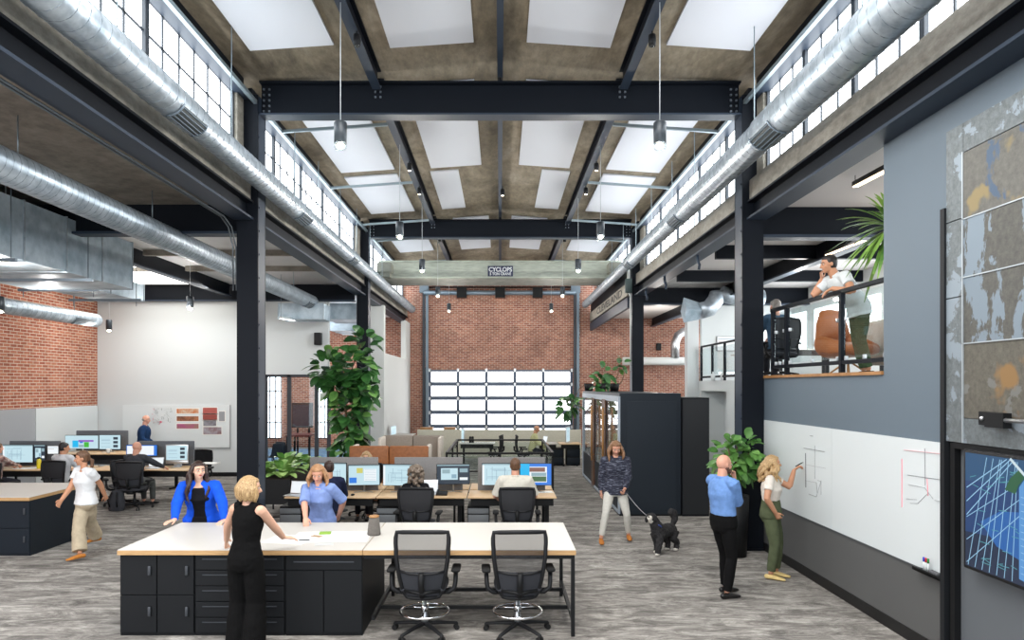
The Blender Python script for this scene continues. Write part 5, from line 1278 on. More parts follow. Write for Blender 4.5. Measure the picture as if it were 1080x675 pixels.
for d in [o for o in COL.objects if o.name.startswith('desk') and o.get('group') == 'mezzanine desks']:
    for ch in d.children:
        if ch.name.startswith('leg'):
            for v in ch.data.vertices:
                if v.co.z < .5: v.co.z += 2.78
for i, (px, Y) in enumerate(((752, 19.6), (762, 19.2))):
    t = thing('pump_bottle', 'small white bottle behind the pier railing glass, ' + ('left one' if i == 0 else 'right one'), 'bottle', (ax(px, Y), Y, 2.8)); MB().lathe((0, 0, 0), [(.06, 0), (.06, .18), (.02, .22)], 12).build('bottle_body', M_white, t); MB().lathe((0, 0, 0), [(.022, .22), (.022, .26)], 8).build('cap', M_white, t)

# ================================================================ planters and plants
def leaf(mb, base, d, up, ln, wd, m=0, droop=.25, fold=.12, n=5, tipw=.15, belly=.5):
    base = Vector(base); d = Vector(d).normalized(); up = Vector(up); side_ = d.cross(up)
    side_ = side_.normalized() if side_.length > 1e-4 else Vector((1, 0, 0)); nrm = side_.cross(d).normalized()
    vs = []
    for i in range(n + 1):
        s = i / n; p = base + d * ln * s + Vector((0, 0, -1)) * droop * ln * s * s
        w_ = wd * max(0, math.sin(PI * min(1, (s * .93 + .05)))) ** .7 * .5 + wd * .02
        vs += [p - side_ * w_ + nrm * fold * w_, p, p + side_ * w_ + nrm * fold * w_]
    fs = []
    for i in range(n):
        a = i * 3; fs += [(a, a + 1, a + 4, a + 3), (a + 1, a + 2, a + 5, a + 4)]
    mb.add(vs, fs, m, True)
def leafmat(name, a, b, rough=.4):
    m = mat(name, a, rough); N, L, B = nodes(m)
    setcol(m, ramp(m, noise(m, coords(m), 3.5, 3), [(.35, a), (.65, b)])); B.inputs['Subsurface Weight'].default_value = 0; return m
M_fig = leafmat('fig_leaf', rgb(32, 74, 36), rgb(66, 116, 56), .3); M_fig2 = leafmat('fig_leaf_light', rgb(84, 136, 64), rgb(124, 170, 92), .3)
M_hosta = leafmat('hosta_leaf', rgb(86, 140, 62), rgb(170, 200, 120)); M_pothos = leafmat('glossy_leaf', rgb(52, 96, 44), rgb(100, 150, 70)); M_drac = leafmat('blade_leaf', rgb(74, 120, 50), rgb(140, 176, 84))
M_bark = noisy('bark', rgb(96, 76, 58), rgb(124, 102, 80), 20, .9); M_soil = mat('soil', rgb(52, 40, 32), .95)
def blob_tree(name, label, loc, pot, trunk, blobs, nleaf, lsize, mats, seed=1, group=None, potm=None, cat='plant', fat=.66):
    rn = random.Random(seed); t = thing(name, label, cat, loc, 0, group)
    if pot:
        r, h = pot; MB().lathe((0, 0, 0), [(r * .8, 0), (r, h), (r * .9, h), (r * .85, h * .9)], 20).build('pot', potm or M_black, t); MB().lathe((0, 0, 0), [(.01, h * .9), (r * .86, h * .9)], 16).build('soil', M_soil, t)
    b = MB()
    for tr_ in trunk: b.tube(tr_[0], tr_[1], 8)
    b.build('trunk', M_bark, t)
    f = MB(); tot = sum(q[2][0] * q[2][1] * q[2][2] for q in [(0, 0, bl[1]) for bl in blobs])
    for c, r in blobs:
        k_ = max(6, int(nleaf * (r[0] * r[1] * r[2]) ** .67 / sum((q[1][0] * q[1][1] * q[1][2]) ** .67 for q in blobs)))
        for i in range(k_):
            v = Vector((rn.gauss(0, 1), rn.gauss(0, 1), rn.gauss(0, 1))).normalized(); rr_ = .45 + .55 * rn.random() ** .5
            p = Vector(c) + Vector((v.x * r[0], v.y * r[1], v.z * r[2])) * rr_
            d = (v + Vector((0, 0, .25 * rn.random())) + Vector((rn.uniform(-.5, .5), rn.uniform(-.5, .5), rn.uniform(-.6, .5)))).normalized()
            leaf(f, p, d, (rn.uniform(-.4, .4), -.5 + rn.uniform(-.5, .5), 1), lsize * rn.uniform(.75, 1.2), lsize * fat * rn.uniform(.8, 1.1), 1 if rn.random() < .18 else 0, .3)
    f.build('foliage', mats, t, fixn=False); return t
Yt = 17.5; s_ = Yt / 720
def L_(px, py, Y=Yt, ox=None, oz=0): return (ax(px, Y) - ox, 0, az(py, Y) - oz)
ox = ax(366, Yt)
bl = [(L_(345, 388, ox=ox), (.32, .35, .40)), (L_(376, 384, ox=ox), (.40, .40, .42)), (L_(384, 361, ox=ox), (.22, .2, .32)), (L_(361, 405, ox=ox), (.42, .42, .42)), (L_(383, 408, ox=ox), (.30, .35, .40)),
      (L_(370, 432, ox=ox), (.40, .40, .42)), (L_(372, 455, ox=ox), (.32, .32, .36)), (L_(366, 477, ox=ox), (.26, .3, .34)), (L_(370, 492, ox=ox), (.22, .25, .22))]
blob_tree('fiddle_leaf_fig', 'tall fiddle leaf fig tree in front of the second column on the left', (ox, Yt, 0), (.26, .42), [([(0, 0, .3), (.03, 0, 1.2), (-.05, 0, 2.2), (.1, 0, 3.0), (.35, 0, 3.7)], [.03, .028, .024, .018, .01]), ([(-.03, 0, 2.0), (-.3, 0, 2.6), (-.5, 0, 3.0)], [.02, .015, .01]), ([(.05, 0, .35), (.12, .05, 1.3), (.1, .1, 2.2)], [.022, .02, .012])], bl, 460, .31, [M_fig, M_fig2], 5, fat=.8)
# boxed hostas
t = thing('planter_box', 'black raised planter box on slim legs left of the centre bench', 'planter', (-4.45, 14.0, 0))
bx0, bx1, by0, by1 = ax(262, 13.3), ax(306, 13.3), 13.3, 14.7
MB().box((bx0, by0, .34), (bx1, by1, .82)).build('box', M_black, t, world=True); MB().box((bx0 + .03, by0 + .03, .80), (bx1 - .03, by1 - .03, .83)).build('soil', M_soil, t, world=True)
for x in (bx0 + .03, bx1 - .03):
    for y in (by0 + .03, by1 - .03): MB().box((x - .015, y - .015, 0), (x + .015, y + .015, .34)).build('leg', M_black, t, world=True)
MB().box((bx0 + .03, by0 + .02, .08), (bx1 - .03, by0 + .04, .10)).build('foot_rail', M_black, t, world=True)
def rosette(name, label, loc, n, ln, wd, m, seed, elev=(20, 75), droop=.5, up0=.0, group=None):
    rn = random.Random(seed); t = thing(name, label, 'plant', loc, 0, group); f = MB()
    for i in range(n):
        a = 2 * PI * rn.random(); e = R(rn.uniform(*elev)); d = Vector((math.cos(a) * math.cos(e), math.sin(a) * math.cos(e), math.sin(e)))
        p = Vector((rn.uniform(-.05, .05), rn.uniform(-.05, .05), up0)); l = ln * rn.uniform(.7, 1.15)
        leaf(f, p + d * l * .35, d, (0, 0, 1), l, wd * rn.uniform(.8, 1.2), 0, droop, .2, 6)
        f.tube([p, p + d * l * .36], .006, 4)
    f.build('foliage', m, t, fixn=False); MB().tube([(0, 0, -.01), (0, 0, .06 + up0)], .03, 8).build('crown', M_bark, t); return t
for i, (px, Y, n, ln, lab) in enumerate(((283, 13.7, 26, .42, 'leftmost broad-leaved plant in the black planter box'), (299, 13.6, 28, .40, 'broad-leaved plant at the right of the black planter box'), (302, 14.4, 24, .48, 'taller broad-leaved plant at the back of the planter box'))):
    rosette('hosta_plant', lab, (ax(px, Y), Y, .83), n, ln, .17, M_hosta, i + 3, group='plants in the planter box')
t = thing('planter_box', 'second black planter box behind the first, left aisle edge', 'planter', (ax(318, 15.0), 15.2, 0))
MB().box((ax(300, 15), 15.0, .34), (ax(330, 15), 15.8, .80)).build('box', M_black, t, world=True); MB().box((ax(301, 15), 15.03, .78), (ax(329, 15), 15.77, .81)).build('soil', M_soil, t, world=True)
for x in (ax(301, 15), ax(329, 15)):
    for y in (15.05, 15.75): MB().box((x - .015, y - .015, 0), (x + .015, y + .015, .34)).build('leg', M_black, t, world=True)
for i, (px, Y) in enumerate(((309, 15.3), (322, 15.4))): rosette('hosta_plant', ['broad-leaved plant in the second planter, left one', 'broad-leaved plant in the second planter, right one'][i], (ax(px, Y), Y, .81), 24, .40, .16, M_hosta, i + 13)
# plant by first column on the right
Yp = 10.65; ox = ax(776, Yp)
blob_tree('potted_plant', 'leafy green plant in a tall black pot beside the first column on the right', (ox, Yp, 0), (.2, .95), [([(0, 0, .8), (-.05, 0, 1.3), (-.12, 0, 1.7)], [.015, .012, .008]), ([(0, 0, .8), (.08, 0, 1.3), (.2, 0, 1.6)], [.015, .012, .008]), ([(0, 0, .8), (0, 0, 1.5), (.03, 0, 1.85)], [.015, .012, .008])],
          [(L_(768, 478, Yp, ox), (.20, .22, .24)), (L_(785, 472, Yp, ox), (.22, .22, .20)), (L_(778, 492, Yp, ox), (.22, .22, .25)), (L_(790, 488, Yp, ox), (.14, .2, .22)), (L_(765, 494, Yp, ox), (.14, .18, .16))], 170, .17, [M_pothos, M_fig2], 8)
# plants on and around the pods
def pod_plant(label, px, Y, blobs, trunks, n, seed, zpot=PZ + .06, ls=.26, pot=(.14, .22)):
    ox = ax(px, Y); return blob_tree('fiddle_leaf_plant', label, (ox, Y, zpot), pot, [([(ax(a, Y) - ox, 0, az(b_, Y) - zpot) for a, b_ in tr_], [.02, .016, .01][:len(tr_)] + [.01] * max(0, len(tr_) - 3)) for tr_ in trunks], [((ax(a, Y) - ox, 0, az(b_, Y) - zpot), r) for a, b_, r in blobs], n, ls, [M_fig, M_fig2], seed)
pod_plant('fiddle leaf plant on the pod roof in front of the right brick wall, left one', 634, 18.2, [(636, 394, (.17, .17, .17)), (632, 406, (.14, .14, .14)), (633, 400, (.12, .12, .14))], [[(634, 412), (634, 405), (636, 396)]], 34, 21, ls=.24)
pod_plant('fiddle leaf plant with long stems on the pod roof, right one', 648, 18.8, [(656, 380, (.1, .1, .18)), (654, 388, (.12, .12, .13))], [[(648, 412), (650, 400), (655, 384)], [(648, 412), (656, 402), (659, 392)]], 16, 22, ls=.2)
pod_plant('fiddle leaf plant drooping from the far pod roof before the garage door', 621, 19.5, [(600, 427, (.26, .22, .2)), (595, 431, (.14, .16, .16)), (607, 423, (.12, .16, .13))], [[(621, 412), (618, 405), (611, 410), (606, 420), (601, 427)]], 48, 31, ls=.24)
# blade-leaved plant above the mezzanine edge
Yd = 8.25; t = thing('dracaena', 'spiky blade-leaved plant leaning over the mezzanine at the wall corner', 'plant', (4.86, Yd, 2.78))
MB().lathe((0, 0, 0), [(.15, 0), (.2, .4), (.18, .4), (.17, .36)], 18).build('pot', M_white, t); MB().tube([(0, 0, .3), (.0, 0, 1.0), (-.1, 0, 1.75)], [.03, .025, .02], 8).build('trunk', M_bark, t)
f = MB(); rn = random.Random(9)
for i in range(120):
    a = 2 * PI * rn.random(); e = R(rn.uniform(-45, 80)); d = Vector((math.cos(a) * math.cos(e), math.sin(a) * math.cos(e) * .8, math.sin(e))); leaf(f, Vector((-.12, 0, 1.78)) + d * .03, d, (0, 0, 1), rn.uniform(.45, .78), .05, 0, .35, .3, 6)
f.build('foliage', M_drac, t, fixn=False)
# ================================================================ people
def skinmat(name, c): return noisy(name, tuple(v * .94 for v in c), c, 12, .5)
SK1 = skinmat('skin_light', rgb(222, 174, 148)); SK2 = skinmat('skin_tanned', rgb(196, 142, 110)); SK3 = skinmat('skin_rosy', rgb(216, 160, 136)); SK4 = skinmat('skin_pale', rgb(222, 178, 154))
def cloth(name, c, k_=.82, sc=30):
    m = noisy(name, tuple(v * k_ for v in c), c, sc, .9, 0, (1, 1, 1)); m.node_tree.nodes['Principled BSDF'].inputs['Specular IOR Level'].default_value = .15; return m
def hairmat(name, a, b): return noisy(name, a, b, 26, .5, 0, (6, 6, .6), 5)
H_dark = hairmat('hair_dark_brown', rgb(30, 20, 18), rgb(64, 42, 34)); H_blond = hairmat('hair_blond', rgb(122, 92, 58), rgb(204, 172, 124)); H_brown = hairmat('hair_brown', rgb(74, 50, 36), rgb(120, 86, 60))
H_lbrown = hairmat('hair_light_brown', rgb(128, 88, 58), rgb(190, 146, 104)); H_dkblond = hairmat('hair_dark_blond', rgb(96, 66, 44), rgb(156, 116, 82)); H_black = hairmat('hair_black', rgb(18, 16, 17), rgb(44, 38, 38)); H_grey = hairmat('hair_grey', rgb(110, 106, 102), rgb(160, 156, 150)); H_ash = hairmat('hair_ash_curls', rgb(84, 72, 62), rgb(150, 134, 118)); H_beard = hairmat('beard_brown', rgb(70, 44, 34), rgb(104, 70, 54))
M_eyew = mat('eye_white', rgb(206, 198, 192), .3); M_iris = mat('iris_dark', rgb(46, 34, 28), .2); M_lip = mat('lips_rose', rgb(178, 92, 88), .4); M_lipm = mat('lips_plain', rgb(176, 118, 100), .5)
M_lipr = mat('lips_red', rgb(168, 36, 44), .4)
def limb(mb, P, r, n=5, seg=14):
    pts = []; rr = []
    for i in range(len(P) - 1):
        for j in range(n):
            s = j / n; pts.append(Vector(P[i]).lerp(Vector(P[i + 1]), s)); rr.append(r[i] + (r[i + 1] - r[i]) * s)
    pts.append(Vector(P[-1])); rr.append(r[-1])
    mb.tube(pts, rr, seg); return mb
def ik(S, T, l1, l2, hint):
    S = Vector(S); T = Vector(T); v = T - S; d = v.length
    if d > (l1 + l2) * .995: T = S + v.normalized() * (l1 + l2) * .995; v = T - S; d = v.length
    a = (l1 * l1 - l2 * l2 + d * d) / (2 * d); h = math.sqrt(max(0, l1 * l1 - a * a)); n = v.normalized()
    hv = Vector(hint); hv = hv - n * hv.dot(n); hv = hv.normalized() if hv.length > 1e-4 else Vector((0, -1, 0))
    return S + n * a + hv * h, T
def hand(mb, W, d, n, sgn, k_, curl=25, spread=0.0, point=False):
    W = Vector(W); d = Vector(d).normalized(); n = Vector(n); n = (n - d * n.dot(d)).normalized(); lat = d.cross(n) * sgn
    mb.loft([(W - d * .01 * k_, lat * .027 * k_, n * .020 * k_), (W + d * .03 * k_, lat * .036 * k_, n * .017 * k_), (W + d * .088 * k_, lat * .041 * k_, n * .013 * k_)], 12)
    for i, (o, l) in enumerate(((.030, .070), (.010, .080), (-.011, .075), (-.030, .058))):
        p = W + d * .085 * k_ + lat * o * k_; c = curl if not (point and i == 0) else curl * .4; a = 0; P = [p - d * .015 * k_, p]
        for s in (.42, .32, .26):
            a += R(c) * (1 if s == .42 else .9); q = (d * math.cos(a) + n * math.sin(a) + lat * (o * spread)).normalized(); p = p + q * l * s * k_; P.append(p)
        mb.tube(P, [.0095 * k_, .0095 * k_, .009 * k_, .0085 * k_, .0072 * k_], 7)
    p = W + d * .02 * k_ + lat * .028 * k_; q1 = (d * .7 + lat * .65 + n * .25).normalized(); q2 = (d * .9 + lat * .25 + n * .35).normalized()
    mb.tube([p, p + q1 * .038 * k_, p + q1 * .038 * k_ + q2 * .034 * k_, p + q1 * .038 * k_ + q2 * .055 * k_], [.015 * k_, .012 * k_, .010 * k_, .008 * k_], 8)

def figure(label, X, Y, rz, h=1.7, sex='f', z0=0.0, seated=False, pelvis=None, lean=0, side=0, twist=0, head=(0, 0), top=None, bottom=None, shoe=None,
           hair=None, hL=None, hR=None, feet=None, eL=None, eR=None, vox=.010, curl=(25, 25), skin=SK1, face_=True, lips=None, handdir=(None, None), palm=(None, None), hmat=None, wide=1.0, hideface=False):
    k_ = h / 1.75
    t = thing('person', label, 'person', (X, Y, z0), R(rz))
    Minv = Matrix.Rotation(-R(rz), 3, 'Z'); W2L = lambda p: Minv @ (Vector(p) - Vector((X, Y, z0)))
    pz = (.56 if seated else .92) * k_ if pelvis is None else pelvis[2]
    P = Vector((0, 0, pz)) if pelvis is None else Vector(pelvis)
    tor = Euler((-R(lean), R(side), 0)).to_matrix() @ Vector((0, 0, 1)); fw0 = Vector((0, 1, 0))
    rt = Vector((1, 0, 0)); srt = Euler((0, 0, R(twist))).to_matrix() @ Euler((0, R(side), 0)).to_matrix() @ rt
    f = sex == 'f'
    SH = .50 * k_
    C = P + tor * SH; NB = P + tor * .565 * k_
    shw = (.172 if f else .195) * k_ * wide
    SL, SR_ = C - srt * shw, C + srt * shw
    HL, HR = P - rt * .088 * k_, P + rt * .088 * k_
    # spine sections (distance up the spine, half width, half depth)
    if f: prof = [(-.10, .120, .095), (-.04, .176, .122), (.03, .180, .120), (.10, .158, .106), (.19, .134, .096), (.27, .148, .106), (.35, .160, .124), (.42, .164, .106), (.48, .156, .086), (.525, .105, .065), (.56, .058, .055)]
    else: prof = [(-.10, .120, .095), (-.04, .162, .112), (.03, .165, .112), (.10, .158, .108), (.19, .152, .104), (.27, .164, .110), (.35, .182, .118), (.42, .188, .112), (.48, .178, .094), (.525, .120, .070), (.56, .062, .058)]
    def spine(s):
        s_ = s * k_; q = max(0, min(1, s / .30)); base = P + Vector((0, 0, 1)) * s_ if s < 0 else P + (Vector((0, 0, 1)) * (1 - q * .0)).lerp(tor, min(1, .35 + q)).normalized() * s_
        r_ = rt.lerp(srt, max(0, min(1, s / .45))).normalized(); up_ = (tor if s > .05 else Vector((0, 0, 1)).lerp(tor, .4)).normalized(); d_ = up_.cross(r_).normalized(); r_ = d_.cross(up_).normalized()
        return base, r_, d_
    def torso(mb, lo, hi, off=0.0, kx=1.0, hem=None):
        secs = []
        for s, a, b_ in prof:
            if s < lo - 1e-6 or s > hi + 1e-6: continue
            c, r_, d_ = spine(s); a2, b2 = a * wide, b_ * (wide if wide > 1 else 1)
            fwd = .012 * k_ if (f and .3 < s < .4) else 0
            secs.append((c + d_ * fwd, r_ * (a2 * k_ * kx + off), d_ * (b2 * k_ * kx + off)))
        if hem: 
            c, r_, d_ = spine(lo - .0); dn = hem
            secs.insert(0, (secs[0][0] - Vector((0, 0, dn * k_)), secs[0][1] * 1.04, secs[0][2] * 1.06))
        mb.loft(secs, 22, round_ends=(0.12, .3)); return mb
    # arms
    ua, fa = .285 * k_, .255 * k_
    WLt = W2L(hL[1]) if hL and hL[0] == 'w' else (Vector(hL) * k_ if hL else SL + Vector((-.07, .03, -.52)) * k_)
    WRt = W2L(hR[1]) if hR and hR[0] == 'w' else (Vector(hR) * k_ if hR else SR_ + Vector((.07, .03, -.52)) * k_)
    EL, WL = ik(SL, WLt, ua, fa, eL or (-.4, -1, -.3)); ER, WR = ik(SR_, WRt, ua, fa, eR or (.4, -1, -.3))
    # legs
    th, sh = .43 * k_, .42 * k_
    if feet is None:
        feet = [(-.11, .46, .075), (.11, .44, .075)] if seated else [(-.10, .02, .075), (.10, -.02, .075)]
        feet = [Vector(q) * k_ for q in feet]
    else: feet = [W2L(q[1]) if q[0] == 'w' else Vector(q) * k_ for q in feet]
    KL, AL = ik(HL, feet[0], th, sh, (-.05, 1, .35)); KR, AR = ik(HR, feet[1], th, sh, (.05, 1, .35))
    # head
    fwd = Vector((0, 1, 0)); hy, hp = head
    HM = Euler((0, 0, R(hy + twist * .6))).to_matrix() @ Euler((R(-hp), 0, 0)).to_matrix()
    hf, hr_, hu = HM @ Vector((0, 1, 0)), HM @ Vector((1, 0, 0)), HM @ Vector((0, 0, 1))
    hk = k_ * (1.0 if not f else .97)
    HC = NB + (tor * .4 + Vector((0, 0, .6))).normalized() * .150 * k_ + fwd * .018 * k_ + hf * .012 * k_
    sl = (top or {}).get('sleeve', 'short')
    b = MB(); torso(b, -.10, .56, -.010)
    limb(b, [NB - tor * .03 * k_, HC - hu * .06 * hk - hf * .018 * hk], [.054 * k_ if f else .064 * k_, .050 * hk if f else .060 * hk], 3)
    [limb(b, [NB - tor * .045 * k_, S_ - tor * .008 * k_], [.040 * k_, (.050 if f else .058) * k_], 4) for S_ in (SL, SR_)]; b.ell(C + srt * shw * .98, (.050 * k_,) * 3); b.ell(C - srt * shw * .98, (.050 * k_,) * 3)
    Mh = Matrix((hr_, hf, hu)).transposed()
    b.ell(HC + hu * .022 * hk - hf * .006 * hk, (.076 * hk, .096 * hk, .096 * hk), Mh, u=20, v=14); b.ell(HC - hu * .045 * hk + hf * .028 * hk, (.058 * hk, .062 * hk, .068 * hk), Mh, u=16, v=12)
    b.ell(HC - hu * .094 * hk + hf * .058 * hk, (.026 * hk, .024 * hk, .020 * hk), Mh)
    b.tube([HC + hf * .084 * hk + hu * .010 * hk, HC + hf * .100 * hk - hu * .012 * hk, HC + hf * .112 * hk - hu * .030 * hk, HC + hf * .094 * hk - hu * .040 * hk], [.009 * hk, .012 * hk, .015 * hk, .010 * hk], 10)
    for s in (-1, 1):
        b.ell(HC + hr_ * s * .076 * hk - hu * .008 * hk - hf * .008 * hk, (.010 * hk, .020 * hk, .030 * hk), Mh); b.ell(HC + hr_ * s * .042 * hk - hu * .030 * hk + hf * .055 * hk, (.024 * hk, .026 * hk, .026 * hk), Mh)
        b.ell(HC + hr_ * s * .032 * hk + hu * .020 * hk + hf * .078 * hk, (.024 * hk, .012 * hk, .007 * hk), Mh)
    for S, E, Wq in ((SL, EL, WL), (SR_, ER, WR)):
        r = (.053, .048, .043, .029) if f else (.058, .053, .047, .031)
        mid = E.lerp(Wq, .25); limb(b, [S, S.lerp(E, .5), E, mid, Wq], [r[0] * k_, r[1] * k_, r[2] * k_, r[2] * .98 * k_, r[3] * k_], 3)
    for i, (E, Wq, sg) in enumerate(((EL, WL, -1), (ER, WR, 1))):
        d = (Wq - E).normalized() if handdir[i] is None else (Minv @ Vector(handdir[i])).normalized()
        n = Vector((-sg, 0, 0)) if palm[i] is None else Minv @ Vector(palm[i])
        if palm[i] is None and abs(d.z) < .6: n = Vector((0, 0, -1))
        hand(b, Wq, d, n, sg, k_ * (1.0 if f else 1.06), curl[i], .3)
    for H_, K, A in ((HL, KL, AL), (HR, KR, AR)):
        limb(b, [H_, H_.lerp(K, .5), K, K.lerp(A, .3), A], [.078 * k_, .070 * k_, .050 * k_, .050 * k_, .033 * k_], 4)
        fd = Vector((0, 1, 0)); b.loft([(A + Vector((0, -.03, -.035)) * k_, Vector((.028, 0, 0)) * k_, Vector((0, 0, .028)) * k_), (A + Vector((0, .07, -.045)) * k_, Vector((.036, 0, 0)) * k_, Vector((0, 0, .022)) * k_), (A + Vector((0, .15, -.058)) * k_, Vector((.034, 0, 0)) * k_, Vector((0, 0, .012)) * k_)], 10)
    remesh_build(b, 'body', skin, t, vox * .8, 2)
    # garments
    if bottom:
        m_, fl, endz = bottom['m'], bottom.get('flare', 0.0), bottom.get('end', .10)
        b = MB(); torso(b, -.10, bottom.get('rise', .10), .022 * k_ if top and top.get('lo', -.04) > .05 else .010 * k_); rr_ = bottom.get('fit', 1.0)
        for H_, K, A in ((HL, KL, AL), (HR, KR, AR)):
            hem = K.lerp(A, 1 - endz); lo = .052 + fl
            limb(b, [H_ + Vector((0, -.005, .02)), H_.lerp(K, .5), K, K.lerp(hem, .5), hem], [.098 * k_ * (1 + .1 * fl), .086 * k_ * rr_ + fl * .2, .064 * k_ * rr_ + fl * .45, (.062 * rr_ + fl * .75) * k_, lo * k_ * rr_], 4, 16)
        if not seated:
            for s in (-1, 1): b.ell(P + Vector((s * .07, -.04, -.04)) * k_, (.092 * k_, .078 * k_, .105 * k_))
        remesh_build(b, bottom.get('name', 'trousers'), m_, t, vox, 4, disp=(.012, .09))
    if top:
        m_ = top['m']; b = MB()
        if top.get('open'):
            # open jacket: a thick sheet round the back and sides, leaving the front gap
            for s0 in range(1):
                secs = [(s, a, b2) for s, a, b2 in prof if s >= top.get('lo', -.04) - 1e-6 and s <= .53]
                n = 26; outer = []; 
                for s, a, b2 in secs:
                    c, r_, d_ = spine(s); ring = []
                    gap = R(top['open'] * (1.0 if s < .5 else .8))
                    for i in range(n + 1):
                        q = -PI * 1.5 + gap + (2 * PI - 2 * gap) * i / n   # front is +depth (90 deg)
                        q = PI / 2 + gap + (2 * PI - 2 * gap) * i / n
                        fl_ = 1 + (.10 if s < .1 else .0)
                        ring.append((c + r_ * (a * k_ * wide + .022) * fl_ * math.cos(q) + d_ * (b2 * k_ + .024) * fl_ * math.sin(q), c + r_ * (a * k_ * wide + .004) * math.cos(q) + d_ * (b2 * k_ + .006) * math.sin(q)))
                    outer.append(ring)
                vs = []; fs = []; m1 = len(outer)
                for ring in outer:
                    for o_, i_ in ring: vs += [o_, i_]
                w_ = 2 * (n + 1)
                for j in range(m1 - 1):
                    for i in range(n):
                        a = j * w_ + 2 * i; fs.append((a, a + 2, a + 2 + w_, a + w_)); fs.append((a + 1, a + 1 + w_, a + 3 + w_, a + 3))
                    a = j * w_; fs.append((a, a + w_, a + w_ + 1, a + 1)); a = j * w_ + 2 * n; fs.append((a, a + 1, a + w_ + 1, a + w_))
                for i in range(n):
                    a = 2 * i; fs.append((a, a + 1, a + 3, a + 2)); a = (m1 - 1) * w_ + 2 * i; fs.append((a, a + 2, a + 3, a + 1))
                b.add(vs, fs)
        else:
            torso(b, top.get('lo', -.04), top.get('hi', .525), .016 * k_ * top.get('loose', 1), hem=top.get('hem'))
        if sl != 'none':
            e = {'short': (.55, 0), 'elbow': (.95, 0), 'three': (1, .45), 'long': (1, .97)}[sl]
            lz = top.get('loose', 1)
            for S_ in (SL, SR_): limb(b, [NB - tor * .042 * k_, S_ + tor * .004 * k_], [.058 * k_, (.058 if f else .068) * k_], 4)
            for S, E, Wq in ((SL, EL, WL), (SR_, ER, WR)):
                r0, r1, r2 = ((.064, .060, .054) if f else (.070, .064, .058)); pts = [C.lerp(S, .55), S, S.lerp(E, .5) if e[0] > .6 else S.lerp(E, .3)]; rs = [.062 * k_, r0 * k_ * lz, (r0 + r1) / 2 * k_ * lz]
                if e[0] < 1: pts.append(S.lerp(E, e[0])); rs.append(r1 * k_ * lz * 1.05)
                else: pts += [E, E.lerp(Wq, e[1])]; rs += [r1 * k_ * lz, (r2 if e[1] < .6 else .038) * k_ * lz]
                limb(b, pts, rs, 4)
        else:
            for S in (SL, SR_): limb(b, [C.lerp(S, .3) + tor * .03 * k_, C.lerp(S, .82) + tor * .012 * k_], [.055 * k_, .060 * k_], 3)
        if top.get('collar'):
            b.tube([NB + tor * .0 * k_ + (srt * math.cos(q) * .068 + srt.cross(tor) * -math.sin(q) * .066) * k_ for q in [R(i) for i in range(-235, 56, 15)]], .014 * k_, 7)
        remesh_build(b, top.get('name', 'shirt'), m_, t, vox, 3 if not top.get('open') else 2, disp=(.012, .07) if top.get('wrinkle', 1) else None)
        if top.get('inner'):
            b = MB(); torso(b, -.04, .49, .002, hem=.02); remesh_build(b, 'inner_top', top['inner'], t, vox, 3)
    if shoe:
        for A in (AL, AR):
            b = MB(); b.loft([(A + Vector((0, -.055, -.040)) * k_, Vector((.034, 0, 0)) * k_, Vector((0, 0, .034)) * k_), (A + Vector((0, .03, -.040)) * k_, Vector((.040, 0, 0)) * k_, Vector((0, 0, .034)) * k_), (A + Vector((0, .12, -.052)) * k_, Vector((.046, 0, 0)) * k_, Vector((0, 0, .024)) * k_), (A + Vector((0, .185, -.060)) * k_, Vector((.034, 0, 0)) * k_, Vector((0, 0, .015)) * k_)], 12)
            remesh_build(b, 'shoe', shoe, t, vox * .8, 1)
    # face
    if face_:
        for s in (-1, 1):
            c = HC + hr_ * s * .031 * hk + hu * .004 * hk + hf * .0815 * hk
            e = MB().ell(c, (.0155 * hk, .011 * hk, .0085 * hk), Mh).build('eye', [M_eyew], t); MB().ell(c + hf * .0065 * hk, (.0075 * hk, .006 * hk, .0075 * hk), Mh).build('iris', M_iris, e)
            MB().tube([HC + hr_ * s * (.014 + .013 * i) * hk + hu * (.026 + .005 * math.sin(i * 1.2)) * hk + hf * (.0945 - .006 * i) * hk for i in range(4)], .0048 * hk, 6).build('eyebrow', hmat or H_brown, t)
        b = MB(); b.tube([HC + hr_ * (-.022 + .011 * i) * hk - hu * (.060 - .004 * abs(i - 2) * 0) * hk + hf * (.088 - .004 * abs(i - 2)) * hk for i in range(5)], [.003 * hk, .007 * hk, .008 * hk, .007 * hk, .003 * hk], 8); b.build('lips', lips or (M_lip if f else M_lipm), t)
    # hair
    if hair:
        kind, m_ = hair[0], hair[1]; L = hair[2] if len(hair) > 2 else .25; b = MB(); rn = random.Random(len(label))
        def on(az_, el_, r=1.0): 
            a = R(az_); e = R(el_); return HC + hu * .022 * hk - hf * .012 * hk + (hr_ * math.sin(a) * .084 * math.cos(e) + hf * math.cos(a) * .100 * math.cos(e) + hu * .102 * math.sin(e)) * hk * r
        if kind in ('short', 'bald_rim', 'long', 'bob', 'curly', 'pony', 'waves'):
            if kind == 'bald_rim':
                b.ell(HC - hf * .028 * hk - hu * .005 * hk, (.080 * hk, .082 * hk, .052 * hk), Mh, u=20, v=12)
            else:
                b.ell(HC + hu * .034 * hk - hf * .022 * hk, (.084 * hk, .098 * hk, .096 * hk), Mh, u=22, v=14)
                b.ell(HC - hu * .0 * hk - hf * .035 * hk, (.080 * hk, .076 * hk, .085 * hk), Mh, u=20, v=12)
                b.ell(HC + hu * .075 * hk + hf * .035 * hk, (.062 * hk, .045 * hk, .034 * hk), Mh)
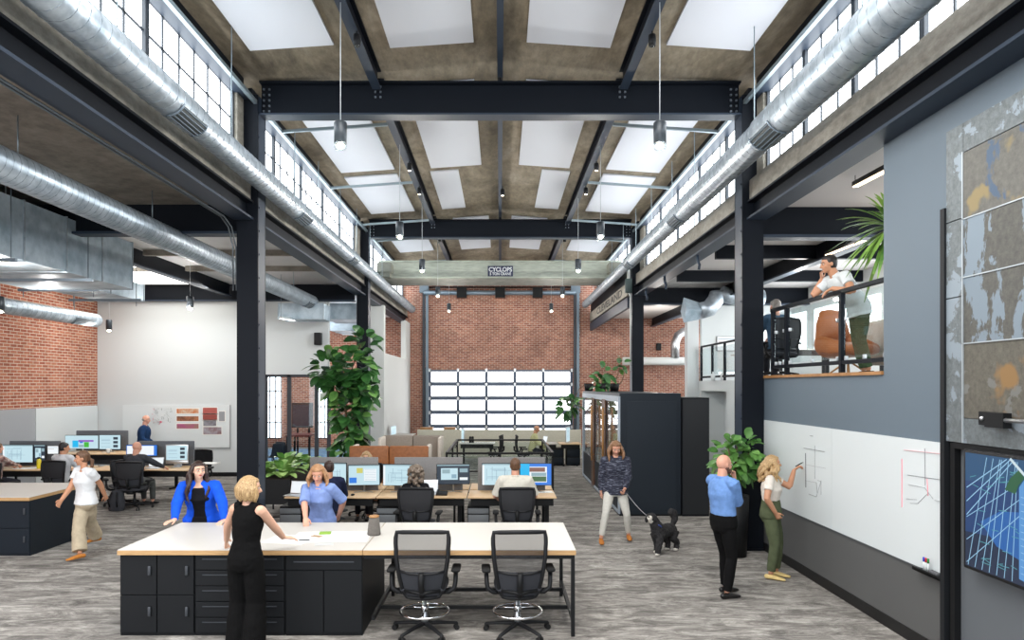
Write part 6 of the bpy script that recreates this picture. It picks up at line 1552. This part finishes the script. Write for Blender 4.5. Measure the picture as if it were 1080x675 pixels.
        if kind in ('long', 'bob', 'waves'):
            n = 17; amp = {'long': .012, 'bob': .004, 'waves': .028}[kind]
            for i in range(n):
                az_ = 80 + (280 - 80) * i / (n - 1) if kind != 'bob' else 55 + (305 - 55) * i / (n - 1)
                p = on(az_, 38); q = on(az_, 0, 1.06); out = (q - (HC - hu * .02 * hk)); out = (out - hu * out.dot(hu)).normalized()
                P_ = [p, q]; l = L * (1 - .18 * rn.random()) * k_; ph = rn.random() * 6
                frontness = max(0, math.cos(R(az_)) + (.28 if kind != 'bob' else 0))
                for j in range(1, 7):
                    s = j / 6; bulge = .030 if kind != 'bob' else .018 * (1 - s)
                    v = q + Vector((0, 0, -1)) * l * s + out * (bulge * math.sin(s * 2.4) + .01) * k_ + out.cross(hu) * amp * math.sin(ph + s * 9) * k_ + out * amp * math.cos(ph + s * 9) * k_ * .6
                    if kind != 'bob' and (L > .2): v += Vector((0, 1, 0)) * frontness * (.10 if L < .4 else .17) * s * k_ + (Vector((0, -1, 0)) * .05 * s * k_ if frontness < .1 else Vector((0, 0, 0)))
                    P_.append(v)
                b.tube(P_, [.018 * k_, .024 * k_, .027 * k_, .027 * k_, .026 * k_, .023 * k_, .018 * k_, .008 * k_], 8)
        if kind == 'curly':
            for i in range(170):
                v = Vector((rn.gauss(0, 1), rn.gauss(0, 1), rn.gauss(0, 1))).normalized()
                if v.dot(hf) > .45 and v.dot(hu) < .6: continue
                p = HC + hu * .01 - hf * .03 * hk + Vector((v.x * .125, v.y * .125, v.z * .135 - (.17 * rn.random() if v.z < .2 else 0))) * hk; b.ell(p, (.034 * hk,) * 3, u=8, v=6)
        if kind == 'pony':
            b.ell(HC - hf * .10 * hk - hu * .02 * hk, (.03 * hk,) * 3); b.tube([HC - hf * .09 * hk - hu * .01 * hk, HC - hf * .14 * hk - hu * .05 * hk, HC - hf * .13 * hk - hu * .15 * hk, HC - hf * .10 * hk - hu * .22 * hk], [.022 * hk, .030 * hk, .026 * hk, .008 * hk], 10)
        if kind != 'none': remesh_build(b, 'hair', m_, t, vox * .8, 3, disp=(.004, .02) if kind != 'curly' else (.014, .03))
        if kind == 'bald' or (len(hair) > 3 and hair[3] == 'beard'):
            pass
    if hair and hair[-1] == 'beard':
        b = MB(); b.ell(HC - hu * .078 * hk + hf * .040 * hk, (.066 * hk, .068 * hk, .048 * hk), Mh, u=16, v=12); b.ell(HC - hu * .045 * hk + hf * .005 * hk, (.080 * hk, .036 * hk, .046 * hk), Mh)
        remesh_build(b, 'beard', H_beard, t, vox * .8, 2, disp=(.006, .03))
    return t, dict(HC=HC, WL=WL, WR=WR, EL=EL, ER=ER, P=P, C=C, NB=NB)
CL = lambda n, c, **k: cloth(n, rgb(*c), **k)
# 1 woman in black with her back to us
figure('woman in sleeveless black jumpsuit with blond bob, back to the camera, hand on the counter', ax(259, 6.82), 6.82, -8, 1.74, 'f', lean=5, twist=-14, head=(-58, 6),
       top=dict(m=CL('black_jersey', (12, 12, 13), sc=8), sleeve='none', lo=-.04, hi=.53, name='bodice', loose=.8), bottom=dict(m=CL('black_jersey_trousers', (12, 12, 13), sc=8), flare=.06, end=.03, fit=1.05, rise=.19), shoe=M_black,
       hair=('bob', H_blond, .17), hmat=H_blond, hR=('w', (ax(305, 7.30), 7.30, .955)), handdir=(None, (.9, .35, -.12)), palm=(None, (0, 0, -1)), hL=('w', (ax(238, 7.28), 7.27, .95)), eR=(.6, -.8, -.2), eL=(-.9, -.5, -.3), skin=SK1, vox=.008, curl=(20, 14), wide=.95)
# 2 blue blazer
Yb = 8.98
figure('smiling woman in bright blue blazer with long dark hair leaning on the counter', ax(213, 8.9), 8.92, 186, 1.70, 'f', lean=14, twist=6, side=0, head=(30, 2), top=dict(m=CL('cobalt_blazer', (28, 88, 222), sc=10), sleeve='long', open=24, inner=CL('black_top', (24, 24, 28)), name='blazer', lo=-.04, loose=1.15, wrinkle=1),
       bottom=dict(m=CL('black_trousers', (26, 26, 30))), shoe=M_black, hair=('waves', H_dark, .50), hmat=H_black, lips=M_lipr, skin=SK4, hR=('w', (ax(182, 8.32), 8.34, .955)), handdir=((-.2, -1, -.1), (-.45, -.9, -.1)), palm=((0, 0, -1), (0, 0, -1)), hL=('w', (ax(237, 8.6), 8.6, .955)), eR=(1, .1, -.1), eL=(-1, .2, 0), vox=.008, curl=(22, 12), wide=1.16)
# 3 light blue shirt
figure('blond woman in light blue button shirt looking down at the plans on the counter', ax(340, Yb), Yb, 176, 1.66, 'f', lean=16, twist=-4, head=(14, 26), top=dict(m=CL('chambray_shirt', (128, 150, 204), sc=14), sleeve='elbow', lo=-.04, hi=.49, hem=.06, collar=1, loose=1.18),
       bottom=dict(m=CL('blue_jeans', (60, 76, 110))), shoe=M_black, hair=('long', H_lbrown, .20), hmat=H_lbrown, skin=SK3, hR=('w', (ax(322, 8.42), 8.42, .955)), palm=((0, 0, 1), (0, 0, -1)), hL=(-.20, -.10, .98), eL=(-1, -.3, 0), eR=(.6, -.4, .2), vox=.008)
# 4 walking woman in white
figure('woman in white t-shirt and wide beige trousers walking past the left counter', ax(91, 10.7), 10.7, 148, 1.72, 'f', wide=1.08, pelvis=(0, 0, .82), lean=3, head=(-30, 4), top=dict(m=CL('white_tshirt', (226, 228, 230), k_=.92, sc=10), sleeve='short', lo=.03, hi=.50, hem=.04, loose=1.22), bottom=dict(m=CL('beige_linen', (188, 174, 150), sc=12), flare=.045, end=.09, fit=1.12, rise=.10),
       shoe=CL('tan_shoe', (196, 128, 62)), hair=('pony', H_brown), hmat=H_brown, skin=SK2, feet=[('w', (ax(102, 11.2), 11.2, .13)), ('w', (ax(84, 10.35), 10.35, .08))], hR=('w', (ax(62, 10.4), 10.4, .84)), hL=('w', (ax(112, 10.95), 10.95, .86)), eR=(.3, -1, 0), eL=(-.5, -1, 0), vox=.009)
# 5 bald man in blue shirt
figure('bald bearded man in blue shirt and black trousers, hand on chin, watching the whiteboard', ax(763, 8.6), 8.6, -70, 1.78, 'm', wide=1.08, lean=-2, head=(4, 2), top=dict(m=CL('sky_blue_shirt', (112, 150, 208), sc=12), sleeve='three', lo=.10, collar=1, loose=1.1), bottom=dict(m=CL('black_chinos', (14, 14, 15)), fit=1.05, end=.04, rise=.10),
       shoe=mat('black_shoe_leather', rgb(22, 20, 20), .3), hair=('none', H_beard, 0, 'beard'), hmat=H_beard, skin=SK3, hL=(-.06, .22, 1.43), hR=(-.10, .24, 1.16), eL=(-.2, .5, -1), eR=(.9, -.3, -.5), handdir=((-.1, 0, 1), None), palm=((-.9, 0, .2), (0, 0, 1)), curl=(48, 40), feet=[(-.12, .12, .08), (.10, -.03, .08)], vox=.008)
# 6 woman at the whiteboard
figure('woman in cream t-shirt and olive trousers drawing on the whiteboard with a marker', ax(813, 9.45), 9.45, -122, 1.69, 'f', lean=0, twist=6, wide=1.06, head=(22, 0), top=dict(m=CL('cream_tshirt', (222, 214, 204), k_=.92), sleeve='short', lo=.10, hi=.50, loose=1.0), bottom=dict(m=CL('olive_cotton', (86, 94, 70), sc=12), fit=1.1, end=.10, rise=.19),
       shoe=CL('pale_yellow_flat', (226, 200, 138)), hair=('waves', H_blond, .30), hmat=H_blond, skin=SK2, hL=('w', (4.12, 9.57, 1.47)), handdir=((.75, .0, .55), None), palm=((0, -.5, -1), None), curl=(45, 30), hR=(.19, .10, .96), eR=(1, -.5, 0), eL=(-.1, .1, -1), feet=[(-.10, .05, .08), (.12, .02, .08)], vox=.008)
t = thing('marker', 'black marker held by the woman drawing on the whiteboard', 'marker', (4.20, 9.57, 1.56)); MB().tube([(-.06, 0, -.04), (.03, 0, .01)], .008, 8).build('barrel', M_black, t); MB().tube([(.03, 0, .01), (.048, 0, .02)], .004, 6).build('tip', M_seam, t)
# 7 woman walking the dog
figure('woman in patterned navy blouse and white jeans walking a dog past the pod', ax(649, 11.65), 11.65, 176, 1.76, 'f', wide=1.08, pelvis=(0, 0, .885), lean=3, head=(6, 24), top=dict(m=noisy('navy_streak_blouse', rgb(30, 34, 52), rgb(120, 124, 140), 26, .8, 0, (.5, .5, 3), 3, 0, .52, .66), sleeve='long', lo=-.04, hem=.03, loose=1.2), bottom=dict(m=CL('white_jeans', (206, 204, 196), k_=.92), fit=.96, end=.12),
       shoe=CL('tan_sandal', (190, 122, 62)), hair=('long', H_dkblond, .25), hmat=H_lbrown, skin=SK3, feet=[('w', (ax(663, 11.75), 11.75, .10)), ('w', (ax(634, 11.5), 11.5, .09))], hL=('w', (ax(659, 11.4), 11.4, .93)), hR=(.24, -.04, .84), eL=(-.5, -1, 0), eR=(.3, -1, 0), curl=(55, 25), vox=.009)
# 9 man leaning on the mezzanine rail
figure('man in white short-sleeved shirt and green trousers leaning on the mezzanine railing', 4.83, 9.22, 92, 1.76, 'm', wide=1.08, z0=2.78, pelvis=(0, -.02, .92), lean=38, head=(-6, 8), top=dict(m=CL('white_cotton_shirt', (214, 220, 222), k_=.92), sleeve='short', lo=-.04, hem=.05, loose=1.15, collar=1), bottom=dict(m=CL('green_chinos', (66, 84, 60)), fit=1.05),
       shoe=M_black, hair=('short', H_black), hmat=H_black, skin=SK2, hL=('w', (4.36, 8.98, 3.93)), hR=('w', (4.45, 9.44, 4.12)), eL=(-.6, .1, -.8), eR=(.2, .2, -1), handdir=((-.8, .2, -.5), (-.1, 0, 1)), palm=((0, 0, -1), (.5, -.5, 0)), curl=(20, 50), feet=[(-.12, -.08, .08), (.12, -.16, .08)], vox=.008)
# 10 seated person behind the glass upstairs
dup(chair_lo, (ax(820, 12.0), 12.0, 2.78), R(15), 'dark task chair behind the mezzanine glass by the first column')
figure('grey haired person in denim shirt sitting behind the mezzanine glass', ax(820, 12.0), 12.02, 15, 1.75, 'm', z0=2.78, seated=True, lean=2, top=dict(m=CL('denim_shirt', (70, 100, 126)), sleeve='long', lo=-.04), bottom=dict(m=CL('dark_trousers_a', (40, 42, 48))), shoe=M_black, hair=('short', H_grey), skin=SK3, face_=False, hL=(-.2, .4, .76), hR=(.2, .4, .76), vox=.013)
# 11 standing man at the back left
figure('grey haired man in navy shirt standing by the white board at the back left', ax(151, 19.3), 19.3, -70, 1.82, 'm', wide=1.3, lean=4, head=(-10, 6), top=dict(m=CL('navy_shirt', (38, 66, 106)), sleeve='long', lo=-.04, hem=.05), bottom=dict(m=CL('dark_trousers_b', (44, 46, 52))), shoe=M_black, hair=('bald_rim', H_grey), hmat=H_grey, skin=SK3, vox=.013, hL=(-.25, .2, 1.0), hR=(.25, .22, 1.0))
# seated people
def sit(label, X, Y, rz, h, sex, top, hair, head=(0, 0), skin=SK1, vox=.011, lean=4, hL=(-.2, .42, .78), hR=(.2, .42, .78), z0=0, shoe=M_black, bot=None, face_=False, **kw):
    return figure(label, X, Y, rz, h, sex, z0=z0, seated=True, lean=lean, head=head, top=top, bottom=dict(m=bot or CL('dark_trousers_c', (42, 44, 52))), shoe=shoe, hair=hair, skin=skin, face_=face_, hL=hL, hR=hR, vox=vox, palm=((0, 0, -1), (0, 0, -1)), **kw)
sit('bald man in dark grey sweater sitting with his back to the camera, left aisle', ax(142, 14.85), 14.85, -8, 1.80, 'm', dict(m=CL('charcoal_knit', (66, 68, 74)), sleeve='long', lo=-.04), ('none', H_grey), skin=SK3, head=(-16, 6), bot=CL('grey_trousers', (88, 90, 88)), hR=(.34, .52, .80), wide=1.05)
sit('man in white shirt with dark hair sitting at the left aisle desks, head turned right', ax(65, 15.0), 15.0, -8, 1.76, 'm', dict(m=CL('white_oxford', (214, 216, 220), k_=.93), sleeve='long', lo=-.04, collar=1), ('short', H_black), skin=SK2, head=(-40, 4))
sit('person in plaid shirt typing, cut by the left edge of the photo', ax(-6, 14.95), 14.95, -22, 1.76, 'm', dict(m=noisy('plaid_red', rgb(120, 70, 66), rgb(196, 180, 172), 14, .8), sleeve='long', lo=-.04), ('short', H_brown), skin=SK3, hR=('w', (ax(24, 15.6), 15.58, .80)), hL=('w', (ax(14, 15.6), 15.6, .80)), eR=(.5, -.3, -1))
sit('dark haired man in navy jacket sitting behind the woman in light blue', ax(347, 11.3), 11.30, 14, 1.76, 'm', dict(m=CL('navy_jacket', (34, 40, 66)), sleeve='long', lo=-.04), ('short', H_dark), skin=SK2, head=(14, 8))
sit('woman with curly ash hair in black top sitting at the middle of the centre bench', ax(438, 11.1), 11.12, 4, 1.66, 'f', dict(m=CL('black_knit', (26, 26, 30)), sleeve='long', lo=-.04), ('curly', H_ash), skin=SK3, head=(10, 4), vox=.010)
sit('man in white shirt with brown hair sitting at the right end of centre bench', ax(543.5, 11.1), 11.12, 0, 1.84, 'm', dict(m=CL('ivory_shirt', (216, 212, 200), k_=.93), sleeve='elbow', lo=-.04, collar=1, loose=1.15), ('short', H_brown), skin=SK3, head=(-4, 2), vox=.010, hR=(.27, .34, .74), hL=(-.27, .34, .74), wide=1.04)
dup(chair_lo, (ax(387, 14.0), 14.0, 0), R(180), 'task chair of the blond person in the far row of the centre bench')
sit('blond person just visible over the left felt desk screen, facing the camera', ax(387, 13.95), 13.95, 180, 1.66, 'f', dict(m=CL('grey_knit', (120, 120, 124)), sleeve='long', lo=-.04), ('bob', H_blond, .12), skin=SK1, head=(0, 14), face_=True)
sit('man in pale yellow shirt at a laptop at the far desks by the garage door', ax(561, 22.3), 22.35, -88, 1.72, 'm', dict(m=CL('pale_yellow_shirt', (206, 204, 156)), sleeve='long', lo=-.04), ('bald_rim', H_grey), skin=SK2, head=(0, 18), vox=.014, lean=12, face_=False)

# ================================================================ dog
def dog():
    t = thing('dog', 'curly black and white dog on a leash looking back toward its walker', 'dog', (ax(700, 10.85), 10.85, 0), R(132))
    M_fur = noisy('black_fur', rgb(20, 20, 22), rgb(48, 46, 48), 30, .9); M_furw = noisy('white_fur', rgb(196, 190, 180), rgb(226, 222, 214), 30, .9)
    def fur(mb, name, m, parent=t, v=.008, dsp=(.022, .022)): return remesh_build(mb, name, m, parent, v, 1, disp=dsp)
    b = MB()
    b.loft([((0, -.21, .34), (.095, 0, 0), (0, .02, .105)), ((0, -.12, .35), (.11, 0, 0), (0, 0, .105)), ((0, .0, .34), (.112, 0, 0), (0, 0, .108)), ((0, .10, .34), (.12, 0, 0), (0, 0, .130)), ((0, .18, .36), (.10, 0, 0), (0, 0, .12))], 16)
    limb(b, [(0, .15, .40), (.0, .22, .47), (.0, .25, .53)], [.105, .09, .08], 3)
    for s, dy in ((-1, .04), (1, -.05)):                          # front legs
        limb(b, [(s * .055, .17, .32), (s * .06, .16 + dy, .19), (s * .06, .17 + dy * 1.6, .10), (s * .06, .19 + dy * 1.6, .035)], [.070, .054, .046, .044], 3)
    for s, dy in ((-1, -.03), (1, .04)):                          # hind legs: thigh, hock back, shank
        limb(b, [(s * .055, -.20, .33), (s * .06, -.14 + dy, .22), (s * .06, -.25 + dy, .13), (s * .06, -.23 + dy, .035)], [.088, .062, .046, .042], 3)
    H = Vector((.02, .29, .58)); hd = Vector((-.30, .85, .30)).normalized(); Mh = Matrix((hd.cross(Vector((0, 0, 1))).normalized(), hd, Vector((0, 0, 1)))).transposed()
    b.ell(H, (.088, .100, .085), Mh); limb(b, [H + hd * .05, H + hd * .13 - Vector((0, 0, .015))], [.044, .034], 3)
    limb(b, [(0, -.25, .41), (0, -.31, .50), (.02, -.29, .59), (.03, -.22, .63)], [.036, .055, .070, .050], 3)
    fur(b, 'body', M_fur)
    r_ = hd.cross(Vector((0, 0, 1))).normalized()
    for s in (-1, 1):
        e = MB(); limb(e, [H + r_ * s * .055 + Vector((0, 0, .035)), H + r_ * s * .085 + Vector((0, 0, -.02)), H + r_ * s * .08 + Vector((0, 0, -.075))], [.022, .028, .018], 3); fur(e, 'ear', M_fur)
        MB().ell(H + hd * .092 + r_ * s * .034 + Vector((0, 0, .026)), (.009,) * 3).build('eye', M_iris, t)
    e = MB(); limb(e, [H + hd * .085 - Vector((0, 0, .008)), H + hd * .145 - Vector((0, 0, .018))], [.040, .037], 2); e.ell(H + hd * .06 - Vector((0, 0, .055)), (.04, .04, .03)); fur(e, 'white_muzzle', M_furw)
    MB().ell(H + hd * .185 - Vector((0, 0, .006)), (.014, .012, .011)).build('nose', M_black, t)
    for x, y in ((-.06, .25), (.06, .12), (-.06, -.25), (.06, -.18)):
        e = MB(); e.ell((x, y + .005, .025), (.036, .048, .025)); fur(e, 'white_paw', M_furw, dsp=(.008, .02))
    MB().tube([(.0 + .098 * math.cos(R(a)), .215 + .06 * math.sin(R(a)), .46 + .04 * math.sin(R(a))) for a in range(0, 360, 20)], .012, 6, closed=True).build('collar', mat('collar_blue', rgb(40, 60, 120), .6), t)
    return t
dg_ = dog()
c0 = Matrix.Rotation(R(132), 3, 'Z') @ Vector((0, .16, .50)) + Vector(dg_.location); c1 = Vector((ax(661, 11.36), 11.36, .86))
o = MB().tube([c1 + (c0 - c1) * (i / 10) - Vector((0, 0, .12 * math.sin(PI * i / 10))) * .5 for i in range(11)], .007, 6).build('dog_leash', mat('grey_webbing', rgb(130, 130, 134), .8)); tag(o, 'grey leash running from the walking woman’s hand to the dog collar', 'leash')
# ================================================================ camera, light
cam = bpy.data.cameras.new('camera'); co = bpy.data.objects.new('camera', cam); COL.objects.link(co)
co.location = (0, 0, CAMZ); co.rotation_euler = (R(90), 0, 0)
cam.sensor_width = 36; cam.lens = FPX / 1080 * 36; cam.shift_x = (540 - VX) / 1080; cam.shift_y = (VY - 337.5) / 1080
cam.clip_start = .05; cam.clip_end = 200
SC.camera = co
w = bpy.data.worlds.new('world'); SC.world = w; w.use_nodes = True
bg = w.node_tree.nodes['Background']; bg.inputs['Color'].default_value = (.90, .95, 1.0, 1); bg.inputs['Strength'].default_value = 2.4
def area(name, loc, rot, sx, sy, power, col=(1, 1, 1)):
    l = bpy.data.lights.new(name, 'AREA'); l.shape = 'RECTANGLE'; l.size = sx; l.size_y = sy; l.energy = power; l.color = col
    o = bpy.data.objects.new(name, l); COL.objects.link(o); o.location = loc; o.rotation_euler = rot; return o
area('roof_fill', (0, 4.0, 7.4), (0, 0, 0), 5, 6, 700, (1, .97, .93))  # added fill above the frame, no fixture there
area('aisle_near_fill', (-8.2, 3.0, 5.3), (0, 0, 0), 5, 6, 800, (.93, .97, 1))  # unseen fill added to brighten the left side of the floor
area('aisle_far_fill', (-9.0, 18.5, 5.2), (R(-18), 0, 0), 4, 1.0, 70, (1, 1, 1))  # added fill for the far end of the left aisle
area('mezzanine_fill', (7.2, 14.5, 5.2), (0, 0, 0), 2.4, 6, 130, (1, .98, .94))  # added fill to lift the view through the mezzanine glass
area('meeting_room_fill', (-7.0, 24.5, 5.2), (0, 0, 0), 3, 4, 260, (1, 1, 1))  # added fill, keeps the room behind the glass from going dark
def point(name, loc, power, r=.06, col=(1, .96, .9)):
    l = bpy.data.lights.new(name, 'POINT'); l.energy = power; l.shadow_soft_size = r; l.color = col
    o = bpy.data.objects.new(name, l); COL.objects.link(o); o.location = loc
for sx in (-1, 1):
    for i, (y, z) in enumerate(ppos): point('pendant_lamp', (sx * 2.0, 21.9 if i == 3 else y, z - .26), (50, 75, 90, 90, 80)[i])
for x, y, z, p in ((-7.4, 10.0, 4.35, 40), (-7.6, 16.4, 4.4, 45), (-10.4, 17.5, 4.2, 10), (-8.6, 13.0, 4.2, 30)): point('aisle_lamp', (x, y, z), p)
for x, y, z, p in ((6.6, 10.5, 4.9, 30), (6.8, 15.5, 4.9, 40), (7.2, 19.5, 4.9, 40), (6.0, 25.5, 4.2, 110), (-8.0, 25.0, 4.2, 130), (-6.2, 28.0, 3.0, 40)): point('side_fill_lamp', (x, y, z), p)  # added fill points: mezzanine, right back bay and meeting room
SC.view_settings.view_transform = 'Standard'; SC.view_settings.look = 'None'; SC.view_settings.exposure = .2; SC.view_settings.gamma = 1.0
SC.cycles.use_denoising = True
SC.cycles.max_bounces = 7; SC.cycles.diffuse_bounces = 4; SC.cycles.glossy_bounces = 3; SC.cycles.transmission_bounces = 4; SC.cycles.transparent_max_bounces = 12
SC.cycles.caustics_reflective = False; SC.cycles.caustics_refractive = False; SC.cycles.sample_clamp_indirect = 8
